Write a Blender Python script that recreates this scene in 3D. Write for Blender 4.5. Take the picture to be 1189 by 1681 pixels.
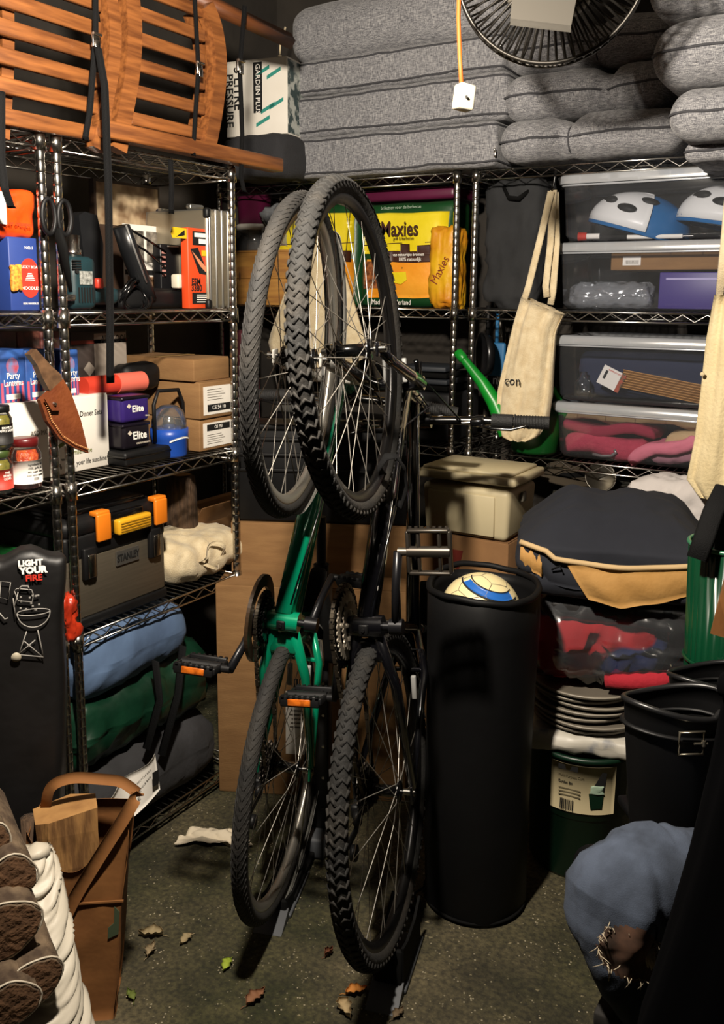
import bpy, math, random
from math import sin, cos, pi, radians, sqrt, atan2, atan, floor as mfloor
from mathutils import Vector as V, Matrix, noise
random.seed(7)
C = bpy.context.scene.collection
for o_ in list(bpy.data.objects):
    bpy.data.objects.remove(o_)

# ------------------------------------------------------------------ camera
FPX, CX, CY = 1483.0, 594.5, 726.0
YAW, HOR, ROLL = radians(31.5), 484.0, -.008
PIT = atan((CY - HOR) / FPX)
CAM = V((0, 0, 1.5))
_F = V((-sin(YAW) * cos(PIT), cos(YAW) * cos(PIT), -sin(PIT)))
_r = V((cos(YAW), sin(YAW), 0))
_u = _r.cross(_F)
_R = _r * cos(ROLL) - _u * sin(ROLL)
_U = _u * cos(ROLL) + _r * sin(ROLL)
cd = bpy.data.cameras.new('camera')
cam = bpy.data.objects.new('camera', cd)
C.objects.link(cam)
cd.sensor_width = 36
cd.sensor_fit = 'AUTO'
cd.lens = FPX / 1681 * 36
cd.shift_y = (CY - 840.5) / 1681
cd.clip_start = .02
cam.matrix_world = Matrix(((_R.x, _U.x, -_F.x, 0), (_R.y, _U.y, -_F.y, 0), (_R.z, _U.z, -_F.z, 1.5), (0, 0, 0, 1)))
bpy.context.scene.camera = cam

# ------------------------------------------------------------------ light and exposure
sc = bpy.context.scene
sc.view_settings.view_transform = 'Standard'
sc.view_settings.look = 'None'
sc.view_settings.gamma = 1
sc.view_settings.use_curve_mapping = False
sc.view_settings.exposure = 0.0
w = bpy.data.worlds.new('world')
sc.world = w
w.use_nodes = True
w.node_tree.nodes['Background'].inputs[0].default_value = (1, .86, .7, 1)
w.node_tree.nodes['Background'].inputs[1].default_value = .008
ld = bpy.data.lights.new('unseen_lamp_light', 'SPOT')  # unseen lamp set from the shadows; fixture assumed, cone dims the lower part
ld.spot_size = radians(176)
ld.spot_blend = .7
ld.energy = 228
ld.color = (1, .89, .75)
ld.shadow_soft_size = .045
lo = bpy.data.objects.new('unseen_lamp_light', ld)
lo.rotation_euler = (V((-1.15, 2.6, 1.2)) - V((-.74, .84, 2.08))).to_track_quat('-Z', 'Y').to_euler()
lo.location = (-.74, .84, 2.08)
C.objects.link(lo)

# ------------------------------------------------------------------ measuring helpers (a pixel of the photo met with a real plane)
def ray(x, y):
    return _F + _R * ((x - CX) / FPX) - _U * ((y - CY) / FPX)
def at(x, y, d):
    return CAM + ray(x, y) * d
def on(x, y, ax, v):
    r = ray(x, y)
    return CAM + r * ((v - CAM[ax]) / r[ax])
def proj(p):
    d = V(p) - CAM
    z = d.dot(_F)
    return CX + FPX * d.dot(_R) / z, CY - FPX * d.dot(_U) / z, z
def ZZ(py, X, Y):                      # height seen at row py above the point X, Y
    z = 1.0
    for _ in range(12):
        a = proj((X, Y, z))
        z -= (py - a[1]) / FPX * a[2]
    return z
def LY(px, z, X):                      # Y of column px on the plane X at height z
    y = 484.0
    for _ in range(8):
        p = on(px, y, 0, X)
        y = proj((X, p.y, z))[1]
    return on(px, y, 0, X).y
def BX(px, z, Y):
    y = 484.0
    for _ in range(8):
        p = on(px, y, 1, Y)
        y = proj((p.x, Y, z))[1]
    return on(px, y, 1, Y).x

# ------------------------------------------------------------------ mesh builder
class MB:
    def __init__(s):
        s.v, s.f, s.s, s.m, s.k = [], [], [], [], 0
    def add(s, vs, fs, smooth=True, M=None):
        b = len(s.v)
        s.v += [tuple(M @ V(p)) if M else tuple(p) for p in vs]
        for f in fs:
            s.f.append([i + b for i in f]); s.s.append(smooth); s.m.append(s.k)
        return s
    def box(s, c, d, M=None):
        x, y, z = c; a, b, e = d[0] / 2, d[1] / 2, d[2] / 2
        vs = [(x + i * a, y + j * b, z + k * e) for i in (-1, 1) for j in (-1, 1) for k in (-1, 1)]
        return s.add(vs, [(0, 1, 3, 2), (4, 6, 7, 5), (0, 4, 5, 1), (2, 3, 7, 6), (0, 2, 6, 4), (1, 5, 7, 3)], False, M)
    def soft(s, c, d, r, n=1, fn=None, M=None, smooth=True, seg=1):
        """rounded box: size d, corner radius r, n cells per side, fn(unit position, point) deforms"""
        h = [x / 2 for x in d]
        r = min(r, min(h) * .999)
        ax = []
        for a in range(3):
            m = n[a] if isinstance(n, (tuple, list)) else n
            l = [-h[a] + r * i / seg for i in range(seg)]
            l += [-(h[a] - r) + 2 * (h[a] - r) * i / m for i in range(m + 1)]
            l += [h[a] - r + r * (i + 1) / seg for i in range(seg)]
            ax.append(l)
        idx, vs, fs = {}, [], []
        def vid(i, j, k):
            key = (i, j, k)
            if key not in idx:
                p = [ax[0][i], ax[1][j], ax[2][k]]
                q = [max(-(h[t] - r), min(h[t] - r, p[t])) for t in range(3)]
                o = V([p[t] - q[t] for t in range(3)])
                if o.length > 1e-9: o = o.normalized() * r
                P = V(q) + o
                if fn: P = V(fn((P.x / h[0], P.y / h[1], P.z / h[2]), P))
                idx[key] = len(vs); vs.append(P + V(c))
            return idx[key]
        N = [len(a) - 1 for a in ax]
        for i in range(N[0]):
            for j in range(N[1]):
                fs.append((vid(i, j, 0), vid(i, j + 1, 0), vid(i + 1, j + 1, 0), vid(i + 1, j, 0)))
                fs.append((vid(i, j, N[2]), vid(i + 1, j, N[2]), vid(i + 1, j + 1, N[2]), vid(i, j + 1, N[2])))
        for i in range(N[0]):
            for k in range(N[2]):
                fs.append((vid(i, 0, k), vid(i + 1, 0, k), vid(i + 1, 0, k + 1), vid(i, 0, k + 1)))
                fs.append((vid(i, N[1], k), vid(i, N[1], k + 1), vid(i + 1, N[1], k + 1), vid(i + 1, N[1], k)))
        for j in range(N[1]):
            for k in range(N[2]):
                fs.append((vid(0, j, k), vid(0, j, k + 1), vid(0, j + 1, k + 1), vid(0, j + 1, k)))
                fs.append((vid(N[0], j, k), vid(N[0], j + 1, k), vid(N[0], j + 1, k + 1), vid(N[0], j, k + 1)))
        return s.add(vs, fs, smooth, M)
    def tube(s, pts, r, n=8, closed=False, caps=True, M=None, flat=None):
        pts = [V(p) for p in pts]
        m = len(pts)
        rr = r if isinstance(r, (list, tuple)) else [r] * m
        T = []
        for i in range(m):
            a = pts[(i - 1) % m] if (closed or i) else pts[0]
            b = pts[(i + 1) % m] if (closed or i < m - 1) else pts[-1]
            t = (b - a); T.append(t.normalized() if t.length > 1e-9 else V((0, 0, 1)))
        u = V((0, 0, 1)) if abs(T[0].z) < .9 else V((1, 0, 0))
        u = (u - T[0] * u.dot(T[0])).normalized()
        vs, fs = [], []
        for i in range(m):
            u = u - T[i] * u.dot(T[i])
            u = u.normalized() if u.length > 1e-6 else T[i].orthogonal().normalized()
            w_ = T[i].cross(u)
            fu, fw = flat if flat else (1, 1)
            for k in range(n):
                a = 2 * pi * k / n
                vs.append(pts[i] + u * (cos(a) * rr[i] * fu) + w_ * (sin(a) * rr[i] * fw))
        for i in range(m if closed else m - 1):
            for k in range(n):
                j = (i + 1) % m
                fs.append((i * n + k, i * n + (k + 1) % n, j * n + (k + 1) % n, j * n + k))
        if caps and not closed:
            fs.append(tuple(range(n - 1, -1, -1))); fs.append(tuple((m - 1) * n + k for k in range(n)))
        return s.add(vs, fs, True, M)
    def cyl(s, a, b, r, r2=None, n=14, M=None):
        a, b = V(a), V(b)
        r2 = r if r2 is None else r2
        d = (b - a).normalized(); u = d.orthogonal().normalized(); w_ = d.cross(u)
        ring = lambda c, q: [c + u * (q * cos(2 * pi * k / n)) + w_ * (q * sin(2 * pi * k / n)) for k in range(n)]
        s.add(ring(a, r) + ring(b, r2), [(k, (k + 1) % n, n + (k + 1) % n, n + k) for k in range(n)], True, M)
        s.add(ring(a, r), [tuple(range(n - 1, -1, -1))], False, M)
        return s.add(ring(b, r2), [tuple(range(n))], False, M)
    def lathe(s, prof, n=24, c=(0, 0, 0), M=None, fn=None, smooth=True):
        vs, fs = [], []
        for (r, z) in prof:
            for k in range(n):
                a = 2 * pi * k / n
                p = V((c[0] + r * cos(a), c[1] + r * sin(a), c[2] + z))
                vs.append(fn(a, r, z, p) if fn else p)
        for i in range(len(prof) - 1):
            for k in range(n):
                fs.append((i * n + k, i * n + (k + 1) % n, (i + 1) * n + (k + 1) % n, (i + 1) * n + k))
        if prof[0][0] > 1e-4: pass
        return s.add(vs, fs, smooth, M)
    def disc(s, c, r, n=20, M=None, up=1):
        vs = [(c[0] + r * cos(2 * pi * k / n), c[1] + r * sin(2 * pi * k / n), c[2]) for k in range(n)]
        return s.add(vs, [tuple(range(n)) if up > 0 else tuple(range(n - 1, -1, -1))], False, M)
    def torus(s, R, r, n=48, m=10, c=(0, 0, 0), M=None, ax='y', fr=1.0):
        vs, fs = [], []
        for i in range(n):
            a = 2 * pi * i / n
            for k in range(m):
                b = 2 * pi * k / m
                q = R + r * cos(b)
                h = r * fr * sin(b)
                p = (q * cos(a), h, q * sin(a)) if ax == 'y' else ((q * cos(a), q * sin(a), h) if ax == 'z' else (h, q * cos(a), q * sin(a)))
                vs.append(V(p) + V(c))
        for i in range(n):
            for k in range(m):
                fs.append((i * m + k, i * m + (k + 1) % m, ((i + 1) % n) * m + (k + 1) % m, ((i + 1) % n) * m + k))
        return s.add(vs, fs, True, M)
    def sheet(s, fn, nu, nv, th=0.0, M=None, smooth=True, closed_u=False):
        """surface fn(u,v) 0..1; th > 0 gives thickness"""
        P = [[V(fn(i / nu, j / nv)) for j in range(nv + 1)] for i in range(nu + (0 if closed_u else 1))]
        mu = len(P)
        vs = [p for row in P for p in row]
        w_ = nv + 1
        fs = []
        for i in range(nu):
            for j in range(nv):
                a = (i % mu) * w_ + j; b = ((i + 1) % mu) * w_ + j
                fs.append((a, b, b + 1, a + 1))
        if th:
            nrm = [V((0, 0, 0)) for _ in vs]
            for f in fs:
                q = (vs[f[2]] - vs[f[0]]).cross(vs[f[3]] - vs[f[1]])
                for i in f: nrm[i] += q
            nb = len(vs)
            vs2 = [p - (q.normalized() * th if q.length > 1e-12 else V((0, 0, 0))) for p, q in zip(vs, nrm)]
            f2 = [tuple(i + nb for i in reversed(f)) for f in fs]
            edge = []
            if not closed_u:
                for j in range(nv):
                    edge.append((j + 1, j, nb + j, nb + j + 1))
                    q = (mu - 1) * w_
                    edge.append((q + j, q + j + 1, nb + q + j + 1, nb + q + j))
            for i in range(nu):
                a = (i % mu) * w_; b = ((i + 1) % mu) * w_
                edge.append((a, b, nb + b, nb + a))
                edge.append((b + nv, a + nv, nb + a + nv, nb + b + nv))
            vs = vs + vs2; fs = fs + f2 + edge
        return s.add(vs, fs, smooth, M)
    def poly(s, pts, depth, M=None, ax='y'):
        """outline in the x-z plane extruded along +y"""
        n = len(pts)
        g = (lambda p, t: (p[0], t, p[1])) if ax == 'y' else (lambda p, t: (p[0], p[1], t))
        vs = [g(p, 0) for p in pts] + [g(p, depth) for p in pts]
        fs = [tuple(range(n)), tuple(range(2 * n - 1, n - 1, -1))]
        fs += [(i, i + n, (i + 1) % n + n, (i + 1) % n) for i in range(n)]
        return s.add(vs, fs, False, M)
    def mesh(s, name, mats):
        me = bpy.data.meshes.new(name)
        me.from_pydata(s.v, [], s.f)
        for m in (mats if isinstance(mats, (list, tuple)) else [mats]): me.materials.append(m)
        me.polygons.foreach_set('use_smooth', s.s)
        me.polygons.foreach_set('material_index', s.m)
        me.update()
        return me

def link(name, me, parent=None, loc=None, M=None):
    o = bpy.data.objects.new(name, me)
    C.objects.link(o)
    if parent: o.parent = parent
    if M is not None: o.matrix_local = M
    elif loc is not None: o.location = loc
    return o
def tag(o, label, cat, group=None):
    o['label'] = label; o['category'] = cat
    if group: o['group'] = group
    return o
def thing(name, label, cat, loc=(0, 0, 0), rz=0.0, group=None, M=None):
    o = bpy.data.objects.new(name, None)
    o.empty_display_size = .02
    C.objects.link(o)
    if M is not None: o.matrix_world = M
    else:
        o.location = loc; o.rotation_euler = (0, 0, rz)
    return tag(o, label, cat, group)
def part(name, mb, mats, parent, label=None, kind=None, M=None, loc=None):
    o = link(name, mb.mesh(name, mats), parent, loc, M)
    if label: o['label'] = label
    if kind: o['kind'] = kind
    return o
def struct(name, mb, mats):
    o = link(name, mb.mesh(name, mats)); o['kind'] = 'structure'
    return o
FRONT = Matrix.Rotation(pi / 2, 4, 'X')          # lettering on a face that looks along -y
def lettering(txt, size, mat, parent, loc, M=None, rot=None, align='LEFT', ext=.0003, sx=1.0, bold=0.0, name='lettering'):
    cu = bpy.data.curves.new('lettering', 'FONT')
    cu.body = txt; cu.size = size; cu.align_x = align; cu.align_y = 'CENTER'
    cu.extrude = ext; cu.resolution_u = 2; cu.offset = bold
    t = bpy.data.objects.new('lettering', cu)
    me = bpy.data.meshes.new_from_object(t)
    bpy.data.objects.remove(t); bpy.data.curves.remove(cu)
    me.materials.clear(); me.materials.append(mat)
    X = Matrix.Translation(V(loc)) @ (M if M is not None else FRONT)
    if rot: X = X @ Matrix.Rotation(rot, 4, 'Z')
    if sx != 1: X = X @ Matrix.Diagonal((sx, 1, 1, 1))
    me.transform(X)
    o = bpy.data.objects.new(name, me); C.objects.link(o); o.parent = parent
    return o
def bend(o, r):
    """wrap a flat print round an upright cylinder of radius r"""
    for v in o.data.vertices:
        x, y, z = v.co
        v.co = (sin(x / r) * (r - y), -cos(x / r) * (r - y), z)
    return o
def nz(p, s=1.0, o=0.0):
    return noise.noise(V((p[0] * s + o, p[1] * s + o * 1.7, p[2] * s - o)))

# ------------------------------------------------------------------ materials
def lin(h):
    h = h.lstrip('#')
    c = [int(h[i:i + 2], 16) / 255 for i in (0, 2, 4)]
    return tuple((x / 12.92 if x <= .04045 else ((x + .055) / 1.055) ** 2.4) for x in c) + (1,)
MATS = {}
def mat(key, col, rough=.6, metal=0.0, col2=None, scale=30.0, bump=0.0, bscale=None, stretch=(1, 1, 1), detail=4.0, lo=.35, hi=.65, spec=.5, coat=0.0, sheen=0.0):
    if key in MATS: return MATS[key]
    m = bpy.data.materials.new(key); m.use_nodes = True
    nt = m.node_tree; b = nt.nodes['Principled BSDF']
    b.inputs['Base Color'].default_value = lin(col)
    b.inputs['Roughness'].default_value = rough
    b.inputs['Metallic'].default_value = metal
    b.inputs['Specular IOR Level'].default_value = spec
    b.inputs['Coat Weight'].default_value = coat
    b.inputs['Sheen Weight'].default_value = sheen
    if col2 or bump:
        tc = nt.nodes.new('ShaderNodeTexCoord'); mp = nt.nodes.new('ShaderNodeMapping')
        mp.inputs['Scale'].default_value = stretch
        nt.links.new(tc.outputs['Object'], mp.inputs['Vector'])
    if col2:
        n = nt.nodes.new('ShaderNodeTexNoise'); n.inputs['Scale'].default_value = scale; n.inputs['Detail'].default_value = detail
        nt.links.new(mp.outputs[0], n.inputs['Vector'])
        r = nt.nodes.new('ShaderNodeValToRGB')
        r.color_ramp.elements[0].position = lo; r.color_ramp.elements[1].position = hi
        r.color_ramp.elements[0].color = lin(col); r.color_ramp.elements[1].color = lin(col2)
        nt.links.new(n.outputs['Fac'], r.inputs['Fac']); nt.links.new(r.outputs['Color'], b.inputs['Base Color'])
    if bump:
        n2 = nt.nodes.new('ShaderNodeTexNoise'); n2.inputs['Scale'].default_value = bscale or scale; n2.inputs['Detail'].default_value = 3
        nt.links.new(mp.outputs[0], n2.inputs['Vector'])
        bp = nt.nodes.new('ShaderNodeBump'); bp.inputs['Strength'].default_value = bump; bp.inputs['Distance'].default_value = .01
        nt.links.new(n2.outputs['Fac'], bp.inputs['Height']); nt.links.new(bp.outputs['Normal'], b.inputs['Normal'])
    MATS[key] = m
    return m
def heather(key, a, b_, c_):
    """woven cloth: fine horizontal and vertical streaks of two yarns"""
    if key in MATS: return MATS[key]
    m = mat(key, a, .95, sheen=.15)
    nt = m.node_tree; bs = nt.nodes['Principled BSDF']
    tc = nt.nodes.new('ShaderNodeTexCoord')
    outs = []
    for st in ((60, 60, 700), (700, 700, 60)):
        mp = nt.nodes.new('ShaderNodeMapping'); mp.inputs['Scale'].default_value = st
        n = nt.nodes.new('ShaderNodeTexNoise'); n.inputs['Scale'].default_value = 1; n.inputs['Detail'].default_value = 2
        nt.links.new(tc.outputs['Object'], mp.inputs['Vector']); nt.links.new(mp.outputs[0], n.inputs['Vector']); outs.append(n)
    ad = nt.nodes.new('ShaderNodeMath'); ad.operation = 'ADD'
    nt.links.new(outs[0].outputs['Fac'], ad.inputs[0]); nt.links.new(outs[1].outputs['Fac'], ad.inputs[1])
    r = nt.nodes.new('ShaderNodeValToRGB'); e = r.color_ramp.elements
    e[0].position = .38; e[0].color = lin(a); e[1].position = .62; e[1].color = lin(c_)
    x = e.new(.5); x.color = lin(b_)
    hf = nt.nodes.new('ShaderNodeMath'); hf.operation = 'MULTIPLY'; hf.inputs[1].default_value = .5
    nt.links.new(ad.outputs[0], hf.inputs[0]); nt.links.new(hf.outputs[0], r.inputs['Fac']); nt.links.new(r.outputs['Color'], bs.inputs['Base Color'])
    bp = nt.nodes.new('ShaderNodeBump'); bp.inputs['Strength'].default_value = .35; bp.inputs['Distance'].default_value = .003
    nt.links.new(hf.outputs[0], bp.inputs['Height']); nt.links.new(bp.outputs['Normal'], bs.inputs['Normal'])
    return m
def clear(key, tint='#dfe6ee', haze=.12, rough=.12, gloss=.1):
    """clear or milky plastic: mostly see-through, a little milk, a glossy skin"""
    if key in MATS: return MATS[key]
    m = bpy.data.materials.new(key); m.use_nodes = True
    nt = m.node_tree; nt.nodes.remove(nt.nodes['Principled BSDF']); out = nt.nodes['Material Output']
    tr = nt.nodes.new('ShaderNodeBsdfTransparent'); tr.inputs[0].default_value = lin(tint)
    df = nt.nodes.new('ShaderNodeBsdfDiffuse'); df.inputs[0].default_value = lin('#ccd0d6')
    gl = nt.nodes.new('ShaderNodeBsdfGlossy'); gl.inputs['Roughness'].default_value = rough
    m1 = nt.nodes.new('ShaderNodeMixShader'); m1.inputs[0].default_value = haze
    nt.links.new(tr.outputs[0], m1.inputs[1]); nt.links.new(df.outputs[0], m1.inputs[2])
    fr = nt.nodes.new('ShaderNodeFresnel'); fr.inputs['IOR'].default_value = 1.35
    ad = nt.nodes.new('ShaderNodeMath'); ad.inputs[1].default_value = gloss * .3
    nt.links.new(fr.outputs[0], ad.inputs[0])
    m2 = nt.nodes.new('ShaderNodeMixShader'); nt.links.new(ad.outputs[0], m2.inputs[0])
    nt.links.new(m1.outputs[0], m2.inputs[1]); nt.links.new(gl.outputs[0], m2.inputs[2])
    nt.links.new(m2.outputs[0], out.inputs['Surface'])
    MATS[key] = m
    return m

chrome = mat('chrome', '#b9b6b0', .22, 1.0)
steel_wire = mat('zinc_wire', '#8f8c86', .35, 1.0)
dark_wire = mat('dark_wire', '#4d4a46', .4, .9)
black_plastic = mat('black_plastic', '#0b0b0c', .5, col2='#111112', scale=12, spec=.3)
black_matte = mat('black_matte', '#080808', .85, spec=.15)
black_gloss = mat('black_gloss', '#050506', .22, coat=.3)
rubber = mat('tyre_rubber', '#0e0d0c', .8, col2='#211e1a', scale=14, bump=.2, bscale=160)
rubber_dusty = mat('tyre_rubber_dusty', '#100f0d', .85, col2='#332d25', scale=9, lo=.45, hi=.8, bump=.25, bscale=120)
cardboard = mat('cardboard', '#7d5b36', .85, col2='#8a673f', scale=8, bump=.08, bscale=60, stretch=(1, 1, 5))
cardboard_dark = mat('cardboard_dark', '#7d5a38', .9, col2='#8d6740', scale=6, bump=.06, bscale=60)
kraft = mat('kraft_paper', '#74481f', .85, col2='#845629', scale=7, bump=.3, bscale=14)
paper_white = mat('white_paper', '#e4dfd6', .8)
white_card = mat('white_card', '#dcd6ca', .75, col2='#e6e1d7', scale=5)
ink = mat('black_ink', '#0b0b0b', .7)
white_ink = mat('white_ink', '#f0ece4', .7)
red_ink = mat('red_ink', '#c22a18', .7)
teal_ink = mat('teal_ink', '#2f8f7c', .7)
canvas = mat('cotton_canvas', '#c9b692', .95, col2='#d8c8a6', scale=40, bump=.3, bscale=300, sheen=.2)
heather_grey = heather('grey_heather_cloth', '#4a4a4e', '#7b7b7f', '#a9a8a8')
spoke_m = mat('spoke_steel', '#b3aea5', .4, .65)
piping_m = mat('grey_piping', '#3c3c40', .9)
wood_oil = mat('oiled_hardwood', '#5c3316', .5, col2='#8a5429', scale=5, stretch=(14, 1.2, 14), bump=.08, coat=.15)
green_gloss = mat('teal_paint', '#04845f', .22, .25, coat=.8)

# ------------------------------------------------------------------ setting
def concrete():
    m = mat('mossy_concrete', '#4a463b', .95)
    nt = m.node_tree; b = nt.nodes['Principled BSDF']
    tc = nt.nodes.new('ShaderNodeTexCoord')
    def N(sc_, det=6):
        n = nt.nodes.new('ShaderNodeTexNoise'); n.inputs['Scale'].default_value = sc_; n.inputs['Detail'].default_value = det
        nt.links.new(tc.outputs['Object'], n.inputs['Vector']); return n
    def ramp(src, p0, c0, p1, c1):
        r = nt.nodes.new('ShaderNodeValToRGB'); e = r.color_ramp.elements
        e[0].position, e[0].color, e[1].position, e[1].color = p0, c0, p1, c1
        nt.links.new(src, r.inputs['Fac']); return r
    def mix(f, a, c):
        x = nt.nodes.new('ShaderNodeMix'); x.data_type = 'RGBA'
        nt.links.new(f, x.inputs['Factor']); nt.links.new(a, x.inputs['A']); nt.links.new(c, x.inputs['B']); return x.outputs['Result']
    base = ramp(N(3.2).outputs['Fac'], .38, lin('#2c291b'), .66, lin('#5e5640'))
    moss = ramp(N(11).outputs['Fac'], .4, lin('#262812'), .7, lin('#46432a'))
    c1 = mix(ramp(N(1.7).outputs['Fac'], .42, (0, 0, 0, 1), .58, (1, 1, 1, 1)).outputs['Color'], moss.outputs['Color'], base.outputs['Color'])
    vo = nt.nodes.new('ShaderNodeTexVoronoi'); vo.inputs['Scale'].default_value = 95
    nt.links.new(tc.outputs['Object'], vo.inputs['Vector'])
    grit = nt.nodes.new('ShaderNodeMath'); grit.operation = 'LESS_THAN'; grit.inputs[1].default_value = .2
    nt.links.new(vo.outputs['Distance'], grit.inputs[0])
    g2 = nt.nodes.new('ShaderNodeMath'); g2.operation = 'MULTIPLY'
    nt.links.new(grit.outputs[0], g2.inputs[0])
    nt.links.new(ramp(N(16).outputs['Fac'], .52, (0, 0, 0, 1), .6, (1, 1, 1, 1)).outputs['Color'], g2.inputs[1])
    lt = nt.nodes.new('ShaderNodeRGB'); lt.outputs[0].default_value = lin('#9a9078')
    mo = nt.nodes.new('ShaderNodeMix'); mo.data_type = 'RGBA'; mo.blend_type = 'MULTIPLY'; mo.inputs['Factor'].default_value = 1
    nt.links.new(c1, mo.inputs['A']); nt.links.new(ramp(N(85, 9).outputs['Fac'], .36, (.55, .55, .55, 1), .64, (1.3, 1.27, 1.2, 1)).outputs['Color'], mo.inputs['B'])
    c2 = mix(g2.outputs[0], mo.outputs['Result'], lt.outputs[0])
    nt.links.new(c2, b.inputs['Base Color'])
    bp = nt.nodes.new('ShaderNodeBump'); bp.inputs['Strength'].default_value = .9; bp.inputs['Distance'].default_value = .014
    nt.links.new(N(70, 10).outputs['Fac'], bp.inputs['Height']); nt.links.new(bp.outputs['Normal'], b.inputs['Normal'])
    return m
X0, X1, Y0, Y1, HC = -2.42, .75, -1.2, 3.24, 2.72
wall_m = mat('dark_shed_wall', '#2b2723', .9, col2='#37322c', scale=5, bump=.2, bscale=20)
ceil_m = mat('ceiling_board', '#5d564c', .9, col2='#6a6257', scale=4)
struct('floor', MB().box(((X0 + X1) / 2, (Y0 + Y1) / 2, -.05), (X1 - X0, Y1 - Y0, .1)), concrete())
struct('ceiling', MB().box(((X0 + X1) / 2, (Y0 + Y1) / 2, HC + .03), (X1 - X0, Y1 - Y0, .06)), ceil_m)
struct('wall_left', MB().box((X0 - .04, (Y0 + Y1) / 2, HC / 2), (.08, Y1 - Y0, HC)), wall_m)
struct('wall_back', MB().box(((X0 + X1) / 2, Y1 + .04, HC / 2), (X1 - X0, .08, HC)), wall_m)
struct('wall_right', MB().box((X1 + .04, (Y0 + Y1) / 2, HC / 2), (.08, Y1 - Y0, HC)), wall_m)

# ------------------------------------------------------------------ wire racks
XL, YB = -1.70, 2.789
PR = .0112
def post_mesh(h):
    prof = [(PR * .9, 0)]
    z = .012
    while z < h - .01:
        prof += [(PR * .97, z), (PR, z + .0012), (PR, z + .0195), (PR * .97, z + .021), (PR * .93, z + .0222), (PR * .93, z + .0246)]
        z += .0255
    prof += [(PR, h - .004), (PR * .6, h), (0, h)]
    return MB().lathe(prof, 12).mesh('post', chrome)
POST = post_mesh(1.93)
def sleeve_mesh():
    return MB().lathe([(.0115, -.022), (.0155, -.022), (.0145, .02), (.0115, .02)], 14).mesh('corner_sleeve', chrome)
SLEEVE = sleeve_mesh()
def rack(label, loc, rz, wdt, dep, heights, hp=1.93):
    """local x along the front edge, y into the rack; the front edge is at y = 0"""
    t = thing('wire_rack', label, 'rack', loc, rz, None)
    for (x, y) in ((0, 0), (wdt, 0), (0, dep), (wdt, dep)):
        o = link('post', POST, t, (x, y, 0)); o.scale.z = hp / 1.93
    for h in heights:
        f = MB()
        for (a, b) in (((.012, 0), (wdt - .012, 0)), ((.012, dep), (wdt - .012, dep)), ((0, .012), (0, dep - .012)), ((wdt, .012), (wdt, dep - .012))):
            A, B = V((a[0], a[1], 0)), V((b[0], b[1], 0))
            for z in (0, -.028):
                f.tube([A + V((0, 0, z)), B + V((0, 0, z))], .0032, 6)
            n = max(4, int((B - A).length / .034))
            zz = [A.lerp(B, i / n) + V((0, 0, -.003 if i % 2 else -.025)) for i in range(n + 1)]
            f.tube(zz, .0022, 5)
        sh = part('shelf', f, chrome, t, loc=(0, 0, h))
        d = MB()
        n = int(wdt / .024)
        for i in range(1, n):
            x = wdt * i / n
            d.tube([(x, 0, .004), (x, dep, .004)], .0016, 4, caps=False)
        for k in (.33, .66):
            d.tube([(0, dep * k, .001), (wdt, dep * k, .001)], .0026, 5)
        part('deck_wires', d, steel_wire, sh, kind='stuff')
        for (x, y) in ((0, 0), (wdt, 0), (0, dep), (wdt, dep)):
            link('corner_sleeve', SLEEVE, sh, (x, y, -.012))
    return t
R90 = pi / 2
ZL = [.06, .662, 1.043, 1.452, 1.845]
ZB = [.45, .976, 1.452, 1.9]
rack('chromed wire rack at the left edge, nearest the camera, holding noodle box and jars', (XL, 1.441 - .045 - .61, 0), R90, .61, .33, ZL, 1.868)
rack('chromed wire rack on the left holding the tool box, cartons and power tools', (XL, 1.441, 0), R90, .613, .33, ZL, 1.868)
rack('chromed wire rack at the back left, behind the upright bicycles, under the stacked cushions', (-2.37, YB, 0), 0, -1.348 + 2.37, .4, ZB, 1.922)
rack('chromed wire rack at the back right holding the clear storage boxes', (-1.28, YB, 0), 0, .9, .4, ZB, 1.922)

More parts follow.
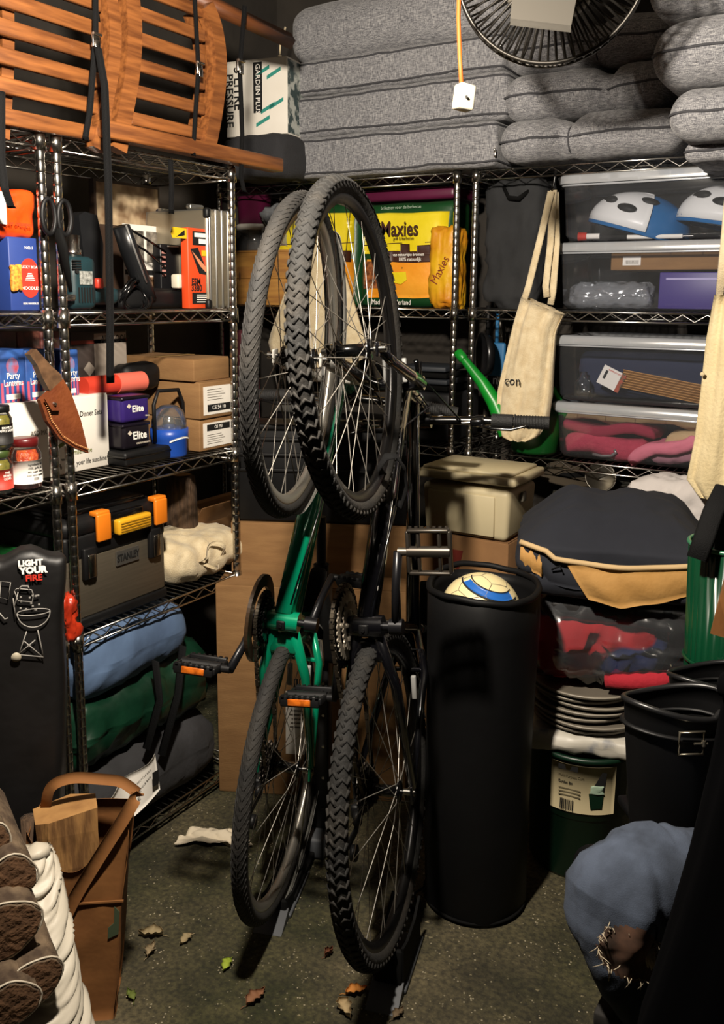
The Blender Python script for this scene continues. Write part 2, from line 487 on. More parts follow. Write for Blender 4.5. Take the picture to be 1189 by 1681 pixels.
# ------------------------------------------------------------------ bicycles
def wheel(root, x, z, R, tr, style, side):
    """rim is the part; tyre, tread, hub and spokes are its sub-parts"""
    M = Matrix.Translation((x, 0, z))
    rb = MB()
    Ri = R - 2 * tr
    prof = [(Ri - .014, -.006), (Ri + .002, -.0115), (Ri + .008, -.0125), (Ri + .008, .0125), (Ri + .002, .0115), (Ri - .014, .006)]
    n = 72
    vs, fs = [], []
    for i in range(n):
        a = 2 * pi * i / n
        for (r, y) in prof: vs.append((r * cos(a), y, r * sin(a)))
    for i in range(n):
        for k in range(6):
            j = (i + 1) % n
            fs.append((i * 6 + k, i * 6 + (k + 1) % 6, j * 6 + (k + 1) % 6, j * 6 + k))
    rb.add(vs, fs)
    rim = part('wheel', rb, style['rim'], root, M=M)
    part('tyre', MB().torus(R - tr, tr * .97, 80, 14), style['tyre'], rim)
    tb = MB()
    if style['knob']:
        nn = 92
        for i in range(nn):
            for s in (-1, 1):
                pts = []
                for (b, da) in ((.0, 0), (.45, .55), (.95, .15), (1.3, .75)):
                    a = 2 * pi * (i + da + (.5 if s > 0 else 0)) / nn
                    q = (R - tr) + (tr - .0012) * cos(b)
                    pts.append(((q) * cos(a), s * (tr - .0012) * sin(b), q * sin(a)))
                tb.tube(pts, [.0032, .0042, .0038, .0044], 5)
    else:
        nn = 110
        for i in range(nn):
            for s in (-1, 1):
                pts = []
                for (b, da) in ((.08, 0), (.6, .9), (1.15, 2.0)):
                    a = 2 * pi * (i + da) / nn
                    q = (R - tr) + (tr - .0003) * cos(b)
                    pts.append((q * cos(a), s * (tr - .0003) * sin(b), q * sin(a)))
                tb.tube(pts, .0011, 4)
    part('tread', tb, style['tyre'], rim)
    hb = MB()
    hb.lathe([(.0, -.036), (.022, -.036), (.022, -.031), (.013, -.024), (.013, .024), (.022, .031), (.022, .036), (0, .036)], 18, M=Matrix.Rotation(pi / 2, 4, 'X'))
    hb.cyl((0, -.07, 0), (0, .07, 0), .0048, n=8)
    hub = part('hub', hb, black_gloss, rim)
    for s in (-1, 1):
        nb = MB()
        nb.cyl((0, s * .058, 0), (0, s * .068, 0), .0085, n=6)
        nb.cyl((0, s * .044, 0), (0, s * .0585, 0), .0075, n=12)
        part('axle_nut', nb, chrome, rim)
    base = MB().cyl((0, 0, 0), (0, 0, 1), .00095, n=5).mesh('spoke', style['spoke'])
    ns = 32
    for i in range(ns):
        s = -1 if i % 2 else 1
        grp = (i // 2) % 2
        aR = 2 * pi * i / ns
        aH = aR + (1 if grp else -1) * radians(62)
        p = V((.019 * cos(aH), s * .033, .019 * sin(aH)))
        q = V(((Ri - .012) * cos(aR), s * .003, (Ri - .012) * sin(aR)))
        d = q - p
        o = link('spoke', base, rim)
        o.matrix_local = Matrix.Translation(p) @ d.to_track_quat('Z', 'Y').to_matrix().to_4x4() @ Matrix.Diagonal((1, 1, d.length, 1))
    if side is None: pass
    return rim
def gear(mb, R, n, y, th=.002, hole=.6):
    vs, fs = [], []
    m = n * 4
    for i in range(m):
        a = 2 * pi * i / m
        r = R + (.0045 if i % 4 in (1, 2) else -.001)
        vs += [(r * cos(a), y - th, r * sin(a)), (r * cos(a), y + th, r * sin(a)), (R * hole * cos(a), y - th, R * hole * sin(a)), (R * hole * cos(a), y + th, R * hole * sin(a))]
    for i in range(m):
        a, b = i * 4, ((i + 1) % m) * 4
        fs += [(a, b, b + 1, a + 1), (a + 2, a + 3, b + 3, b + 2), (a, a + 2, b + 2, b), (a + 1, b + 1, b + 3, a + 3)]
    mb.add(vs, fs, False)
    for k in range(5):
        a = 2 * pi * k / 5
        mb.tube([(0, y, 0), (R * hole * 1.05 * cos(a), y, R * hole * 1.05 * sin(a))], .006, 6)
def pedal(root, p, s, kind, tilt=0.0):
    """p is the crank eye; s is the side the pedal sticks out to"""
    M = Matrix.Translation(p) @ Matrix.Rotation(tilt, 4, 'Y')
    ax = MB().cyl((0, 0, 0), (0, s * .092, 0), .0085, .007, 12)
    o = part('pedal', ax, kind['axle'], root, M=M)
    f = MB()
    w_, l = .044, .086
    for d in (-1, 1):
        f.soft((d * w_, s * (.022 + l / 2), 0), (.008, l, .024 if not kind['cage'] else .018), .003)
        for k in range(7):
            f.box((d * (w_ + .004), s * (.026 + k * .0125), .0105 if not kind['cage'] else .008), (.006, .006, .005))
    for k in (.022, .022 + l):
        f.soft((0, s * k, 0), (2 * w_, .008, .016), .003)
    f.soft((0, s * (.022 + l * .25), 0), (2 * w_, .007, .012), .003); f.soft((0, s * (.022 + l * .75), 0), (2 * w_, .007, .012), .003)
    f.cyl((0, s * .02, 0), (0, s * .108, 0), .0115, n=12)
    part('pedal_cage', f, kind['mat'], o)
    if not kind['cage'] and not kind.get('plain'):
        for d in (-1, 1): part('reflector', MB().soft((d * (w_ + .0045), s * (.022 + l / 2), -.002), (.004, .05, .014), .0015), mat('amber_reflector', '#c4641a', .3, col2='#8a3f0c', scale=90), o, 'amber pedal reflector')
def bicycle(label, rear, front, az, cfg):
    rear, front = V(rear), V(front)
    WB = (front - rear).length
    fw = (front - rear).normalized()
    u = V((-sin(az), cos(az), 0)); u = (u - fw * u.dot(fw)).normalized()
    lf = u.cross(fw)
    M = Matrix(((fw.x, lf.x, u.x, rear.x), (fw.y, lf.y, u.y, rear.y), (fw.z, lf.z, u.z, rear.z), (0, 0, 0, 1)))
    t = thing('bicycle', label, 'bicycle', M=M)
    R = cfg['R']; fm = cfg['paint']
    xb, zb = cfg['bb']
    BB = V((xb, 0, zb)); ST = V((xb - cfg.get('st', (.145, .40))[0], 0, zb + cfg.get('st', (.145, .40))[1])); HL = V((WB - .105, 0, .385)); HU = V((WB - .15, 0, .515))
    CR = V((WB - .098, 0, .362))
    f = MB()
    f.cyl(BB + V((0, -.036, 0)), BB + V((0, .036, 0)), .023, n=20)
    f.tube([BB, ST + (ST - BB).normalized() * .03], .0165, 14)
    f.tube([BB + V((.01, 0, .005)), BB.lerp(HL, .5), HL + V((-.004, 0, .012))], cfg['dt'], 18, flat=(1.0, .95))
    f.tube([BB.lerp(ST, .34), HL + V((-.03, 0, .035))] if cfg.get('low') else [ST + V((0, 0, -.012)), HU + V((-.01, 0, -.02))], .0175, 14)
    f.cyl(HL, HU, .0215, n=18)
    for s in (-1, 1):
        f.tube([ST + V((0, s * .012, -.02)), ST.lerp(V((0, 0, 0)), .3) + V((0, s * .045, 0)), V((.012, s * .064, .004))], [.0095, .0095, .0075], 10)
        f.tube([BB + V((-.012, s * .022, 0)), BB.lerp(V((0, 0, 0)), .35) + V((0, s * .05, 0)), V((.012, s * .064, 0))], [.0125, .0115, .0085], 10)
        f.soft((.0, s * .064, .0), (.04, .006, .034), .002)
    f.soft(BB.lerp(V((0, 0, 0)), .14) + V((0, 0, 0)), (.05, .07, .022), .008)
    b1 = ST.lerp(V((0, 0, 0)), .28)
    f.tube([b1 + V((0, -.045, 0)), b1 + V((0, .045, 0))], .006, 8)
    part('frame', f, fm, t)
    fo = C.objects[-1] if False else [c for c in t.children if c.name.startswith('frame')][0]
    dtd = (HL - BB).normalized()
    gx = MB().soft((0, 0, 0), (.022, .020, .007), .003); gx.cyl((0, 0, -.006), (0, 0, -.002), .004, n=8)
    part('cable_guide', gx, black_plastic, fo, M=Matrix.Translation(BB + V((0, 0, -.0245))))
    Ms = Matrix.Translation(BB + dtd * .052) @ Matrix(((dtd.x, 0, -dtd.z, 0), (0, 1, 0, 0), (dtd.z, 0, dtd.x, 0), (0, 0, 0, 1)))
    for q in (0, .02):
        rr_ = cfg['dt'][0] + .0012
        part('frame_sticker', MB().sheet(lambda u, v, q=q: (q + .011 * v, rr_ * sin((u - .5) * 1.7) * .97, -rr_ * cos((u - .5) * 1.7)), 8, 1, .0003), paper_white, fo, 'white frame sticker', M=Ms)
    if not cfg['mud']:
        L_ = (HL - BB).length
        for s in (-1, 1):
            part('pinstripe', MB().tube([(.03, s * .021, -.0128), (L_ * .5, s * .0225, -.0128), (L_ * .9, s * .0235, -.0135)], .0009, 4), steel_wire, fo, M=Ms)
        for q in range(6):
            part('red_mark', MB().box((L_ * (.66 + .035 * q), 0, -.0262), (.012, .016, .0012)), red_ink, fo, 'red frame marking', M=Ms)
        part('round_badge', MB().lathe([(0, .0262), (.008, .0262), (.008, .0245), (0, .0245)], 14, M=Matrix.Translation((L_ * .38, 0, 0)) @ Matrix.Rotation(pi, 4, 'X')), paper_white, fo, 'small round white badge', M=Ms)
    k = MB()
    k.cyl(CR + V((0, -.062, 0)), CR + V((0, .062, 0)), .017, n=14)
    k.cyl(CR, HL, .02, n=14)
    for s in (-1, 1):
        k.tube([CR + V((0, s * .055, .0)), CR.lerp(V((WB, 0, 0)), .35) + V((-.004, s * .058, 0)), CR.lerp(V((WB, 0, 0)), .75) + V((-.006, s * .056, 0)), V((WB - .002, s * .052, .006))], [.0145, .0145, .012, .009], 12)
        k.soft((WB, s * .052, 0), (.03, .006, .03), .002)
    part('fork', k, cfg['fork'], t)
    ds = (HU - HL).normalized()
    S0 = HU + ds * .045
    sm = MB()
    sm.cyl(HU, S0 + ds * .02, .017, n=14); sm.cyl(HU + ds * .004, HU + ds * .012, .0235, n=16)
    S1 = S0 + V((cfg.get('stem', .06), 0, .035))
    sm.tube([S0, S1], .0145, 12); sm.cyl(S1 + V((0, -.024, 0)), S1 + V((0, .024, 0)), .021, n=16)
    part('stem', sm, black_gloss, t)
    hb = MB()
    HWd = cfg.get('barw', .30)
    bar = [S1 + V((-.02 * abs(y / HWd) ** 1.5, y, .012 * abs(y / HWd))) for y in [HWd * i / 8 for i in range(-8, 9)]]
    hb.tube(bar, .0115, 12)
    bo = part('handlebar', hb, cfg.get('bar', black_gloss), t)
    for s in (-1, 1):
        g = MB()
        e0, e1 = bar[8 + s * 4] + V((0, s * .02, 0)), bar[8 + s * 8] + V((0, s * .004, 0))
        g.cyl(e0, e0.lerp(e1, .38), .0185, .0185, 18); g.cyl(e0.lerp(e1, .4), e1, .016, .0175, 18); g.cyl(e0.lerp(e1, .395), e0.lerp(e1, .42), .0195, n=18)
        for q in range(10): g.torus(.0172, .0012, 18, 5, c=e0.lerp(e1, .47 + q * .05))
        part('grip', g, mat('grip_rubber', '#121212', .7, bump=.3, bscale=300), bo)
        c0 = bar[8 + s * 4] + V((0, -s * .004, 0))
        lv = MB()
        lv.cyl(c0 + V((0, -s * .016, 0)), c0 + V((0, s * .006, 0)), .0165, n=14)
        lv.soft(c0 + V((.0, -s * .01, -.03)), (.02, .036, .022), .006)
        lv.tube([c0 + V((-.004, -s * .012, -.032)), c0 + V((-.016, s * .03, -.046)), c0 + V((-.02, s * .08, -.05)), c0 + V((-.012, s * .118, -.046)), c0 + V((-.018, s * .128, -.047))], [.008, .0065, .006, .005, .006], 8, flat=(1, .7))
        part('brake_lever', lv, black_gloss, bo)
        br = MB().cyl(c0 + V((0, -s * .028, -.032)), c0 + V((0, -s * .05, -.034)), .006, .0045, 10)
        part('cable_adjuster', br, chrome, bo, 'bright cable adjuster')
    cb = MB()
    for s in (-1, 1):
        c0 = bar[8 + s * 4]
        tgt = (CR + V((.05, .05, .03))) if s > 0 else (BB.lerp(HL, .75) + V((0, -.02, -.03)))
        cb.tube([c0 + V((0, -s * .05, -.034)), c0 + V((.09, -s * .12, -.05)), S1 + V((.12, s * .02, -.06)), S1 + V((.05, -s * .05, -.14)), tgt.lerp(S1, .25), tgt], .0024, 6)
    cb.tube([BB.lerp(HL, .8) + V((0, .024, -.02)), BB.lerp(HL, .45) + V((0, .03, -.012)), BB + V((.05, .02, -.02))], .0022, 6)
    part('cables', cb, black_gloss, t)
    spd = (ST - BB).normalized() * cfg.get('sph', .15)
    sp = MB().tube([ST, ST + spd], .0135, 12)
    part('seat_post', sp, chrome, t)
    Q = ST + spd + V((-.005, 0, .02))
    sd = MB()
    def sadf(uu, p):
        x = (p.x / .13 + 1) / 2
        return (p.x, p.y * (1.0 - .72 * max(0, min(1, (x - .25) * 1.6))), p.z + .012 * cos(x * 5) - .4 * p.y * p.y)
    sd.soft(Q, (.26, .15, .05), .024, (8, 5, 1), sadf, seg=2)
    part('saddle', sd, black_matte, t)
    # crank set
    ca = cfg['crank']; d = V((cos(ca), 0, sin(ca)))
    g = MB(); gear(g, cfg.get('cr', .083), int(cfg.get('cr', .083) * 506), -.048)
    G = part('chainring', g, black_gloss, t, M=Matrix.Translation(BB))
    g2 = MB(); gear(g2, cfg.get('cr', .083) * .8, 32, -.042, .0014, .75); gear(g2, .046, 24, -.036, .0014, .7)
    part('inner_chainring', g2, cfg['ring'], G, 'bright toothed inner chainring')
    if cfg['guard']:
        gg = MB()
        pr = [(.098, -.060), (.098, -.052), (.070, -.052), (.070, -.060)]
        n = 60; vs, fs = [], []
        for i in range(n):
            a = 2 * pi * i / n
            for (r, y) in pr: vs.append((r * cos(a), y, r * sin(a)))
        for i in range(n):
            for q in range(4):
                j = (i + 1) % n; fs.append((i * 4 + q, i * 4 + (q + 1) % 4, j * 4 + (q + 1) % 4, j * 4 + q))
        gg.add(vs, fs, False)
        part('chain_guard', gg, mat('guard_plastic', '#33261a', .3), G, 'dark plastic chain guard ring')
    cr = MB()
    cr.cyl(BB + V((0, -.062, 0)), BB + V((0, .062, 0)), .0085, n=10)
    for s in (-1, 1):
        dd = d * (1 if s < 0 else -1)
        cr.cyl(BB + V((0, s * .05, 0)), BB + V((0, s * .078, 0)), .0165, n=16)
        cr.tube([BB + V((0, s * .064, 0)) + dd * .0, BB + V((0, s * .066, 0)) + dd * .08, BB + V((0, s * .074, 0)) + dd * .155], [.014, .0115, .0125], 10, flat=(1, .75))
    part('crank_arms', cr, mat('crank_black', '#17171a', .35, .4), t)
    for s in (-1, 1):
        dd = d * (1 if s < 0 else -1)
        pedal(t, BB + V((0, s * .074, 0)) + dd * .155, s, cfg['pedal'][0 if s < 0 else 1], cfg['ptilt'][0 if s < 0 else 1])
    cs = MB()
    for i, r in enumerate((.05, .045, .039, .034, .029, .025)):
        gear(cs, r, max(11, int(r * 480)), -.046 + i * .0055, .0011, .5)
    part('cassette', cs, mat('cassette_steel', '#3a3530', .4, .9), t)
    # chain: one row of links round the ring and the cog
    ch = MB()
    r1, r2 = cfg.get('cr', .083) + .0005, .036
    D = BB.length; ang = atan2(BB.z, BB.x); al = math.asin((r1 - r2) / D)
    path = []
    for i in range(29):
        b = ang - pi / 2 - al + (pi + 2 * al) * i / 28
        path.append(V((BB.x + r1 * cos(b), -.048, BB.z + r1 * sin(b))))
    e = path[-1]; b0 = ang + pi / 2 + al
    s_ = V((r2 * cos(b0), -.034, r2 * sin(b0)))
    path += [e.lerp(s_, i / 24) for i in range(1, 25)]
    for i in range(1, 13):
        b = b0 + (pi - 2 * al) * i / 12
        path.append(V((r2 * cos(b), -.034, r2 * sin(b))))
    e = path[-1]; e1 = path[0]
    path += [e.lerp(e1, i / 24) + V((0, 0, -.012 * sin(pi * i / 24))) for i in range(1, 24)]
    for i in range(len(path)):
        a, b = path[i], path[(i + 1) % len(path)]
        m_ = (a + b) / 2; dr = (b - a)
        q = dr.to_track_quat('X', 'Y').to_matrix().to_4x4()
        L = dr.length
        nl = max(1, round(L / .0127))
        for j in range(nl):
            c_ = a.lerp(b, (j + .5) / nl)
            wy = .0028 if (i + j) % 2 else .0044
            for s in (-1, 1):
                ch.box((0, s * wy, 0), (L / nl * .95, .0014, .0075), Matrix.Translation(c_) @ q)
            ch.cyl(V(c_) + V((0, -.004, 0)), V(c_) + V((0, .004, 0)), .0035, n=6)
    part('chain', ch, mat('chain_steel', '#4d463c', .38, .85), t)
    de = MB()
    for (x, z) in ((-.035, -.06), (-.09, -.10)):
        de.lathe([(0, -.006), (.017, -.006), (.017, .006), (0, .006)], 14, M=Matrix.Translation((x, -.045, z)) @ Matrix.Rotation(pi / 2, 4, 'X'))
    de.soft((-.03, -.055, -.02), (.03, .02, .06), .006); de.soft((-.065, -.052, -.08), (.022, .004, .085), .002, M=None)
    part('rear_derailleur', de, black_plastic, t)
    for (nm, c0, sgn) in (('front_brake', CR + V((.035, 0, -.02)), 1), ('rear_brake', ST.lerp(V((0, 0, 0)), .33), -1)):
        b = MB(); pd = MB()
        for s in (-1, 1):
            b.tube([c0 + V((.02 if sgn > 0 else -.01, s * .05, -.0)), c0 + V((0, s * .046, .03 * 1)), c0 + V((-.05 * sgn, s * .034, .05))], .0065, 8)
            pd.soft(c0 + V((.0 if sgn > 0 else -.02, s * .0235, -.012)), (.058, .012, .012), .003)
        b.tube([c0 + V((-.05 * sgn, -.036, .05)), c0 + V((-.05 * sgn, .036, .05))], .002, 6)
        bo_ = part(nm, b, black_gloss if not cfg['mud'] else chrome, t)
        part('brake_pad', pd, mat('grey_pad', '#8d8d8b', .5), bo_, 'pale grey brake pads')
    style = dict(rim=cfg['rim'], tyre=cfg['tyre'], knob=cfg['knob'], spoke=cfg['spoke'])
    wheel(t, 0, 0, R, cfg['tw'], style, None)
    wheel(t, WB, 0, R, cfg['tw'], style, None)
    if cfg['mud']:
        mm = cfg['mud']
        for (xc, a0, a1, nm) in ((0, radians(8), radians(188), 'rear_mudguard'), (WB, radians(42), radians(178), 'front_mudguard')):
            def mg(uu, vv):
                a = a0 + (a1 - a0) * uu; b = (vv - .5) * 2.3
                q = R - cfg['tw'] + (cfg['tw'] + .011) * cos(b)
                return (xc + q * cos(a), (cfg['tw'] + .011) * sin(b), q * sin(a))
            o = part(nm, MB().sheet(mg, 40, 8, .0014), mm, t)
            st = MB()
            for s in (-1, 1):
                st.tube([(xc, s * .06, 0), (xc + (R + .004) * cos(a1 - .3), s * .024, (R + .004) * sin(a1 - .3))], .0018, 5)
            part('mudguard_stay', st, steel_wire, o)
    return t, dict(M=M, BB=BB, HL=HL, HU=HU, ST=ST, WB=WB, S1=S1, CR=CR)

ped_black = dict(axle=black_plastic, mat=black_plastic, cage=False)
ped_plain = dict(axle=black_plastic, mat=black_plastic, cage=False, plain=True)
ped_cage = dict(axle=mat('pedal_alloy', '#6b655d', .35, .8), mat=mat('pedal_steel', '#4a453f', .35, .8), cage=True)
black_bike = dict(stem=-.05, barw=.33, R=.345, tw=.0205, paint=mat('black_paint', '#08080b', .2, coat=.8), fork=mat('black_paint', '#08080b', .2), bb=(.385, -.045), dt=[.0235, .0245, .026],
                  crank=radians(185), ring=mat('ring_steel', '#a89f90', .4, .6), guard=False, pedal=(ped_black, ped_cage), ptilt=(radians(80), radians(0)),
                  rim=mat('black_rim', '#1c1b1b', .35, .6), tyre=rubber_dusty, knob=True, spoke=spoke_m, mud=None)
bk, BI = bicycle('black hybrid bicycle standing upright on its rear wheel, right of the teal one',
                 at(631, 1297, 1.96), at(581, 575, 1.84), radians(15.5), black_bike)
teal_bike = dict(st=(.09, .22), sph=.07, low=True, cr=.058, stem=-.03, barw=.29, R=.345, tw=.0185, paint=green_gloss, fork=mat('white_paint', '#c9c6be', .3, coat=.5), bb=(.40, -.05), dt=[.0255, .027, .028],
                 crank=radians(248), ring=black_gloss, guard=True, pedal=(ped_black, ped_plain), ptilt=(radians(75), radians(75)),
                 rim=mat('alloy_rim', '#a8a49b', .35, .8), tyre=rubber, knob=False, spoke=spoke_m, mud=mat('grey_mudguard', '#6f6e69', .35))
tk, TI = bicycle('teal green bicycle with mudguards standing upright behind the black one',
                 at(468, 1258, 2.165), at(490, 587, 1.93), radians(20), teal_bike)

# ------------------------------------------------------------------ things on the left racks
def leftbox(px0, px1, z, X):
    y0 = LY(px0, z, X); y1 = LY(px1, z, X)
    return (X, y0, z), y1 - y0
def hgt(py, X, Y, z): return ZZ(py, X, Y) - z
def carton_parts(t, w_, d, h, m, r=.003, flaps=True, body='body', fm=None):
    b = MB().soft((w_ / 2, d / 2, h / 2), (w_, d, h), r)
    o = part(body, b, m, t)
    if flaps:
        for y0, y1 in ((0.002, d / 2 - .002), (d / 2 + .002, d - .002)):
            part('flap', MB().box((w_ / 2, (y0 + y1) / 2, h + .0015), (w_ - .004, y1 - y0, .003)), fm or m, t)
    return o
def slab(t, name, x0, x1, z0, z1, m, y=-.0006, label=None, th=.0012, parent=None):
    return part(name, MB().box(((x0 + x1) / 2, y, (z0 + z1) / 2), (x1 - x0, th, z1 - z0)), m, parent or t, label)
def crumple(c, d, r, n, amp, fr, seed, flat=0.0, M=None, mb=None, sag=None):
    """soft lump with folds"""
    def fn(u, p):
        q = V(p)
        k = noise.noise(V((p.x * fr + seed, p.y * fr, p.z * fr * .6)))
        k2 = abs(noise.noise(V((p.x * fr * 2.3 + seed, p.y * fr * 2.3 - seed, p.z * fr * 2.0))))
        q = q * (1 + amp * k / max(d) * 2) + V(u) * (amp * (.35 - k2))
        if sag: q = V(sag(u, q))
        return q
    return (mb or MB()).soft(c, d, r, n, fn, M, seg=3)

# wooden slatted chair frames lying on their side along the top shelves
XW = -1.665
ZT = 1.853
def rail_curve(pts, X, wdt, th, mb):
    """flat board following pixel points on the plane X"""
    P = [on(a, b, 0, X) for (a, b) in pts]
    Q = []
    for i in range(len(P) - 1):
        for k in range(6):
            t_ = k / 6
            p0, p1, p2, p3 = P[max(0, i - 1)], P[i], P[i + 1], P[min(len(P) - 1, i + 2)]
            Q.append(.5 * ((2 * p1) + (p2 - p0) * t_ + (2 * p0 - 5 * p1 + 4 * p2 - p3) * t_ * t_ + (3 * p1 - p0 - 3 * p2 + p3) * t_ ** 3))
    Q.append(P[-1])
    vs, fs = [], []
    for i, p in enumerate(Q):
        a, b = Q[max(0, i - 1)], Q[min(len(Q) - 1, i + 1)]
        d = (b - a).normalized(); nn = V((0, -d.z, d.y))
        for (s, e) in ((-1, 0), (1, 0), (1, 1), (-1, 1)): vs.append(p + nn * (s * wdt / 2) + V((-e * th, 0, 0)))
    for i in range(len(Q) - 1):
        for k in range(4): fs.append((i * 4 + k, (i + 1) * 4 + k, (i + 1) * 4 + (k + 1) % 4, i * 4 + (k + 1) % 4))
    fs += [(3, 2, 1, 0), tuple(len(vs) - 4 + k for k in range(4))]
    mb.add([v for v in vs], fs, False)
    return mb
def slat(t, O, px0, px1, pyc, X, hh=.034, th=.016):
    """a straight slat along Y whose middle is seen at row pyc in the column between px0 and px1"""
    p = on((px0 + px1) / 2, pyc, 0, X)
    y0, y1 = LY(px0, p.z, X), LY(px1, p.z, X)
    part('slat', MB().soft((X - th / 2 - O.x, (y0 + y1) / 2 - O.y, p.z - O.z), (th, y1 - y0, hh), .004), wood_oil, t)
O = V((XW, 1.25, ZT))
t = thing('slatted_wooden_chair', 'oiled wooden slatted chair on its side, leftmost on the top shelf', 'chair', O)
sh_ = Matrix.Translation(-O)
m_ = MB(); rail_curve([(172, -60), (189, 30), (188, 100), (176, 170), (163, 245)], XW, .036, .03, m_); m_.v = [tuple(V(v) - O) for v in m_.v]
part('curved_rail', m_, wood_oil, t)
m_ = MB(); rail_curve([(12, -60), (14, 60), (12, 140), (6, 226)], XW - .03, .03, .03, m_); m_.v = [tuple(V(v) - O) for v in m_.v]
part('back_rail', m_, wood_oil, t)
for k in range(6):
    slat(t, O, -60, 168, [-34, 12, 57, 103, 150, 199][k], XW - .006)
O2 = V((XW, 1.58, ZT))
t = thing('slatted_wooden_chair', 'oiled wooden slatted chair on its side, right of the other, with long bottom rail', 'chair', O2)
for pts, wd, xx in (([(212, -60), (222, 40), (218, 120), (206, 190), (197, 246)], .046, XW), ([(343, 8), (358, 50), (364, 110), (357, 180), (345, 244)], .045, XW + .006)):
    m_ = MB(); rail_curve(pts, xx, wd, .032, m_); m_.v = [tuple(V(v) - O2) for v in m_.v]
    part('curved_rail', m_, wood_oil, t)
m_ = MB(); rail_curve([(320, 20), (336, 70), (340, 130), (332, 190), (322, 240)], XW - .034, .03, .03, m_); m_.v = [tuple(V(v) - O2) for v in m_.v]
part('back_rail', m_, wood_oil, t)
for k in range(6):
    slat(t, O2, 216, 338, [-4, 37, 78, 120, 163, 207][k], XW - .008, .031)
yb0, yb1 = LY(166, ZT + .02, XW + .012), LY(462, ZT + .02, XW + .012)
part('bottom_rail', MB().soft((.0, (yb0 + yb1) / 2 - O2.y, .022), (.045, yb1 - yb0, .04), .006), wood_oil, t)
p0, p1 = on(318, -6, 0, XW - .03), on(478, 68, 0, XW - .03)
part('top_rail', MB().tube([p0 - O2, p1 - O2], .024, 4, flat=(1, .7)), mat('dark_hardwood', '#4e2a14', .5, col2='#66391a', scale=5, stretch=(14, 1.2, 14)), t, 'darker top rail')

# black webbing straps with bright buckles
strap_m = mat('black_webbing', '#0b0b0c', .85, bump=.3, bscale=400, spec=.2)
def strap(label, pts, X, wd=.02, buckle=None):
    P = [on(a, b, 0, X + (c if c else 0)) for (a, b, c) in pts]
    Q = []
    for i in range(len(P) - 1):
        for k in range(5): Q.append(P[i].lerp(P[i + 1], k / 5))
    Q.append(P[-1])
    c = P[-1]
    t = thing('webbing_strap', label, 'strap', c)
    def fn(u, v):
        i = u * (len(Q) - 1); a = Q[min(int(i), len(Q) - 2)]; b = Q[min(int(i) + 1, len(Q) - 1)]
        p = a.lerp(b, i - int(i))
        return p - c + V((.004 * sin(v * pi) , (v - .5) * wd, 0))
    part('webbing', MB().sheet(fn, len(Q) * 2, 3, .0016), strap_m, t)
    if buckle:
        b = on(buckle[0], buckle[1], 0, X + .008) - c
        k = MB()
        k.soft(b, (.008, wd * 1.35, .034), .003); k.cyl(b + V((.006, -wd * .7, .012)), b + V((.006, wd * .7, .012)), .0035, n=8)
        k.soft(b + V((.006, 0, -.012)), (.004, wd * .9, .022), .002)
        part('cam_buckle', k, chrome, t, 'bright metal cam buckle')
strap('black strap with loose end hanging at the far left of the racks', [(2, 150, 0), (2, 260, .01), (8, 310, .02), (20, 345, .0)], XW + .02, .02)
strap('black strap round the left wooden chair, ending at its buckle height', [(157, -20, 0), (157, 66, .006), (148, 180, .006), (139, 236, 0)], XW + .012, .017, (157, 66))
strap('long wide black strap hanging free past the tool shelf to the cartons', [(161, 78, 0), (172, 140, .02), (178, 300, .02), (181, 520, .02), (181, 640, .02)], XW + .03, .023)
strap('black strap round the right wooden chair with buckle at mid height', [(319, -20, 0), (326, 112, .006), (320, 200, .006), (317, 262, 0)], XW + .016, .016, (327, 112))
strap('short black strap end hanging under the top shelf before the framed picture', [(280, 262, 0), (282, 300, 0), (281, 356, 0)], XW + .01, .018)
strap('black strap hanging in front of the sprayer box', [(402, 10, 0), (394, 110, .004), (398, 220, .004), (396, 290, 0), (402, 318, 0)], XW + .012, .019, (394, 108))

# sprayer box on the dark folded cover at the far end of the left racks
bx = on(372, 226, 1, 2.62)
t = thing('sprayer_box', 'white pressure sprayer box with teal stripes and upright lettering, beside grey cushions', 'box', (bx.x, 2.62, bx.z), radians(8))
bw = BX(463, bx.z, 2.62) - bx.x; bh = hgt(98, bx.x + .1, 2.62, bx.z)
carton_parts(t, bw, .2, bh, white_card)
tm = mat('teal_print', '#2f8a7d', .6)
part('printed_side', MB().box((bw + .0006, .1, bh / 2), (.0012, .19, bh * .97)), mat('camo_print', '#3a4a4a', .6, col2='#b9bdb6', scale=25, lo=.45, hi=.55), t, 'dark speckled printed side')
for k, (zz, xx) in enumerate(((.82, .62), (.78, .8), (.33, .7), (.38, .84), (.16, .62))):
    q = [(bw * (xx - .12), bh * (zz - .05)), (bw * (xx + .1), bh * (zz + .05)), (bw * (xx + .1), bh * (zz + .10)), (bw * (xx - .12), bh * zz)]
    part('stripe', MB().poly(q, -.0012), tm, t)
DOWN = -pi / 2
slab(t, 'black_band', bw * .46, bw * .6, bh * .3, bh * .97, ink)
lettering('GARDEN PLUS', .026, white_ink, t, (bw * .53, -.0014, bh * .95), rot=DOWN)
lettering('5 LITRE', .045, ink, t, (bw * .20, -.0012, bh * .93), rot=DOWN, bold=.0008)
lettering('PRESSURE', .042, ink, t, (bw * .06, -.0012, bh * .85), rot=DOWN, bold=.0008)
t = thing('folded_cover', 'dark folded cover under the sprayer box', 'cover', (bx.x + bw / 2, 2.74, (1.906 + bx.z) / 2))
part('cloth', crumple((0, 0, 0), (bw * 1.15, .3, bx.z - 1.908), .04, 8, .01, 9, 3), mat('charcoal_cloth', '#2a2a2d', .95, bump=.3, bscale=200), t)

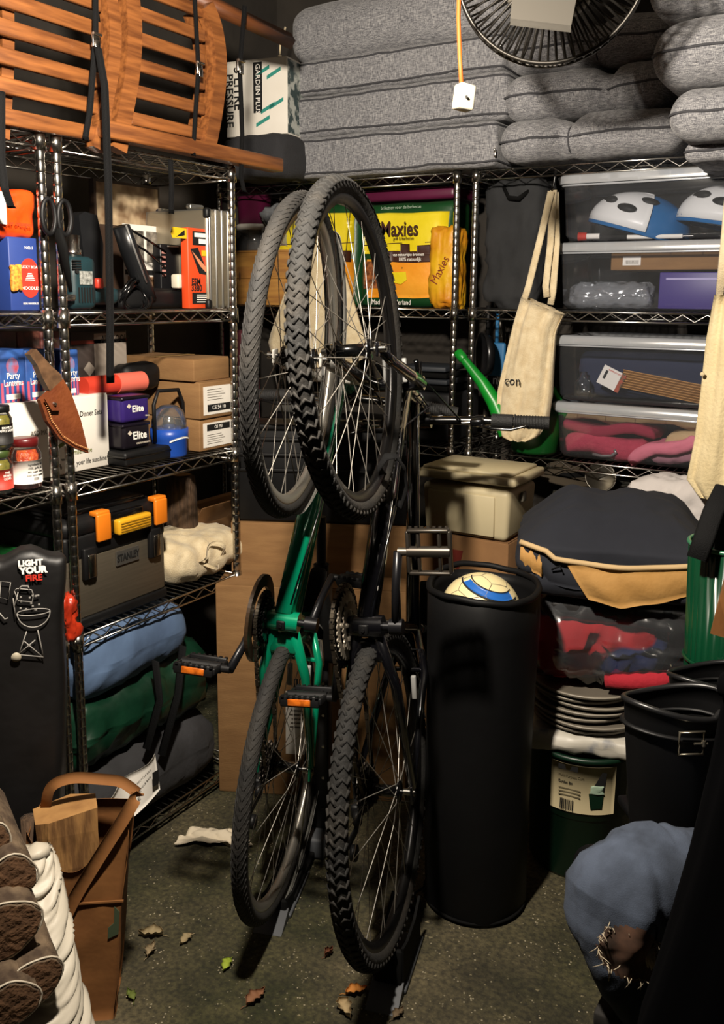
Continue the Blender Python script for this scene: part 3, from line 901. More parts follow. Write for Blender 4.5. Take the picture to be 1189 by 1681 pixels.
# ---- upper shelf of the near rack
z = 1.458
loc, wd = leftbox(19, 67, z, -1.735); h = hgt(388, loc[0], loc[1], z)
t = thing('noodle_box', 'dark blue noodle box with red oval emblem, under the orange bag', 'box', loc, R90)
navy = mat('navy_card', '#1f3575', .55, col2='#233c80', scale=6)
carton_parts(t, wd, .2, h, navy, flaps=False)
Mo = Matrix.Translation((wd * .62, -.0008, h * .46)) @ FRONT
def oval(rx, rz_, n=28): return [(rx * cos(2 * pi * i / n), rz_ * sin(2 * pi * i / n)) for i in range(n)]
part('emblem', MB().poly([(x + wd * .66, z_ + h * .45) for x, z_ in oval(wd * .36, h * .27)], -.0012), red_ink, t, 'red oval emblem')
part('noodles', crumple((wd * .16, -.004, h * .45), (wd * .34, .012, h * .34), .02, 5, .004, 60, 5), mat('noodle_yellow', '#d79b34', .7, col2='#a8641e', scale=160), t, 'yellow noodle print')
lettering('LUCKY BOAT', .0088, white_ink, t, (wd * .67, -.0016, h * .60), align='CENTER')
lettering('NOODLES', .0105, white_ink, t, (wd * .67, -.0016, h * .31), align='CENTER')
for k in range(5): part('emblem_line', MB().poly([(wd * .5 + .002 * k, h * (.42 + .022 * k)), (wd * .84 - .002 * k, h * (.42 + .022 * k)), (wd * .84 - .002 * k, h * (.43 + .022 * k)), (wd * .5 + .002 * k, h * (.43 + .022 * k))], -.0014), white_ink, t)
lettering('NO.1', .01, white_ink, t, (wd * .68, -.0012, h * .86), align='CENTER')
lettering('EGG NOODLES', .006, white_ink, t, (wd * .66, -.0012, h * .1), align='CENTER')
t = thing('orange_bag', 'shiny orange plastic bag lying on the blue noodle box', 'bag', (loc[0] - .09, loc[1] + .02, z + h))
part('bag', crumple((0, 0, .052), (.17, .13, .104), .02, 9, .010, 14, 8), mat('orange_plastic', '#e04a12', .3, col2='#c23a0c', scale=9, bump=.5, bscale=18), t)
part('white_band', MB().box((.097, -.035, .06), (.003, .018, .07)), white_ink, t)
lettering('super oranges', .014, mat('brown_ink', '#7a2a0c', .7), t, (.098, .0, .028), M=Matrix.Rotation(pi / 2, 4, 'Z') @ FRONT, align='CENTER')

# shears hanging on the double post
def tubeobj(t, name, pts, r, m, n=8, **k): return part(name, MB().tube(pts, r, n, **k), m, t)
hk = on(92, 330, 0, XL + .03)
t = thing('hanging_shears', 'black loop-handled shears hanging on the double posts', 'shears', hk)
mb = MB()
for s in (-1, 1):
    mb.tube([V((0, s * .022 + .018 * cos(a), -.035 + .038 * sin(a))) for a in [2 * pi * i / 20 for i in range(20)]], .0055, 8, closed=True)
part('handles', mb, black_plastic, t)
part('blades', MB().tube([(0, .0, -.06), (0, .012, -.1), (0, .03, -.2)], [.012, .016, .006], 8, flat=(1, .5)), black_matte, t)
part('hanging_hook', MB().tube([(-.03, 0, .0), (-.01, 0, .012), (0, 0, .004)], .0025, 6), chrome, t)

# ---- big white box across both racks, lantern boxes on it
z = 1.049
loc, wd = leftbox(-70, 181, z, -1.80); h = hgt(652, -1.80, loc[1] + wd * .8, z)
t = thing('dinner_set_box', 'large white box lettered Dinner Sets behind the double posts', 'box', loc, R90)
carton_parts(t, wd, .2, h, white_card)
lettering('Dinner Sets', .0205, ink, t, (wd - .022, -.001, h * .77), align='RIGHT', sx=.75)
lettering('smilehome', .019, mat('olive_ink', '#6c7338', .7), t, (wd - .06, -.001, h * .27), align='RIGHT', sx=.8)
lettering('your life sunshine', .019, ink, t, (wd - .012, -.001, h * .12), align='RIGHT', sx=.75)
lettering('ASD MODERN', .018, mat('grey_ink', '#6d675e', .7), t, (wd * .45, -.001, h * .6), sx=.8)
part('leaf_mark', MB().poly([(wd - .16, h * .52), (wd - .125, h * .42), (wd - .115, h * .47), (wd - .15, h * .58)], -.001), mat('leaf_green', '#4d8a2e', .6), t, 'green leaf mark')
part('house_mark', MB().poly([(wd - .19, h * .36), (wd - .12, h * .5), (wd - .11, h * .46), (wd - .185, h * .32)], -.001), mat('olive_ink', '#6c7338', .7), t)
for k in range(3):
    a = 2 * pi * k / 3 + pi / 2
    c = V((wd * .66, 0, h * .14))
    q = [(c.x + .016 * cos(a + b) * r, c.z + .016 * sin(a + b) * r) for (b, r) in ((-.7, 1), (.5, 1), (.5, .62), (-.7, .62))]
    part('recycling_mark', MB().poly(q, -.001), mat('grey_ink', '#6d675e', .7), t)
ztop = z + h + .003
for (a, b, lab) in ((2, 44, 'striped party lanterns box at the far left on the white box'), (45, 86, 'striped party lanterns box left of the double posts, partly behind the knife handle'), (105, 131, 'striped party lanterns box just right of the double posts')):
    loc, wd = leftbox(a, b, ztop, -1.82); hh = hgt(575, -1.82, loc[1], ztop)
    t = thing('lantern_box', lab, 'box', loc, R90, 'party lantern boxes')
    carton_parts(t, wd, .09, hh, mat('blue_print', '#23407d', .5, col2='#2f5aa0', scale=18), flaps=False)
    for k in range(5):
        slab(t, 'stripe', wd * (k + .1) / 5, wd * (k + .55) / 5, .001, hh * .38, mat('pink_print', '#b8506a', .6))
    part('lantern_print', MB().poly([(x + wd / 2, z_ + hh * .68) for x, z_ in oval(wd * .24, hh * .17, 18)], -.0012), mat('lantern_red', '#a83a48', .6, col2='#4d7fb0', scale=40), t)
    slab(t, 'barcode', wd * .2, wd * .75, hh * .06, hh * .16, white_ink, -.0009)
    lettering('Party', .022 if wd > .05 else .014, white_ink, t, (wd / 2, -.0016, hh * .5), align='CENTER', sx=.8)
    lettering('Lanterns', .022 if wd > .05 else .014, white_ink, t, (wd / 2, -.0016, hh * .37), align='CENTER', sx=.7)
for k, c in enumerate(('#6b3a2e', '#8a4a38', '#7a3a34')):
    loc, wd = leftbox(-4 + 38 * k, 32 + 38 * k, ztop, -1.93); hh = hgt(545, -1.93, loc[1], ztop)
    t = thing('small_carton', ('dull red', 'brick red', 'dark red')[k] + ' small carton behind the party lantern boxes', 'box', loc, R90, 'small cartons behind the lanterns')
    carton_parts(t, wd, .06, hh, mat('carton_red%d' % k, c, .6, col2='#3a2a26', scale=20), flaps=False)

# jars at the shelf edge
def jar(label, px, X, dia, h, mcont, mlid, mlab, z, txt):
    y = LY(px, z, X)
    t = thing('jar', label, 'jar', (X, y, z), R90)
    r = dia / 2
    part('contents', MB().lathe([(0, .003), (r * .93, .003), (r * .96, h * .2), (r * .96, h * .68), (r * .75, h * .78), (0, h * .78)], 24), mcont, t)
    part('glass', MB().lathe([(0, 0), (r * .95, 0), (r, .006), (r, h * .7), (r * .8, h * .82), (r * .8, h * .87)], 28), clear('jar_glass', '#f2f4f0', .02, .04, .2), t)
    part('lid', MB().lathe([(r * .8, h * .84), (r * .86, h * .85), (r * .86, h * .985), (r * .8, h), (0, h)], 28), mlid, t)
    def lab_(u, v):
        a = -pi / 2 + (u - .5) * 3.2
        return ((r + .0006) * cos(a), (r + .0006) * sin(a), h * (.12 + .46 * v))
    part('paper_label', MB().sheet(lab_, 20, 1, .0004), mlab, t)
    for k, s in enumerate(txt):
        bend(lettering(s, .0075, ink if mlab is paper_white else white_ink, t, (0, -.0012, h * (.5 - .07 * k)), align='CENTER', sx=.8), r)
red_mush = mat('chilli_mash', '#b3310f', .35, col2='#d8682a', scale=90, bump=.5, bscale=120)
olive_m = mat('olive_brine', '#8a7d2a', .3, col2='#5e5a1c', scale=70)
jar('jar of red chilli relish with paper label and dark red lid', 44, -1.745, .072, .118, red_mush, mat('maroon_lid', '#5a1414', .35), paper_white, 1.05, ['Ingredients: red', 'chilli, garlic, oil,', 'salt, sugar. Keep', 'cool once opened', '|||||||||'])
jar('jar with red label and green brine at the left edge, under another jar', 0, -1.745, .06, .1, olive_m, mat('green_lid', '#3a4a22', .4), mat('red_label', '#b8382a', .6), 1.05, ['FINE', 'BRINED', 'OLIVES'])
jar('jar of apple sauce with black label stacked at the left edge', 0, -1.745, .058, .098, olive_m, black_plastic, mat('black_label', '#161412', .6), 1.152, ['BRAMLEY', 'APPLE SAUCE'])

# knife in a leather sheath hanging from the posts
hk = on(95, 575, 0, XL + .045)
t = thing('sheathed_knife', 'knife in tan leather sheath hanging on the double posts', 'knife', hk)
LE = mat('tan_leather', '#5f2c12', .55, col2='#713a1a', scale=14, bump=.2, bscale=80)
prof = [on(a, b, 0, XL + .04) - hk for a, b in ((66, 657), (104, 622), (117, 645), (133, 690), (146, 744), (122, 735), (98, 720), (78, 692))]
def hull(pts, th, x0=0.0):
    n = len(pts); vs = [p + V((x0, 0, 0)) for p in pts] + [p + V((x0 - th, 0, 0)) for p in pts]
    fs = [tuple(range(n)), tuple(range(2 * n - 1, n - 1, -1))] + [(i, i + n, (i + 1) % n + n, (i + 1) % n) for i in range(n)]
    return MB().add(vs, fs, False)
part('sheath', hull(prof, .012), LE, t)
st = MB()
e = prof[7:] + prof[:1] + [] ; edge = [prof[0], prof[7], prof[6], prof[5], prof[4]]
for i in range(4):
    for k in range(9):
        p = edge[i].lerp(edge[i + 1], k / 9) + V((.0005, 0, 0)) ; cc = (prof[2] + prof[3]) / 2
        p = p.lerp(cc, .09); p.x = .0012
        st.soft(p, (.002, .0045, .002), .0009)
part('stitching', st, mat('thread', '#c08a55', .8), t, kind='stuff')
hd = [on(a, b, 0, XL + .036) - hk for a, b in ((47, 582), (58, 573), (82, 600), (99, 615), (100, 624), (80, 642), (68, 620), (60, 600))]
part('handle', hull(hd, .018, .004), mat('stag_handle', '#4a3524', .5, col2='#6a4e36', scale=40), t)
part('retaining_strap', hull([on(a, b, 0, XL + .05) - hk for a, b in ((72, 655), (86, 652), (98, 664), (96, 674), (84, 674))], .003, .003), LE, t)
part('stud', MB().cyl(V(on(89, 663, 0, XL + .053) - hk), V(on(89, 663, 0, XL + .053) - hk) + V((.006, 0, 0)), .005, .003, 12), chrome, t)
part('hanging_clip', MB().tube([on(a, b, 0, XL + .04) - hk for a, b in ((88, 600), (84, 575), (86, 555), (92, 560))], .003, 6), chrome, t)

# ---- upper shelf of the second rack
z = 1.458
tealp = mat('dark_teal_plastic', '#132a2f', .45, col2='#173238', scale=20)
loc, wd = leftbox(120, 165, z, -1.76)
t = thing('heat_gun', 'dark teal heat gun standing nose up beside the double posts', 'power tool', loc, R90)
H = hgt(384, loc[0], loc[1], z)
part('body', MB().soft((wd / 2, .035, H * .36), (wd * .92, .066, H * .72), .016, 3), tealp, t)
part('nozzle', MB().lathe([(.0, H * .70), (.021, H * .71), (.021, H * .80), (.017, H * .82), (.019, H), (.015, H), (.013, H * .82)], 20, c=(wd * .42, .035, 0)), chrome, t, 'bright metal nozzle')
o = part('handle', MB().soft((wd * 1.32, .035, H * .19), (wd * 1.3, .044, H * .25), .016, 3), tealp, t)
part('trigger', MB().soft((wd * 1.02, .006, H * .36), (.022, .02, .026), .005), mat('red_trigger', '#c23a2a', .4), t, 'red trigger')
slab(t, 'rating_plate', wd * .28, wd * .74, H * .34, H * .52, mat('silver_sticker', '#a9aaa4', .4, col2='#5e605c', scale=120))
v = MB()
for k in range(6): v.box((wd * (.25 + .1 * k), .0005, H * .2), (.0022, .004, H * .2))
for k in range(4): v.box((wd * .2, .0005, H * (.55 + .035 * k)), (wd * .3, .004, .0035))
part('vents', v, ink, t, kind='stuff')
part('screw', MB().cyl((wd * .2, .003, H * .51), (wd * .2, -.002, H * .51), .005, n=10), ink, t)
pl = MB().soft((-.012, .0, .03), (.03, .02, .016), .004); pl.cyl((-.03, -.004, .034), (-.042, -.01, .042), .0035, n=6); pl.cyl((-.022, .004, .038), (-.036, -.002, .048), .0035, n=6)
part('chrome_fitting', pl, chrome, t)
loc, wd = leftbox(152, 312, z, -1.80)
t = thing('black_appliance', 'black appliance with slanted arm and coiled cable in the middle of the tool shelf', 'appliance', loc, R90)
Hh = hgt(350, loc[0], loc[1] + .03, z)
def L2(px, py, X=-1.80): p = on(px, py, 0, X); return V((p.y - loc[1], -(X - loc[0]), p.z - z))
bp = [L2(*q) for q in ((152, 352), (162, 346), (182, 352), (192, 400), (190, 480), (170, 480), (160, 420))]
part('back_panel', MB().add([p + V((0, .05, 0)) for p in bp] + [p + V((0, .09, 0)) for p in bp], [tuple(range(7)), tuple(range(13, 6, -1))] + [(i, i + 7, (i + 1) % 7 + 7, (i + 1) % 7) for i in range(7)], False), mat('black_satin', '#151618', .35), t)
part('arm', MB().tube([L2(199, 372), L2(212, 410), L2(232, 462), L2(245, 492)], [.020, .022, .022, .018], 12, flat=(1, 1.3)), mat('black_satin', '#151618', .35), t)
part('arm_edge', MB().tube([L2(195, 370) + V((0, -.026, 0)), L2(208, 410) + V((0, -.028, 0)), L2(228, 464) + V((0, -.028, 0))], .003, 6), mat('grey_edge', '#8a8a88', .3, .5), t)
part('base', MB().soft((wd * .62, .05, .026), (wd * .74, .12, .052), .014, 3), black_plastic, t)
part('foot_block', MB().soft(L2(268, 482) + V((0, .03, 0)), (.12, .06, .03), .01), black_plastic, t)
cb = MB()
for k in range(5):
    c = L2(214, 492) + V((.004 * k, -.012 * (k % 2) - .004, .004 * k)); r = .036 + .003 * k
    cb.tube([c + V((r * cos(a), .01 * sin(a * 2), r * .85 * sin(a))) for a in [2 * pi * i / 28 for i in range(28)]], .0042, 7, closed=True)
cb.tube([L2(235, 500), L2(262, 490), L2(285, 478), L2(308, 455)], .0045, 7); cb.tube([L2(230, 505), L2(268, 498), L2(295, 484), L2(312, 462)], .0045, 7)
cb.tube([L2(206, 372), L2(240, 392), L2(272, 414)], .0035, 6); cb.tube([L2(212, 395), L2(240, 412), L2(272, 440)], .0035, 6)
part('cable', cb, black_gloss, t)
part('plug', MB().soft(L2(292, 462) + V((0, -.01, 0)), (.05, .03, .04), .006), mat('cream_plastic', '#cfc8b4', .5), t, 'cream plug')
# framed picture and print behind (plain stand-ins)
loc, wd = leftbox(160, 266, z + .1, -1.985); zz0, zz1 = ZZ(372, -1.985, loc[1] + wd / 2), ZZ(300, -1.985, loc[1] + wd / 2)
t = thing('framed_picture', 'small framed picture in cream and brown tones at the back of the tool shelf', 'picture', (loc[0], loc[1], z), R90)
part('frame', MB().box((wd / 2, .012, (zz1 - z) / 2), (wd, .02, zz1 - z)), mat('dark_frame', '#3a2a20', .5), t)
slab(t, 'picture_sheet', .008, wd - .008, zz0 - z, zz1 - z - .008, mat('picture_blotches', '#6b5138', .6, col2='#c9b391', scale=17, detail=2), .0015)
loc, wd = leftbox(208, 272, z, -1.93)
zz1 = ZZ(370, -1.93, loc[1] + wd / 2)
t = thing('photo_print', 'white card of small grey pictures leaning behind the black appliance', 'print', loc, R90)
part('card', MB().box((wd / 2, .004, (zz1 - z) / 2), (wd, .006, zz1 - z)), paper_white, t)
hh = zz1 - z
for (a, b, c, d) in ((.08, .48, .55, .93), (.55, .93, .55, .93)): slab(t, 'picture', wd * a, wd * b, hh * c, hh * d, mat('grey_photo', '#8c857a', .6, col2='#3c3833', scale=40), .0006)
slab(t, 'picture', wd * .06, wd * .94, hh * .06, hh * .38, mat('sepia_photo', '#a07a5a', .6, col2='#3c2f26', scale=18), .0006)
slab(t, 'caption_bar', 0, wd, hh * .4, hh * .46, ink, .0004)
loc, wd = leftbox(266, 332, z, -1.97); hh = ZZ(342, -1.97, loc[1]) - z
t = thing('hard_case', 'dark navy hard case with silver edging behind the orange box', 'case', loc, R90)
carton_parts(t, wd, .045, hh, mat('navy_case', '#15182a', .5), .01, False, 'shell')
part('edging', MB().box((wd / 2, -.001, hh - .006), (wd, .012, .012)), mat('alu', '#a6a5a0', .3, .9), t, 'silver edging')
part('latch', MB().soft((wd * .72, -.008, hh - .012), (.03, .012, .02), .004), chrome, t)
loc, wd = leftbox(266, 304, z, -1.845); hh = ZZ(400, -1.845, loc[1]) - z
t = thing('black_carton', 'slim black carton with white outline beside the orange box', 'box', loc, R90)
carton_parts(t, wd, .03, hh, mat('black_card', '#121214', .4), flaps=False)
for q in (((.9, .93), (.1, .98)), ((.3, .93), (.96, .98))): slab(t, 'outline', wd * q[0][0], wd * q[0][1], hh * q[1][0], hh * q[1][1], white_ink)
for k in range(6): slab(t, 'print_line', wd * .05, wd * .2, hh * (.5 + .07 * k), hh * (.53 + .07 * k), mat('pink_ink', '#b9837a', .6))
loc, wd = leftbox(311, 345, z, -1.745); hh = hgt(373, loc[0], loc[1], z)
t = thing('orange_box', 'tall orange tool box with black lettering left of the aluminium case', 'box', loc, R90)
carton_parts(t, wd, .028, hh, mat('orange_card', '#d8481c', .5), flaps=False)
slab(t, 'black_panel', wd * .22, wd * .95, hh * .79, hh * .96, ink)
slab(t, 'white_panel', wd * .5, wd * .9, hh * .81, hh * .87, white_ink, -.0012); slab(t, 'white_panel', wd * .3, wd * .9, hh * .89, hh * .94, white_ink, -.0012)
part('picture_panel', MB().poly([(wd * .1, hh * .74), (wd * .45, hh * .76), (wd * .95, hh * .42), (wd * .5, hh * .44)], -.001), ink, t)
part('tool_print', MB().poly([(wd * .15, hh * .72), (wd * .9, hh * .5), (wd * .8, hh * .46), (wd * .55, hh * .53)], -.0014), mat('pale_orange', '#e08a62', .5), t)
slab(t, 'yellow_patch', wd * .62, wd * .97, hh * .66, hh * .73, mat('yellow_tag', '#e0b81c', .5), -.0016)
lettering('ESM', .024, ink, t, (wd * .12, -.001, hh * .335), bold=.0006, sx=.9)
lettering('3380', .026, ink, t, (wd * .1, -.001, hh * .255), bold=.0006, sx=.85)
slab(t, 'spec_panel', wd * .15, wd * .95, hh * .06, hh * .2, ink)
for k in range(4): slab(t, 'spec_line', wd * .35, wd * .88, hh * (.08 + .028 * k), hh * (.09 + .028 * k), white_ink, -.0012)
mb = MB().poly([(-.062, hh * .92), (-.055, hh * .99), (.004, hh * .985), (.004, hh * .86), (-.055, hh * .86)], .0015)
o = part('price_tag', mb, mat('yellow_tag', '#e0b81c', .5), t, 'yellow arrow-shaped tag', loc=(0, .004, 0))
part('tag_print', MB().poly([(-.042, hh * .875), (-.008, hh * .965), (-.008, hh * .9)], -.0006), ink, o)
loc, wd = leftbox(343, 389, z, -1.735); hh = hgt(345, loc[0], loc[1] + wd / 2, z)
t = thing('aluminium_case', 'ribbed aluminium tool case standing on end at the right of the tool shelf', 'case', loc, R90)
alu = mat('champagne_alu', '#a09682', .38, .75, col2='#aaa18e', scale=5, stretch=(20, 1, 1))
part('shell', MB().soft((wd / 2, .12, hh / 2), (wd, .24, hh), .014, 2, seg=2), alu, t)
for k in range(5):
    part('rib', MB().soft((wd * (.08 + .21 * k), .12, hh / 2), (.009, .247, hh * 1.008), .008, 2, seg=2), mat('alu', '#a6a5a0', .3, .9), t)
part('carry_handle', MB().soft((wd * .5, .1, hh + .012), (.06, .02, .016), .005), mat('alu', '#a6a5a0', .3, .9), t)
for zc in (.012, hh - .012): part('corner_cap', MB().soft((.006, .006, zc), (.02, .02, .03), .007), black_plastic, t)

# ---- middle shelf of the second rack
z = 1.049
loc, wd = leftbox(124, 214, z, -1.955); hh = ZZ(545, -1.955, loc[1]) - z
t = thing('cooler_box', 'dark printed box lettered AIR COOLER at the back of the middle shelf', 'box', loc, R90)
carton_parts(t, wd, .08, hh, mat('dark_card', '#2a2422', .6, col2='#3c322e', scale=9), flaps=False)
slab(t, 'red_band', 0, wd, hh * .9, hh * .93, mat('dull_red', '#7a2c22', .6)); slab(t, 'pale_panel', wd * .4, wd * .98, hh * .5, hh * .98, mat('dusty_panel', '#9a8f84', .6))
lettering('AIR COOLER', .03, ink, t, (wd * .52, -.0016, hh * .93), sx=.7)
part('diamond', MB().poly([(wd * .2, hh * .7), (wd * .3, hh * .76), (wd * .4, hh * .7), (wd * .3, hh * .64)], -.0014), mat('dusty_panel', '#9a8f84', .6), t)
loc, wd = leftbox(206, 290, z, -1.735); hh = hgt(744, loc[0], loc[1], z)
t = thing('black_case', 'flat black plastic case under the two dark tins', 'case', loc, R90)
carton_parts(t, wd, .10, hh, black_plastic, .008, False, 'shell')
part('rim', MB().soft((wd / 2, .05, hh * .62), (wd + .004, .104, .008), .003), black_gloss, t)
zt = z + hh + .001
tin_w = LY(248, zt, -1.755) - LY(203, zt, -1.755)
yt = LY(203, zt, -1.755)
th1 = ZZ(697, -1.755, yt) - zt
for k, (c1, lab, sz, sub) in enumerate((('#17131a', 'black chocolate tin lettered Elite, lower of the two', .036, 'CHOCOLATE FAVOURITES'), ('#33226a', 'purple chocolate tin lettered Elite, upper of the two', .030, 'Selection'))):
    t = thing('chocolate_tin', lab, 'tin', (-1.755, yt, zt + k * (th1 + .001)), R90, 'chocolate tins')
    part('tin', MB().soft((tin_w / 2, .035, th1 / 2), (tin_w, .07, th1), .012, 1, seg=2), mat('tin_%d' % k, c1, .3, .2), t)
    part('lid', MB().soft((tin_w / 2, .035, th1 - .006), (tin_w + .003, .073, .011), .005, 1), mat('tin_lid%d' % k, '#15101c', .3, .3), t)
    lettering('Elite', sz * .8, white_ink, t, (tin_w * .34, -.001, th1 * .5), bold=.0006)
    lettering(sub, .0065, mat('pale_ink', '#c9bfae', .6), t, (tin_w * .97, -.001, th1 * .2), sx=.65, align='RIGHT')
    part('diamond', MB().poly([(tin_w * .16, th1 * .62), (tin_w * .24, th1 * .72), (tin_w * .32, th1 * .62), (tin_w * .24, th1 * .54)], -.001), mat('pale_ink', '#c9bfae', .6), t)
zt2 = zt + 2 * th1 + .003
y0 = LY(136, zt2, -1.84); y1 = LY(233, zt2, -1.84)
t = thing('red_roll', 'red plastic roll lying across the white box and the tins', 'container', (-1.84, y0, zt2 + .024), R90)
part('tube', MB().cyl((0, 0, 0), (y1 - y0, 0, 0), .026, n=20), mat('red_plastic', '#c03a28', .4), t)
part('cap', MB().cyl((y1 - y0, 0, 0), (y1 - y0 - .1, 0, 0), .0275, n=20), mat('pink_plastic', '#d86a58', .4), t, 'paler red cap')
y0 = LY(192, zt2 + .05, -1.9); y1 = LY(250, zt2 + .05, -1.9)
t = thing('black_pouch', 'black zip pouch lying behind the red roll', 'pouch', (-1.905, (y0 + y1) / 2, zt2 + .03))
part('pouch', crumple((0, 0, .0), (.09, y1 - y0, .075), .03, 6, .008, 15, 2), black_plastic, t)
# camping lantern
yl = LY(279, z, -1.77)
t = thing('camping_lantern', 'blue camping lantern with clear dome and black carrying handle', 'lantern', (-1.77, yl, z), R90)
r = .05; hb_ = hgt(702, -1.77, yl, z); hd_ = hgt(664, -1.77, yl, z)
part('base', MB().lathe([(0, 0), (r * .92, 0), (r * .97, .006), (r, hb_ * .6), (r * 1.06, hb_ * .66), (r * 1.06, hb_), (0, hb_)], 30), mat('blue_plastic', '#1c47a0', .35), t)
part('dome', MB().lathe([(r * .98, hb_), (r * .97, hb_ + (hd_ - hb_) * .3), (r * .8, hb_ + (hd_ - hb_) * .75), (r * .4, hd_ * .985), (0, hd_)], 30), clear('lantern_dome', '#f4f4f0', .08, .05, .4), t, 'clear dome')
part('lamp_core', MB().lathe([(0, hb_), (r * .4, hb_), (r * .3, hb_ + .03), (0, hb_ + .035)], 16), mat('reflector_silver', '#c9c6be', .2, .9), t)
hz = hgt(640, -1.77, yl, z)
part('handle', MB().tube([(-r * 1.12, 0, hb_ * .6), (-r * 1.15, 0, hz * .8), (-r * .8, 0, hz), (r * .8, 0, hz * .985), (r * 1.15, 0, hz * .78), (r * 1.2, 0, hb_ * .6)], .0055, 8), black_plastic, t)
part('handle_pivot', MB().cyl((r * 1.0, 0, hb_ * .7), (r * 1.26, 0, hb_ * .7), .013, n=14), black_plastic, t)
part('stripe', MB().sheet(lambda u, v: ((r * 1.075) * cos(-pi / 2 + (u - .5) * 1.6), (r * 1.075) * sin(-pi / 2 + (u - .5) * 1.6), hb_ * (.56 + .12 * sin(u * pi)) + v * .005), 14, 1, .001), white_ink, t)
# three cartons
y0 = LY(331, z, -1.725); zs = [z, ZZ(690, -1.725, y0), ZZ(628, -1.725, y0), ZZ(588, -1.725, y0) - .004]
cwd = LY(388, z, -1.725) - y0
for k in range(3):
    t = thing('carton', ('bottom brown carton of three with label of square codes', 'middle brown carton of three with white label', 'top brown carton of three, plain')[k], 'carton', (-1.725 - (.006, .0, .012)[k], y0 + (0, -.003, -.012)[k], zs[k] + .0015), R90, 'brown cartons by the lantern')
    h = zs[k + 1] - zs[k] - .003
    carton_parts(t, cwd, .3, h, cardboard, flaps=True)
    part('tape', MB().box((cwd / 2, .15, h + .0035), (cwd, .03, .0008)), mat('parcel_tape', '#b08d5c', .3), t)
    if k < 2:
        o = slab(t, 'paper_label', cwd * .1, cwd * .94, h * .1, h * .88, paper_white)
        b0, b1 = ((.62, .82) if k == 0 else (.18, .38))
        slab(t, 'symbol_band', cwd * .2, cwd * .85, h * b0, h * b1, ink, -.0011, parent=o)
        lettering('CE 54 10' if k else 'OI PSI', h * .15, white_ink, o, (cwd * .52, -.0018, h * (b0 + b1) / 2), align='CENTER')
        for q in range(5): slab(t, 'text_line', cwd * .2, cwd * (.6 + .05 * (q % 3)), h * (.48 - .07 * q if k == 0 else .78 - .07 * q), h * (.495 - .07 * q if k == 0 else .795 - .07 * q), mat('grey_ink', '#6d675e', .7), -.0011, parent=o)

# ---- toolbox shelf
z = .668
loc, wd = leftbox(112, 273, z, -1.72)
h = hgt(868, -1.72, loc[1], z); ht = hgt(842, -1.72, loc[1] + wd * .5, z)
t = thing('tool_box', 'large black and steel tool box with orange clips and yellow handle', 'tool box', loc, R90)
part('steel_body', MB().soft((wd / 2, .13, h * .39), (wd, .26, h * .6), .008), mat('brushed_steel', '#6d6557', .45, .7, col2='#766d5e', scale=3, stretch=(2, 2, 60)), t, 'brushed steel lower body')
part('base', MB().soft((wd / 2, .13, h * .05), (wd + .006, .266, h * .1), .006), black_plastic, t)
part('upper_body', MB().soft((wd / 2, .13, h * .78), (wd + .004, .264, h * .24), .01), black_plastic, t)
part('lid', MB().soft((wd / 2, .13, h * .96), (wd + .012, .275, h * .18), .022, 2, seg=2), black_plastic, t)
part('lid_panel', MB().soft((wd / 2, .13, h * 1.06), (wd * .8, .2, .02), .008), black_gloss, t)
part('handle_recess', MB().soft((wd * .55, -.004, h * .93), (wd * .4, .02, h * .22), .008), black_gloss, t)
og = mat('orange_clip', '#e07a1a', .4)
for xx in (.33, .92):
    o = part('orange_clip', MB().soft((wd * xx, -.014, h * .93), (wd * .13, .012, h * .26), .004), og, t, 'orange clip')
    part('clip_hook', MB().soft((wd * xx, -.002, h * 1.06), (wd * .13, .03, .014), .004), og, o)
yg = MB().soft((wd * .6, -.022, h * .90), (wd * .34, .024, h * .15), .006)
o = part('handle', yg, mat('yellow_handle', '#d8a01e', .4), t, 'yellow handle')
gv = MB()
for k in range(4): gv.box((wd * .6, -.0345, h * (.86 + .025 * k)), (wd * .3, .002, .003))
part('handle_groove', gv, mat('dark_yellow', '#8a6210', .5), o, kind='stuff')
for xx in (.2, .86):
    o = part('metal_latch', MB().soft((wd * xx, -.008, h * .62), (wd * .12, .014, h * .3), .004), black_plastic, t)
    part('latch_plate', MB().soft((wd * xx, -.018, h * .6), (wd * .07, .006, h * .22), .002), chrome, o)
slab(t, 'name_plate', wd * .47, wd * .7, h * .5, h * .64, mat('alu', '#a6a5a0', .3, .9), -.004, th=.004)
lettering('STANLEY', .026, ink, t, (wd * .585, -.0075, h * .57), align='CENTER', sx=.72, bold=.0008)
# canvas bundle
c = on(330, 935, 0, -1.80)
yb = (LY(272, z, -1.78), LY(388, z, -1.78))
t = thing('canvas_bundle', 'crumpled cream canvas bundle beside the tool box', 'cloth', (-1.84, (yb[0] + yb[1]) / 2, z))
Hc = hgt(882, -1.76, c.y, z)
def cb_sag(u, q):
    return (q.x, q.y, max(q.z, -Hc / 2))
part('cloth', crumple((0, .01, Hc / 2), (.24, (yb[1] - yb[0]) * 1.05, Hc), Hc * .46, 20, .030, 6, 4, sag=cb_sag), canvas, t)
def fold(u, v):
    a = u * 2 * pi
    return (.125 + .012 * sin(3 * a), -.03 + (.04 + .012 * v) * cos(a), Hc * .62 + (.028 + .01 * v) * sin(a) + .01 * sin(2 * a))
part('folded_opening', MB().sheet(fold, 24, 3, .002, closed_u=True), canvas, t)
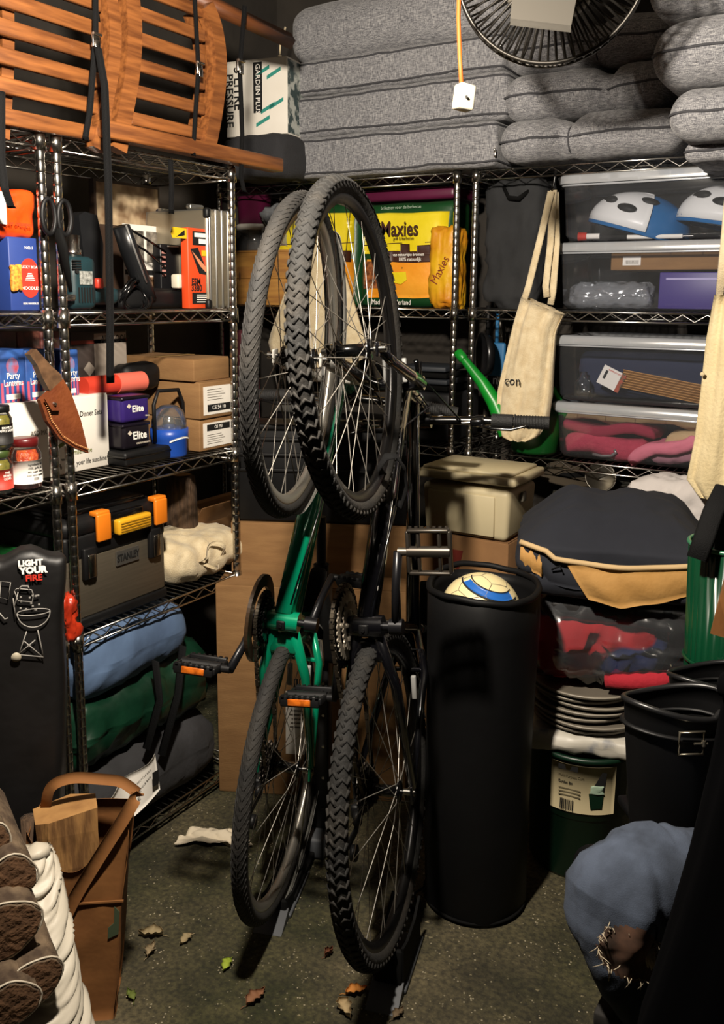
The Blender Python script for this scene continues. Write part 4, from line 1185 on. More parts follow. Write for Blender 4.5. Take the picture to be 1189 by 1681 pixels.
# open brown box and bark at the back of that shelf
loc, wd = leftbox(286, 392, z, -2.0); hh = ZZ(838, -2.0, loc[1]) - z
t = thing('open_carton', 'open brown cardboard box behind the canvas bundle', 'carton', loc, R90)
carton_parts(t, wd, .03, hh, cardboard_dark, flaps=False)
part('flap', MB().box((wd / 2, -.03, hh + .026), (wd, .003, .07), Matrix.Rotation(.5, 4, 'X')), cardboard_dark, t)
yb2 = LY(285, z, -1.97)
t = thing('bark_log', 'dark rough bark log leaning between the tool box and the open box', 'log', (-1.93, yb2, z))
part('bark', MB().lathe([(0, 0), (.045, 0), (.05, .1), (.046, .22), (.038, .27), (0, .272)], 18, fn=lambda a, r, zz, p: p + V((cos(a), sin(a), 0)) * (r * .12 * sin(9 * a + zz * 30)) + V((0, .0, 0))), mat('bark', '#3d2d1f', .9, col2='#5a4430', scale=18, stretch=(6, 6, 1), bump=.6, bscale=30), t)
part('cut_end', MB().disc((0, 0, .274), .03), mat('sawn_wood', '#a67c48', .8, col2='#8a6236', scale=20), t)

# ---- bags on the bottom shelf
def sack(name, label, cat, px0, px1, zb, zt_, X, dep, m, seed, amp=.03, fr=8, n=14):
    y0, y1 = LY(px0, (zb + zt_) / 2, X), LY(px1, (zb + zt_) / 2, X)
    hh = zt_ - zb
    t = thing(name, label, cat, (X - dep / 2, (y0 + y1) / 2, zb))
    def sg(u, q): return (q.x, q.y, max(-hh / 2, q.z))
    part('cloth', crumple((0, 0, hh / 2), (dep, y1 - y0, hh), min(hh, dep) * .45, n, amp, fr, seed, sag=sg), m, t)
    return t, y0, y1
tarp = mat('green_tarp', '#08281a', .4, col2='#0d3422', scale=10, bump=.5, bscale=12)
greycl = mat('dark_grey_cloth', '#29292b', .9, col2='#333336', scale=8, bump=.3, bscale=30)
bluecl = mat('blue_cotton', '#465a78', .9, col2='#536a8a', scale=7, bump=.35, bscale=14)
t, y0, y1 = sack('grey_bag', 'dark grey cloth bag on the bottom shelf with a white printed tag', 'bag', 120, 372, .07, .27, -1.69, .3, greycl, 11, .02, 7)
tg = thing('paper_tag', 'white crumpled printed paper lying on the dark grey bag', 'paper', (-1.66, LY(205, .24, -1.66), .2))
def tagf(u, v):
    y = (u - .5) * .2; zz = (v - .5) * .1 + y * .32
    return (.02 + .012 * sin(u * 9) * v - .02 * (v - .3) , y, zz + .005 * sin(u * 6))
part('sheet', MB().sheet(tagf, 18, 8, .0008), paper_white, tg)
RX = Matrix.Rotation(pi / 2, 4, 'Z') @ FRONT
lettering('FRAGILE', .02, ink, tg, (.036, -.05, .0), M=RX, rot=.3); lettering('PLEASE RECYCLE BAG', .0085, mat('grey_ink', '#6d675e', .7), tg, (.036, -.02, .035), M=RX, rot=.3)
part('print_block', MB().box((.036, .075, .028), (.001, .022, .04)), ink, tg)
t, _, _ = sack('green_tarp_bag', 'dark green tarpaulin bag between the blue cloth and the grey bag', 'bag', 118, 360, .27, .47, -1.71, .28, tarp, 23, .035, 9)
mb = MB()
for q in (((255, 1085), (262, 1150), (240, 1230)), ((300, 1060), (292, 1140), (265, 1240))):
    P = [on(a, b, 0, -1.665) - V((-1.71 - .14, 0, .27)) for a, b in q]
    yy = (LY(118, .37, -1.71) + LY(360, .37, -1.71)) / 2
    P = [V((p.x, p.y - yy, p.z)) for p in P]
    mb.tube(P, .014, 6, flat=(1, .18))
part('carry_strap', mb, strap_m, t, kind='stuff')
t, _, _ = sack('blue_cloth', 'folded pale blue cloth under the tool box shelf', 'cloth', 126, 318, .465, .64, -1.70, .28, bluecl, 31, .02, 7)

# ------------------------------------------------------------------ cushions along the top of the back racks
def cushion(label, px0, px1, z0, z1, Y, dep, puff=.02, r=.035, tuft=None, seed=0, rz=0.0, seam=(1,), X0=None, X1=None, tilt=0.0):
    a = BX(px0, (z0 + z1) / 2, Y) if X0 is None else X0
    b = BX(px1, (z0 + z1) / 2, Y) if X1 is None else X1
    wd, hh = b - a, z1 - z0
    M = Matrix.Translation(((a + b) / 2, Y, z0)) @ Matrix.Rotation(rz, 4, 'Z') @ Matrix.Rotation(tilt, 4, 'Y')
    t = thing('cushion', label, 'cushion', M=M, group='grey seat cushions')
    def shape(u, p):
        x, y, zz = u
        q = V(p)
        bulge = (1 - min(1, abs(x)) ** 4) * (1 - min(1, abs(y)) ** 4)
        q.z += (1 if zz > 0 else -.35) * puff * bulge * abs(zz)
        edge = (1 - min(1, abs(x)) ** 3) * (1 - abs(zz) ** 2)
        q.y += (-1 if y < 0 else 1) * puff * .5 * edge * abs(y)
        if tuft is not None:
            g = math.exp(-((x - tuft) / .10) ** 2)
            q.z -= g * hh * .16 * (1 if zz > 0 else -.5) * abs(zz)
            q.y += g * .035 * (1 if y < 0 else 0)
        q.z += .006 * nz((p.x, p.y, p.z), 7, seed) + .003 * nz((p.x, p.y, p.z), 21, seed)
        q.y += .006 * nz((p.x, p.z, p.y), 9, seed + 3)
        return q
    mb = MB().soft((0, dep / 2, hh / 2), (wd, dep, hh), min(r, hh * .48), (16, 6, 4), lambda u, p: shape(u, p), seg=4)
    o = part('cover', mb, heather_grey, t)
    for k in seam:
        # piping along the front and round the two ends, at height fraction k
        zc = hh * (.5 if k == 1 else k)
        pts = []
        L = wd / 2 - .0
        rr = min(r, hh * .48)
        def add(x, y):
            u = (max(-1, min(1, x / (wd / 2))), max(-1, min(1, (y - dep / 2) / (dep / 2))), (zc - hh / 2) / (hh / 2))
            az = abs(zc - hh / 2) - (hh / 2 - rr)
            ins = rr - sqrt(max(0, rr * rr - az * az)) if az > 0 else 0
            p = shape(u, V((x, y - dep / 2, zc - hh / 2))) + V((0, dep / 2, hh / 2))
            d = V((x, 0, 0)).normalized() if abs(x) >= wd / 2 - 1e-6 else V((0, -1, 0))
            pts.append(p - d * ins + V((0, 0, 0)))
        for i in range(5): add(-wd / 2, dep * .8 - (dep * .8 - rr) * i / 4)
        for i in range(1, 4):
            aa = pi / 2 * i / 4
            pts.append(None)
        x0_ = -wd / 2 + rr
        i0 = len(pts)
        for i in range(33): add(x0_ + (wd - 2 * rr) * i / 32, 0)
        for i in range(3): pts.append(None)
        for i in range(5): add(wd / 2, rr + (dep * .8 - rr) * i / 4)
        clean = []
        for i, p in enumerate(pts):
            if p is None:
                j0 = max(q for q in range(i) if pts[q] is not None); j1 = min(q for q in range(i, len(pts)) if pts[q] is not None)
                f = (i - j0) / (j1 - j0)
                A, B = pts[j0], pts[j1]
                cor = V((A.x if abs(A.x) > abs(B.x) else B.x, min(A.y, B.y), (A.z + B.z) / 2))
                p = A * (1 - f) ** 2 + cor * (2 * f * (1 - f)) + B * f * f
            clean.append(p)
        part('piping', MB().tube(clean, .0036, 6), piping_m, t)
    if tuft is not None:
        xs = tuft * wd / 2
        pts = []
        for i in range(9):
            zz = -1 + 2 * i / 8
            u = (tuft, -1 if abs(zz) < .99 else -.9, zz)
            rr = min(r, hh * .48); az = abs(zz) * hh / 2 - (hh / 2 - rr)
            ins = rr - sqrt(max(0, rr * rr - az * az)) if az > 0 else 0
            pts.append(shape(u, V((xs, -dep / 2 + ins, zz * hh / 2))) + V((0, dep / 2 - .002, hh / 2)))
        part('tuft_seam', MB().tube(pts, .003, 6), piping_m, t)
    return t, wd, hh
YC = 2.735
zb = 1.908
zq = [zb, ZZ(212, -1.6, YC), ZZ(138, -1.6, YC), ZZ(76, -1.6, YC)]
a1 = cushion('bottom cushion of the left stack, flat box-edged grey cushion', 464, 815, zq[0], zq[1] - .004, YC, .42, .004, .02, seed=1, seam=(.1, .9))
cushion('second cushion from the bottom of the left stack, grey with piped edges', 470, 832, zq[1], zq[2] - .004, YC + .01, .42, .006, .022, seed=2, seam=(.12, .9))
a3 = cushion('third cushion from the bottom of the left stack, thinner grey cushion', 464, 826, zq[2], zq[3] - .004, YC + .012, .42, .006, .022, seed=3, seam=(.1, .88))
a4 = cushion('plump rounded grey cushion topping the left stack, with cream tie cord', 468, 830, zq[3], zq[3] + .19, YC + .02, .42, .012, .07, seed=4, seam=())
def pull(t, x, z, l):
    mb = MB().soft((x, -.012, z), (.006, .006, .01), .002); mb.soft((x + .002, -.014, z - l * .6), (.007, .004, l), .0018)
    part('zip_pull', mb, chrome, t, 'bright zip pull')
pull(a1[0], a1[1] / 2 - .0, .045, .02); pull(a3[0], a3[1] / 2 - .004, .07, .025)
cm = MB().tube([(-a4[1] / 2 + .01, -.01, .12), (-a4[1] / 2 - .012, -.012, .06), (-a4[1] / 2 - .014, -.012, .03)], .0035, 6)
cm.soft((-a4[1] / 2 - .014, -.012, .022), (.012, .012, .014), .004)
part('tie_cord', cm, canvas, a4[0], 'cream tie cord')
Y2 = 2.70
z2 = [1.912, ZZ(184, -.95, Y2), ZZ(102, -.95, Y2)]
b1 = cushion('tufted grey cushion lowest beside the left stack, above the helmet box', 812, 1122, z2[0], z2[1] - .006, Y2, .42, .010, .075, tuft=-.2, seed=7)
cushion('tufted grey cushion second from the bottom, behind the wire fan', 818, 1105, z2[1], z2[2] - .002, Y2 + .03, .40, .004, .07, tuft=.25, seed=8)
pull(b1[0], b1[1] / 2 - .002, .075, .018)
cushion('third tufted grey cushion, mostly hidden behind the wire fan', 824, 1110, z2[2] + .004, z2[2] + .13, Y2 + .05, .38, .012, .06, tuft=.1, seed=9)
# nearer stack at the right edge
Y3 = 2.44
def rcush(label, px0, pyt, pyb, seed, Yk, sx=.5, puff=.012):
    x0 = BX(px0, 1.95, Yk); za, zb_ = ZZ(pyb, x0 + .1, Yk), ZZ(pyt, x0 + .1, Yk)
    return cushion(label, 0, 0, za, zb_, Yk, .5, puff, .085, seed=seed, X0=x0, X1=x0 + sx, tilt=radians(0)), x0, za, zb_
q0 = rcush('small flattened grey cushion lowest at the right edge', 1124, 226, 262, 14, 2.56, .55, .002)
q1 = rcush('plump grey cushion second from the bottom at the right edge', 1092, 140, 224, 11, 2.44, .5)
q2 = rcush('plump grey cushion third from the bottom at the right edge', 1056, 22, 134, 12, 2.42, .5)
q3 = rcush('top grey cushion at the right edge, cut by the top of the view', 1046, -80, 17, 13, 2.46, .5)

# ------------------------------------------------------------------ fan and cord in front of the cushions
FC = at(906, -62, 1.98)
axd = (CAM - FC); axd.z = -.42; axd = axd.normalized()
upv = V((0, 0, 1)); rx = upv.cross(axd).normalized(); up2 = axd.cross(rx)
MF = Matrix(((rx.x, up2.x, axd.x, FC.x), (rx.y, up2.y, axd.y, FC.y), (rx.z, up2.z, axd.z, FC.z), (0, 0, 0, 1)))
t = thing('caged_fan', 'dark wire-caged fan with metal bracket hanging in front of the cushions', 'fan', M=MF)
RF = .205
part('front_ring', MB().torus(RF, .0045, 64, 8, c=(0, 0, .03), ax='z'), dark_wire, t)
part('rear_ring', MB().torus(RF * 1.02, .0045, 64, 8, c=(0, 0, -.05), ax='z'), dark_wire, t)
part('inner_ring', MB().torus(.11, .003, 40, 6, c=(0, 0, .062), ax='z'), dark_wire, t)
bar = MB().tube([(.05, 0, .072), (.11, 0, .066), (RF * .8, 0, .052), (RF * .97, 0, .034), (RF * 1.005, 0, .0), (RF * 1.02, 0, -.05), (RF * .85, 0, -.085), (.07, 0, -.11)], .0028, 6).mesh('cage_bar', dark_wire)
for k in range(64):
    o = link('cage_bar', bar, t); o.rotation_euler = (0, 0, 2 * pi * k / 64)
part('hub_plate', MB().lathe([(0, .078), (.045, .078), (.055, .07), (.055, .064), (0, .064)], 24), mat('bare_metal', '#8c887f', .35, .9), t)
part('motor', MB().lathe([(0, -.03), (.105, -.03), (.118, -.04), (.118, -.12), (.09, -.15), (0, -.15)], 32), mat('cream_metal', '#a8a294', .4, .6), t, 'pale motor drum')
def inF(px, py, d): return MF.inverted() @ at(px, py, d)
c1, c2, c3, c4 = inF(846, -60, 1.84), inF(958, -60, 1.84), inF(938, 42, 1.80), inF(838, 30, 1.80)
br = MB()
br.add([c1, c2, c3, c4] + [p + V((0, 0, -.003)) for p in (c1, c2, c3, c4)], [(3, 2, 1, 0), (4, 5, 6, 7), (0, 1, 5, 4), (1, 2, 6, 5), (2, 3, 7, 6), (3, 0, 4, 7)], False)
d_ = (c3 - c4)
br.add([c4, c3, c3 + V((0, -.013, .004)), c4 + V((0, -.013, .004))], [(0, 1, 2, 3), (3, 2, 1, 0)], False)
part('bracket_plate', br, mat('bracket_metal', '#77736b', .5, .6), t, 'flat metal bracket plate')
part('hanging_bar', MB().tube([MF.inverted() @ V((FC.x, FC.y, HC)), MF.inverted() @ (FC + V((0, 0, .1))), V((0, 0, -.1))], .012, 8), dark_wire, t)
hk = at(762, 160, 1.9)
t = thing('cord_connector', 'orange cord with cream block connector hanging before the grey cushions', 'cord', hk)
P = [at(754, -70, 1.9) - hk, at(753, 30, 1.9) - hk, at(755, 90, 1.9) - hk, at(758, 142, 1.9) - hk]
P[0].z = HC - hk.z
part('cord', MB().tube(P, .0048, 8), mat('orange_cord', '#c4682a', .5), t, 'orange cord')
part('connector', MB().soft((0, 0, 0), (.038, .034, .052), .005, M=Matrix.Rotation(radians(55), 4, 'Z') @ Matrix.Rotation(radians(7), 4, 'Y')), mat('cream_plastic', '#cfc8b4', .5), t)
part('socket_hole', MB().cyl((.014, -.016, -.004), (.016, -.022, -.004), .003, n=8), ink, t)

# ------------------------------------------------------------------ back left rack, upper shelf
z = 1.458
def backbox(px0, px1, z, Y):
    a, b = BX(px0, z, Y), BX(px1, z, Y)
    return V((a, Y, z)), b - a
pine = mat('pine_wood', '#9a6a34', .6, col2='#b3823f', scale=4, stretch=(1.5, 8, 14), lo=.4, hi=.6)
loc, wd = backbox(384, 474, z, 2.80); hh = hgt(415, loc.x, 2.8, z)
t = thing('pine_box', 'pine wood box with knots at the back, left of the bicycle wheels', 'box', loc)
for k in range(2):
    part('board', MB().soft((wd / 2, .008, hh * (.25 + .5 * k)), (wd, .016, hh * .497), .002), pine, t)
for x in (.007, wd - .007): part('side_board', MB().soft((x, .1, hh / 2), (.014, .166, hh), .002), pine, t)
part('back_board', MB().soft((wd / 2, .19, hh / 2), (wd, .014, hh), .002), pine, t)
part('lid_board', MB().soft((wd / 2, .1, hh + .004), (wd, .196, .008), .002), pine, t)
part('knot', MB().lathe([(0, 0), (.008, 0), (.007, .0008), (0, .0008)], 14, M=Matrix.Translation((wd * .12, -.0002, hh * .55)) @ FRONT @ Matrix.Diagonal((.6, 2.2, 1, 1))), mat('knot_wood', '#5e3c1c', .7), t, 'dark knot')
zt = z + hh + .009
loc, wd = backbox(378, 423, zt, 2.86); hh = hgt(368, loc.x, 2.86, zt)
t = thing('clear_tub', 'clear round tub with white lid on the pine box', 'tub', loc + V((wd / 2, wd / 2, 0)))
r = wd / 2
part('tub', MB().lathe([(0, 0), (r * .9, 0), (r * .97, hh * .8), (r * .9, hh * .8), (r * .85, .004), (0, .004)], 28), clear('tub_plastic', '#e6e8e6', .15, .15, .2), t)
part('lid', MB().lathe([(r * .95, hh * .78), (r * 1.03, hh * .78), (r * 1.03, hh * .97), (r * .95, hh), (0, hh)], 28), white_card, t, 'white lid')
zt2 = zt + hh + .001; h2 = hgt(312, loc.x, 2.86, zt2)
t = thing('maroon_bucket', 'maroon plastic bucket stacked on the clear tub', 'bucket', (loc.x + r, 2.86 + r, zt2))
mar = mat('maroon_plastic', '#4e1230', .4, col2='#581737', scale=6)
part('body', MB().lathe([(0, 0), (r * .9, 0), (r, h2 * .86), (r * 1.06, h2 * .88), (r * 1.06, h2), (r, h2), (r * .85, .01), (0, .01)], 28), mar, t)
part('lug', MB().soft((r * .95, -.02, h2 * .9), (.03, .03, .03), .006), mar, t)
loc, wd = backbox(424, 474, zt, 2.84)
t = thing('plastic_bag', 'crumpled clear plastic bag with a blue base on the pine box', 'bag', loc + V((wd / 2, .06, 0)))
part('film', crumple((0, 0, .08), (wd, .1, .16), .04, 9, .03, 26, 6), clear('clear_film', '#dfe2e4', .28, .12, .6), t)
part('blue_print', crumple((-.005, .004, .03), (wd * .7, .06, .05), .02, 5, .01, 26, 7), mat('cyan_print', '#3f93ae', .5), t, 'pale blue contents')
# charcoal bags
yel = mat('bag_yellow', '#d9c414', .38, col2='#e6d232', scale=7, bump=.35, bscale=16)
ora = mat('bag_orange', '#df8a1c', .38, col2='#e9a030', scale=8, bump=.35, bscale=18)
grn = mat('bag_green', '#14401f', .4, bump=.3, bscale=18)
brn = mat('bag_brown', '#3a1c10', .5)
def fuelbag(label, px0, px1, pyt, Y, title, seed, full=True):
    loc, wd = backbox(px0, px1, z, Y); hh = hgt(pyt, loc.x, Y, z)
    t = thing('fuel_bag', label, 'bag', loc, 0, 'yellow briquette bags')
    dep = .13
    def fn(u, p):
        b = (1 - abs(u[0]) ** 4) * (1 - abs(u[2]) ** 4)
        return p + V((.004 * nz(p, 18, seed), (.03 * b) * (-1 if u[1] < 0 else 1) * abs(u[1]) + .006 * nz(p, 22, seed + 4), .004 * nz(p, 12, seed + 8)))
    o = part('sack', MB().soft((wd / 2, dep / 2 + .03, hh / 2), (wd, dep, hh), .02, (10, 2, 10), fn, seg=2), grn, t)
    def panel(name, x0, x1, z0, z1, m, off=.0015, lab=None):
        def f(u, v):
            X = wd * (x0 + (x1 - x0) * u); Zz = hh * (z0 + (z1 - z0) * v)
            uu = (X / wd * 2 - 1, -1, Zz / hh * 2 - 1)
            q = fn(uu, V((X - wd / 2, -dep / 2, Zz - hh / 2))) + V((wd / 2, dep / 2 + .03, hh / 2))
            return (q.x, q.y - off, q.z)
        return part(name, MB().sheet(f, 10, 10, .0005), m, t, lab)
    panel('yellow_panel', .06, .95, .52, .90, yel); panel('orange_panel', .10, .95, .09, .46, ora)
    panel('dark_band', .36, .93, .43, .535, brn, .003); panel('photo_panel', .06, .34, .18, .44, mat('coal_photo', '#4a2a1c', .5, col2='#b06a3a', scale=50), .003)
    panel('briquettes', .48, .58, .50, .60, brn, .0035); panel('briquettes', .66, .80, .50, .585, brn, .0035)
    panel('rule', .06, .5, .605, .612, brn, .003); panel('rule', .74, .95, .605, .612, brn, .003)
    if full:
        y_ = .003
        lettering(title, .072, brn, t, (wd * .28, y_ - .014, hh * .74), sx=.75, bold=.0012)
        lettering('van natuurlijke bronnen', .016, white_ink, t, (wd * .42, y_ - .016, hh * .50), sx=.8)
        lettering('100% natuurlijk', .018, white_ink, t, (wd * .48, y_ - .016, hh * .455), sx=.8)
        lettering('grill & barbecue', .016, brn, t, (wd * .42, y_ - .016, hh * .655), sx=.8)
        lettering('Made in Nederland', .026, white_ink, t, (wd * .16, y_ + .004, hh * .045), sx=.8)
        lettering('briketten voor de barbecue', .016, mat('pale_green_ink', '#9ab09a', .6), t, (wd * .25, y_ + .006, hh * .95), sx=.9)
        part('speech_panel', MB().poly([(wd * .36, hh * .33), (wd * .55, hh * .34), (wd * .56, hh * .26), (wd * .5, hh * .22), (wd * .36, hh * .25)], -.001), yel, t, loc=(0, y_ - .008, 0))
    return t
fuelbag('yellow, orange and green briquette bag, right one of the pair behind the wheels', 585, 738, 335, 2.82, 'Maxies', 3)
fuelbag('yellow and orange briquette bag behind the wheel spokes', 440, 584, 338, 2.85, 'Maxies', 13, False)
loc, wd = backbox(704, 752, z, 2.815); hh = hgt(372, loc.x, 2.815, z)
t = thing('folded_fuel_bag', 'small folded yellow bag with brown lettering beside the back post', 'bag', loc + V((wd * .5, .03, 0)))
part('sack', crumple((0, 0, hh / 2), (wd, .09, hh), .03, 9, .018, 22, 17), mat('bag_yellow2', '#d8a81c', .4, col2='#c2781a', scale=9, bump=.4, bscale=20), t)
lettering('Maxies', .045, mat('brown_ink', '#7a2a0c', .7), t, (-.028, -.052, hh * .3), rot=radians(62), sx=.8)
loc, wd = backbox(588, 742, 1.81, 2.84)
t = thing('maroon_tub', 'flat maroon plastic tub lying on the briquette bag', 'tub', (loc.x, 2.86, z + hgt(335, loc.x, 2.82, z) + .006))
part('tub', MB().soft((wd / 2, .1, .022), (wd, .2, .04), .014, 2, seg=2), mar, t)
# canvas tote hanging behind the wheels
hk = on(520, 372, 1, 2.76)
t = thing('canvas_tote', 'cream canvas tote hanging behind the spokes of the front wheels', 'bag', hk)
o_ = [on(a, b, 1, 2.76) - hk for a, b in ((430, 585), (452, 520), (490, 420), (500, 392), (545, 392), (560, 430), (590, 520), (604, 575), (590, 596), (520, 600), (450, 598))]
def totef(outline_l, outline_r, dep, seed):
    def f(u, v):
        i = v * (len(outline_l) - 1); k = min(int(i), len(outline_l) - 2); f_ = i - k
        L = outline_l[k].lerp(outline_l[k + 1], f_); R_ = outline_r[k].lerp(outline_r[k + 1], f_)
        a = 2 * pi * u
        c = (L + R_) / 2; h = (R_ - L) / 2
        p = c + h * cos(a) + V((0, 1, 0)) * (dep * sin(a) * (.35 + .65 * sin(min(1, (1 - v) * 1.3 + .2) * pi / 2)))
        p += V((0, .006 * sin(a * 7 + seed + v * 5) + .004 * sin(a * 13 + seed), 0))
        return p
    return f
Lp = [on(a, b, 1, 2.76) - hk for a, b in ((500, 392), (488, 430), (462, 500), (440, 560), (448, 596), (500, 604))]
Rp = [on(a, b, 1, 2.76) - hk for a, b in ((546, 392), (560, 430), (582, 500), (602, 565), (596, 592), (540, 602))]
part('bag', MB().sheet(totef(Lp, Rp, .03, 1), 40, 18, .0015, closed_u=True), canvas, t)
part('handle', MB().tube([on(a, b, 1, 2.755) - hk for a, b in ((506, 394), (518, 330), (524, 300), (530, 330), (540, 394))], .008, 6, flat=(1, .3)), canvas, t)
# middle shelf of the back left rack: dark cases behind the bicycles
z = .982
blk2 = mat('charcoal_plastic', '#1c1d20', .55, col2='#232428', scale=14)
loc, wd = backbox(640, 738, z, 2.86); hh = hgt(640, loc.x, 2.86, z)
t = thing('dark_case', 'dark grey case behind the handlebars, under the briquette bags', 'case', loc)
carton_parts(t, wd, .25, hh, blk2, .012, False, 'shell')
part('grille', MB().box((wd * .6, -.004, hh * .4), (wd * .4, .006, hh * .35)), black_matte, t); part('pale_strip', MB().box((wd * .5, -.004, hh * .75), (wd * .8, .004, .014)), mat('grey_edge', '#8a8a88', .3, .5), t)
t = thing('dark_folder_pile', 'pile of dark folders leaning on the dark grey case', 'folder', loc + V((0, .02, hh + .002)))
for k in range(4): part('folder', MB().soft((wd * .45, .1, .012 + .022 * k), (wd * (.95 - .06 * k), .2, .018), .004, M=Matrix.Rotation(.05 * (k - 1), 4, 'Z')), (black_matte, mat('slate_folder', '#2c3036', .6))[k % 2], t)
loc, wd = backbox(440, 630, z, 2.86); hh = hgt(655, loc.x, 2.86, z)
t = thing('grey_machine', 'grey and black machine behind the wheels on the middle back shelf', 'appliance', loc)
carton_parts(t, wd, .22, hh * .5, black_plastic, .015, False, 'base')
part('upper_body', MB().soft((wd * .25, .1, hh * .75), (wd * .42, .18, hh * .5), .02, 2, seg=2), mat('grey_plastic', '#5e5d59', .5), t, 'grey upper body')
part('knob', MB().cyl((wd * .62, .02, hh * .62), (wd * .62, -.02, hh * .62), .025, n=18), chrome, t)
loc, wd = backbox(378, 418, z, 2.83); hh = hgt(545, loc.x, 2.83, z)
t = thing('pink_cloth', 'dusty pink cloth hanging in the back left corner', 'cloth', loc + V((wd / 2, .02, 0)))
part('cloth', crumple((0, 0, hh / 2), (wd, .04, hh), .015, 8, .012, 20, 9), mat('dusty_pink', '#a85a68', .9), t)

# ------------------------------------------------------------------ black crate and cardboard behind the bicycles
def cardbox(label, px0, px1, pyt, near, rz, dep, m, zb_=0.0, name='carton', **k):
    """box standing on the floor, its front lower edge through the point near, turned by rz"""
    dx = V((cos(rz), sin(rz), 0)); n = V((-sin(rz), cos(rz), 0))
    def X_at(px, z_):
        lo_, hi_ = -3.0, 3.0
        for _ in range(40):
            md = (lo_ + hi_) / 2
            if proj(near + dx * md + V((0, 0, z_)))[0] < px: lo_ = md
            else: hi_ = md
        return lo_
    s0, s1 = X_at(px0, .3), X_at(px1, .3)
    p = near + dx * s0
    h = ZZ(pyt, (near + dx * (s0 + s1) / 2).x, (near + dx * (s0 + s1) / 2).y) - zb_
    t = thing(name, label, 'carton', (p.x, p.y, zb_), rz)
    return t, s1 - s0, h
n1 = V((-1.60, 2.0, 0)); rzc = radians(26)
t, wd, h1 = cardbox('large upright brown cardboard box directly behind the bicycles', 357, 668, 966, n1, rzc, .12, cardboard)
carton_parts(t, wd, .12, h1, cardboard)
part('packing_slip', MB().box((wd * .44, -.001, h1 * .36), (.085, .001, .2)), paper_white, t, 'white packing slip')
for k in range(7): part('text_line', MB().box((wd * .43, -.0018, h1 * (.34 + .02 * k)), (.05 - .006 * (k % 3), .0006, .005)), mat('grey_ink', '#6d675e', .7), t)
for k in range(9): part('bar', MB().box((wd * .40 + .0075 * k, -.0018, h1 * .535), (.002 + .002 * (k % 3), .0006, .05)), ink, t)
n2 = n1 + V((-sin(rzc), cos(rzc), 0)) * .135
t, wd, h2 = cardbox('taller brown cardboard box standing behind the large one', 383, 668, 862, n2, rzc, .1, cardboard)
carton_parts(t, wd, .13, h2, cardboard)
n3 = n2 + V((-sin(rzc), cos(rzc), 0)) * .01
dx = V((cos(rzc), sin(rzc), 0))
t = thing('black_crate', 'black plastic crate resting on the taller cardboard box behind the wheels', 'crate', tuple(V(t.location) + V((0, 0, h2 + .004)) + dx * .0), rzc)
hc = ZZ(700, -1.6, 2.2) - h2
part('tub', MB().soft((wd / 2, .065, hc / 2), (wd, .125, hc), .01), black_plastic, t)
for k in range(3): part('rib', MB().soft((wd / 2, .064, hc * (.55 + .16 * k)), (wd + .012, .137, .012), .004), black_plastic, t)
part('rim', MB().soft((wd / 2, .064, hc), (wd + .02, .145, .016), .005), black_plastic, t)

# ------------------------------------------------------------------ cream lidded box on a carton
YBx = 2.50
zt0 = ZZ(889, -1.05, YBx)
loc, wd = backbox(694, 833, zt0, YBx); hh = hgt(772, loc.x + wd / 2, YBx, zt0)
t = thing('brown_carton', 'brown carton with small red mark under the cream lidded box', 'carton', (loc.x - .02, YBx + .01, 0))
carton_parts(t, wd + .02, .24, zt0 - .006, cardboard_dark)
part('red_mark', MB().poly([(wd * .42, zt0 - .05), (wd * .55, zt0 - .05), (wd * .5, zt0 - .12), (wd * .44, zt0 - .10)], -.001), mat('dull_red', '#7a2c22', .6), t, 'red printed mark')
t = thing('cream_storage_box', 'cream plastic storage box with lid beside the football bag', 'box', loc)
cream = mat('cream_box', '#bdb08d', .5, col2='#c4b795', scale=3)
def tap(u, p): return V((p.x * (1 + .03 * u[2]), p.y * (1 + .03 * u[2]), p.z))
part('tub', MB().soft((wd / 2, .11, hh * .38), (wd, .22, hh * .76), .018, 1, tap, seg=3), cream, t)
part('lid', MB().soft((wd / 2 + .004, .11, hh * .9), (wd + .045, .25, hh * .13), .008), cream, t)
part('lid_top', MB().soft((wd / 2, .11, hh * .985), (wd + .01, .22, hh * .06), .006), cream, t)
part('front_recess', MB().soft((wd * .46, -.003, hh * .36), (wd * .78, .008, hh * .6), .003), cream, t)
part('side_clip', MB().soft((wd + .012, .09, hh * .62), (.01, .03, .03), .003), mat('grey_edge2', '#6f6b60', .5), t)

# ------------------------------------------------------------------ back right rack
# hanging black cloth bags between the posts and the tote
z = 1.458
loc, wd = backbox(786, 872, z, 2.87); hh = hgt(292, loc.x, 2.87, z)
chc = mat('charcoal_bag', '#202123', .9, col2='#292a2c', scale=8, bump=.4, bscale=14)
t = thing('black_cloth_bag', 'slumped charcoal cloth bag on the shelf behind the hanging tote', 'bag', loc + V((wd / 2, .12, 0)))
part('cloth', crumple((0, 0, hh * .5), (wd * 1.1, .2, hh * .98), .05, 12, .025, 9, 12), chc, t)
part('handle', MB().tube([(-.03, -.09, hh * .93), (0, -.115, hh * .84), (.035, -.115, hh * .83), (.07, -.09, hh * .9)], .009, 8, flat=(1, .4)), black_matte, t)
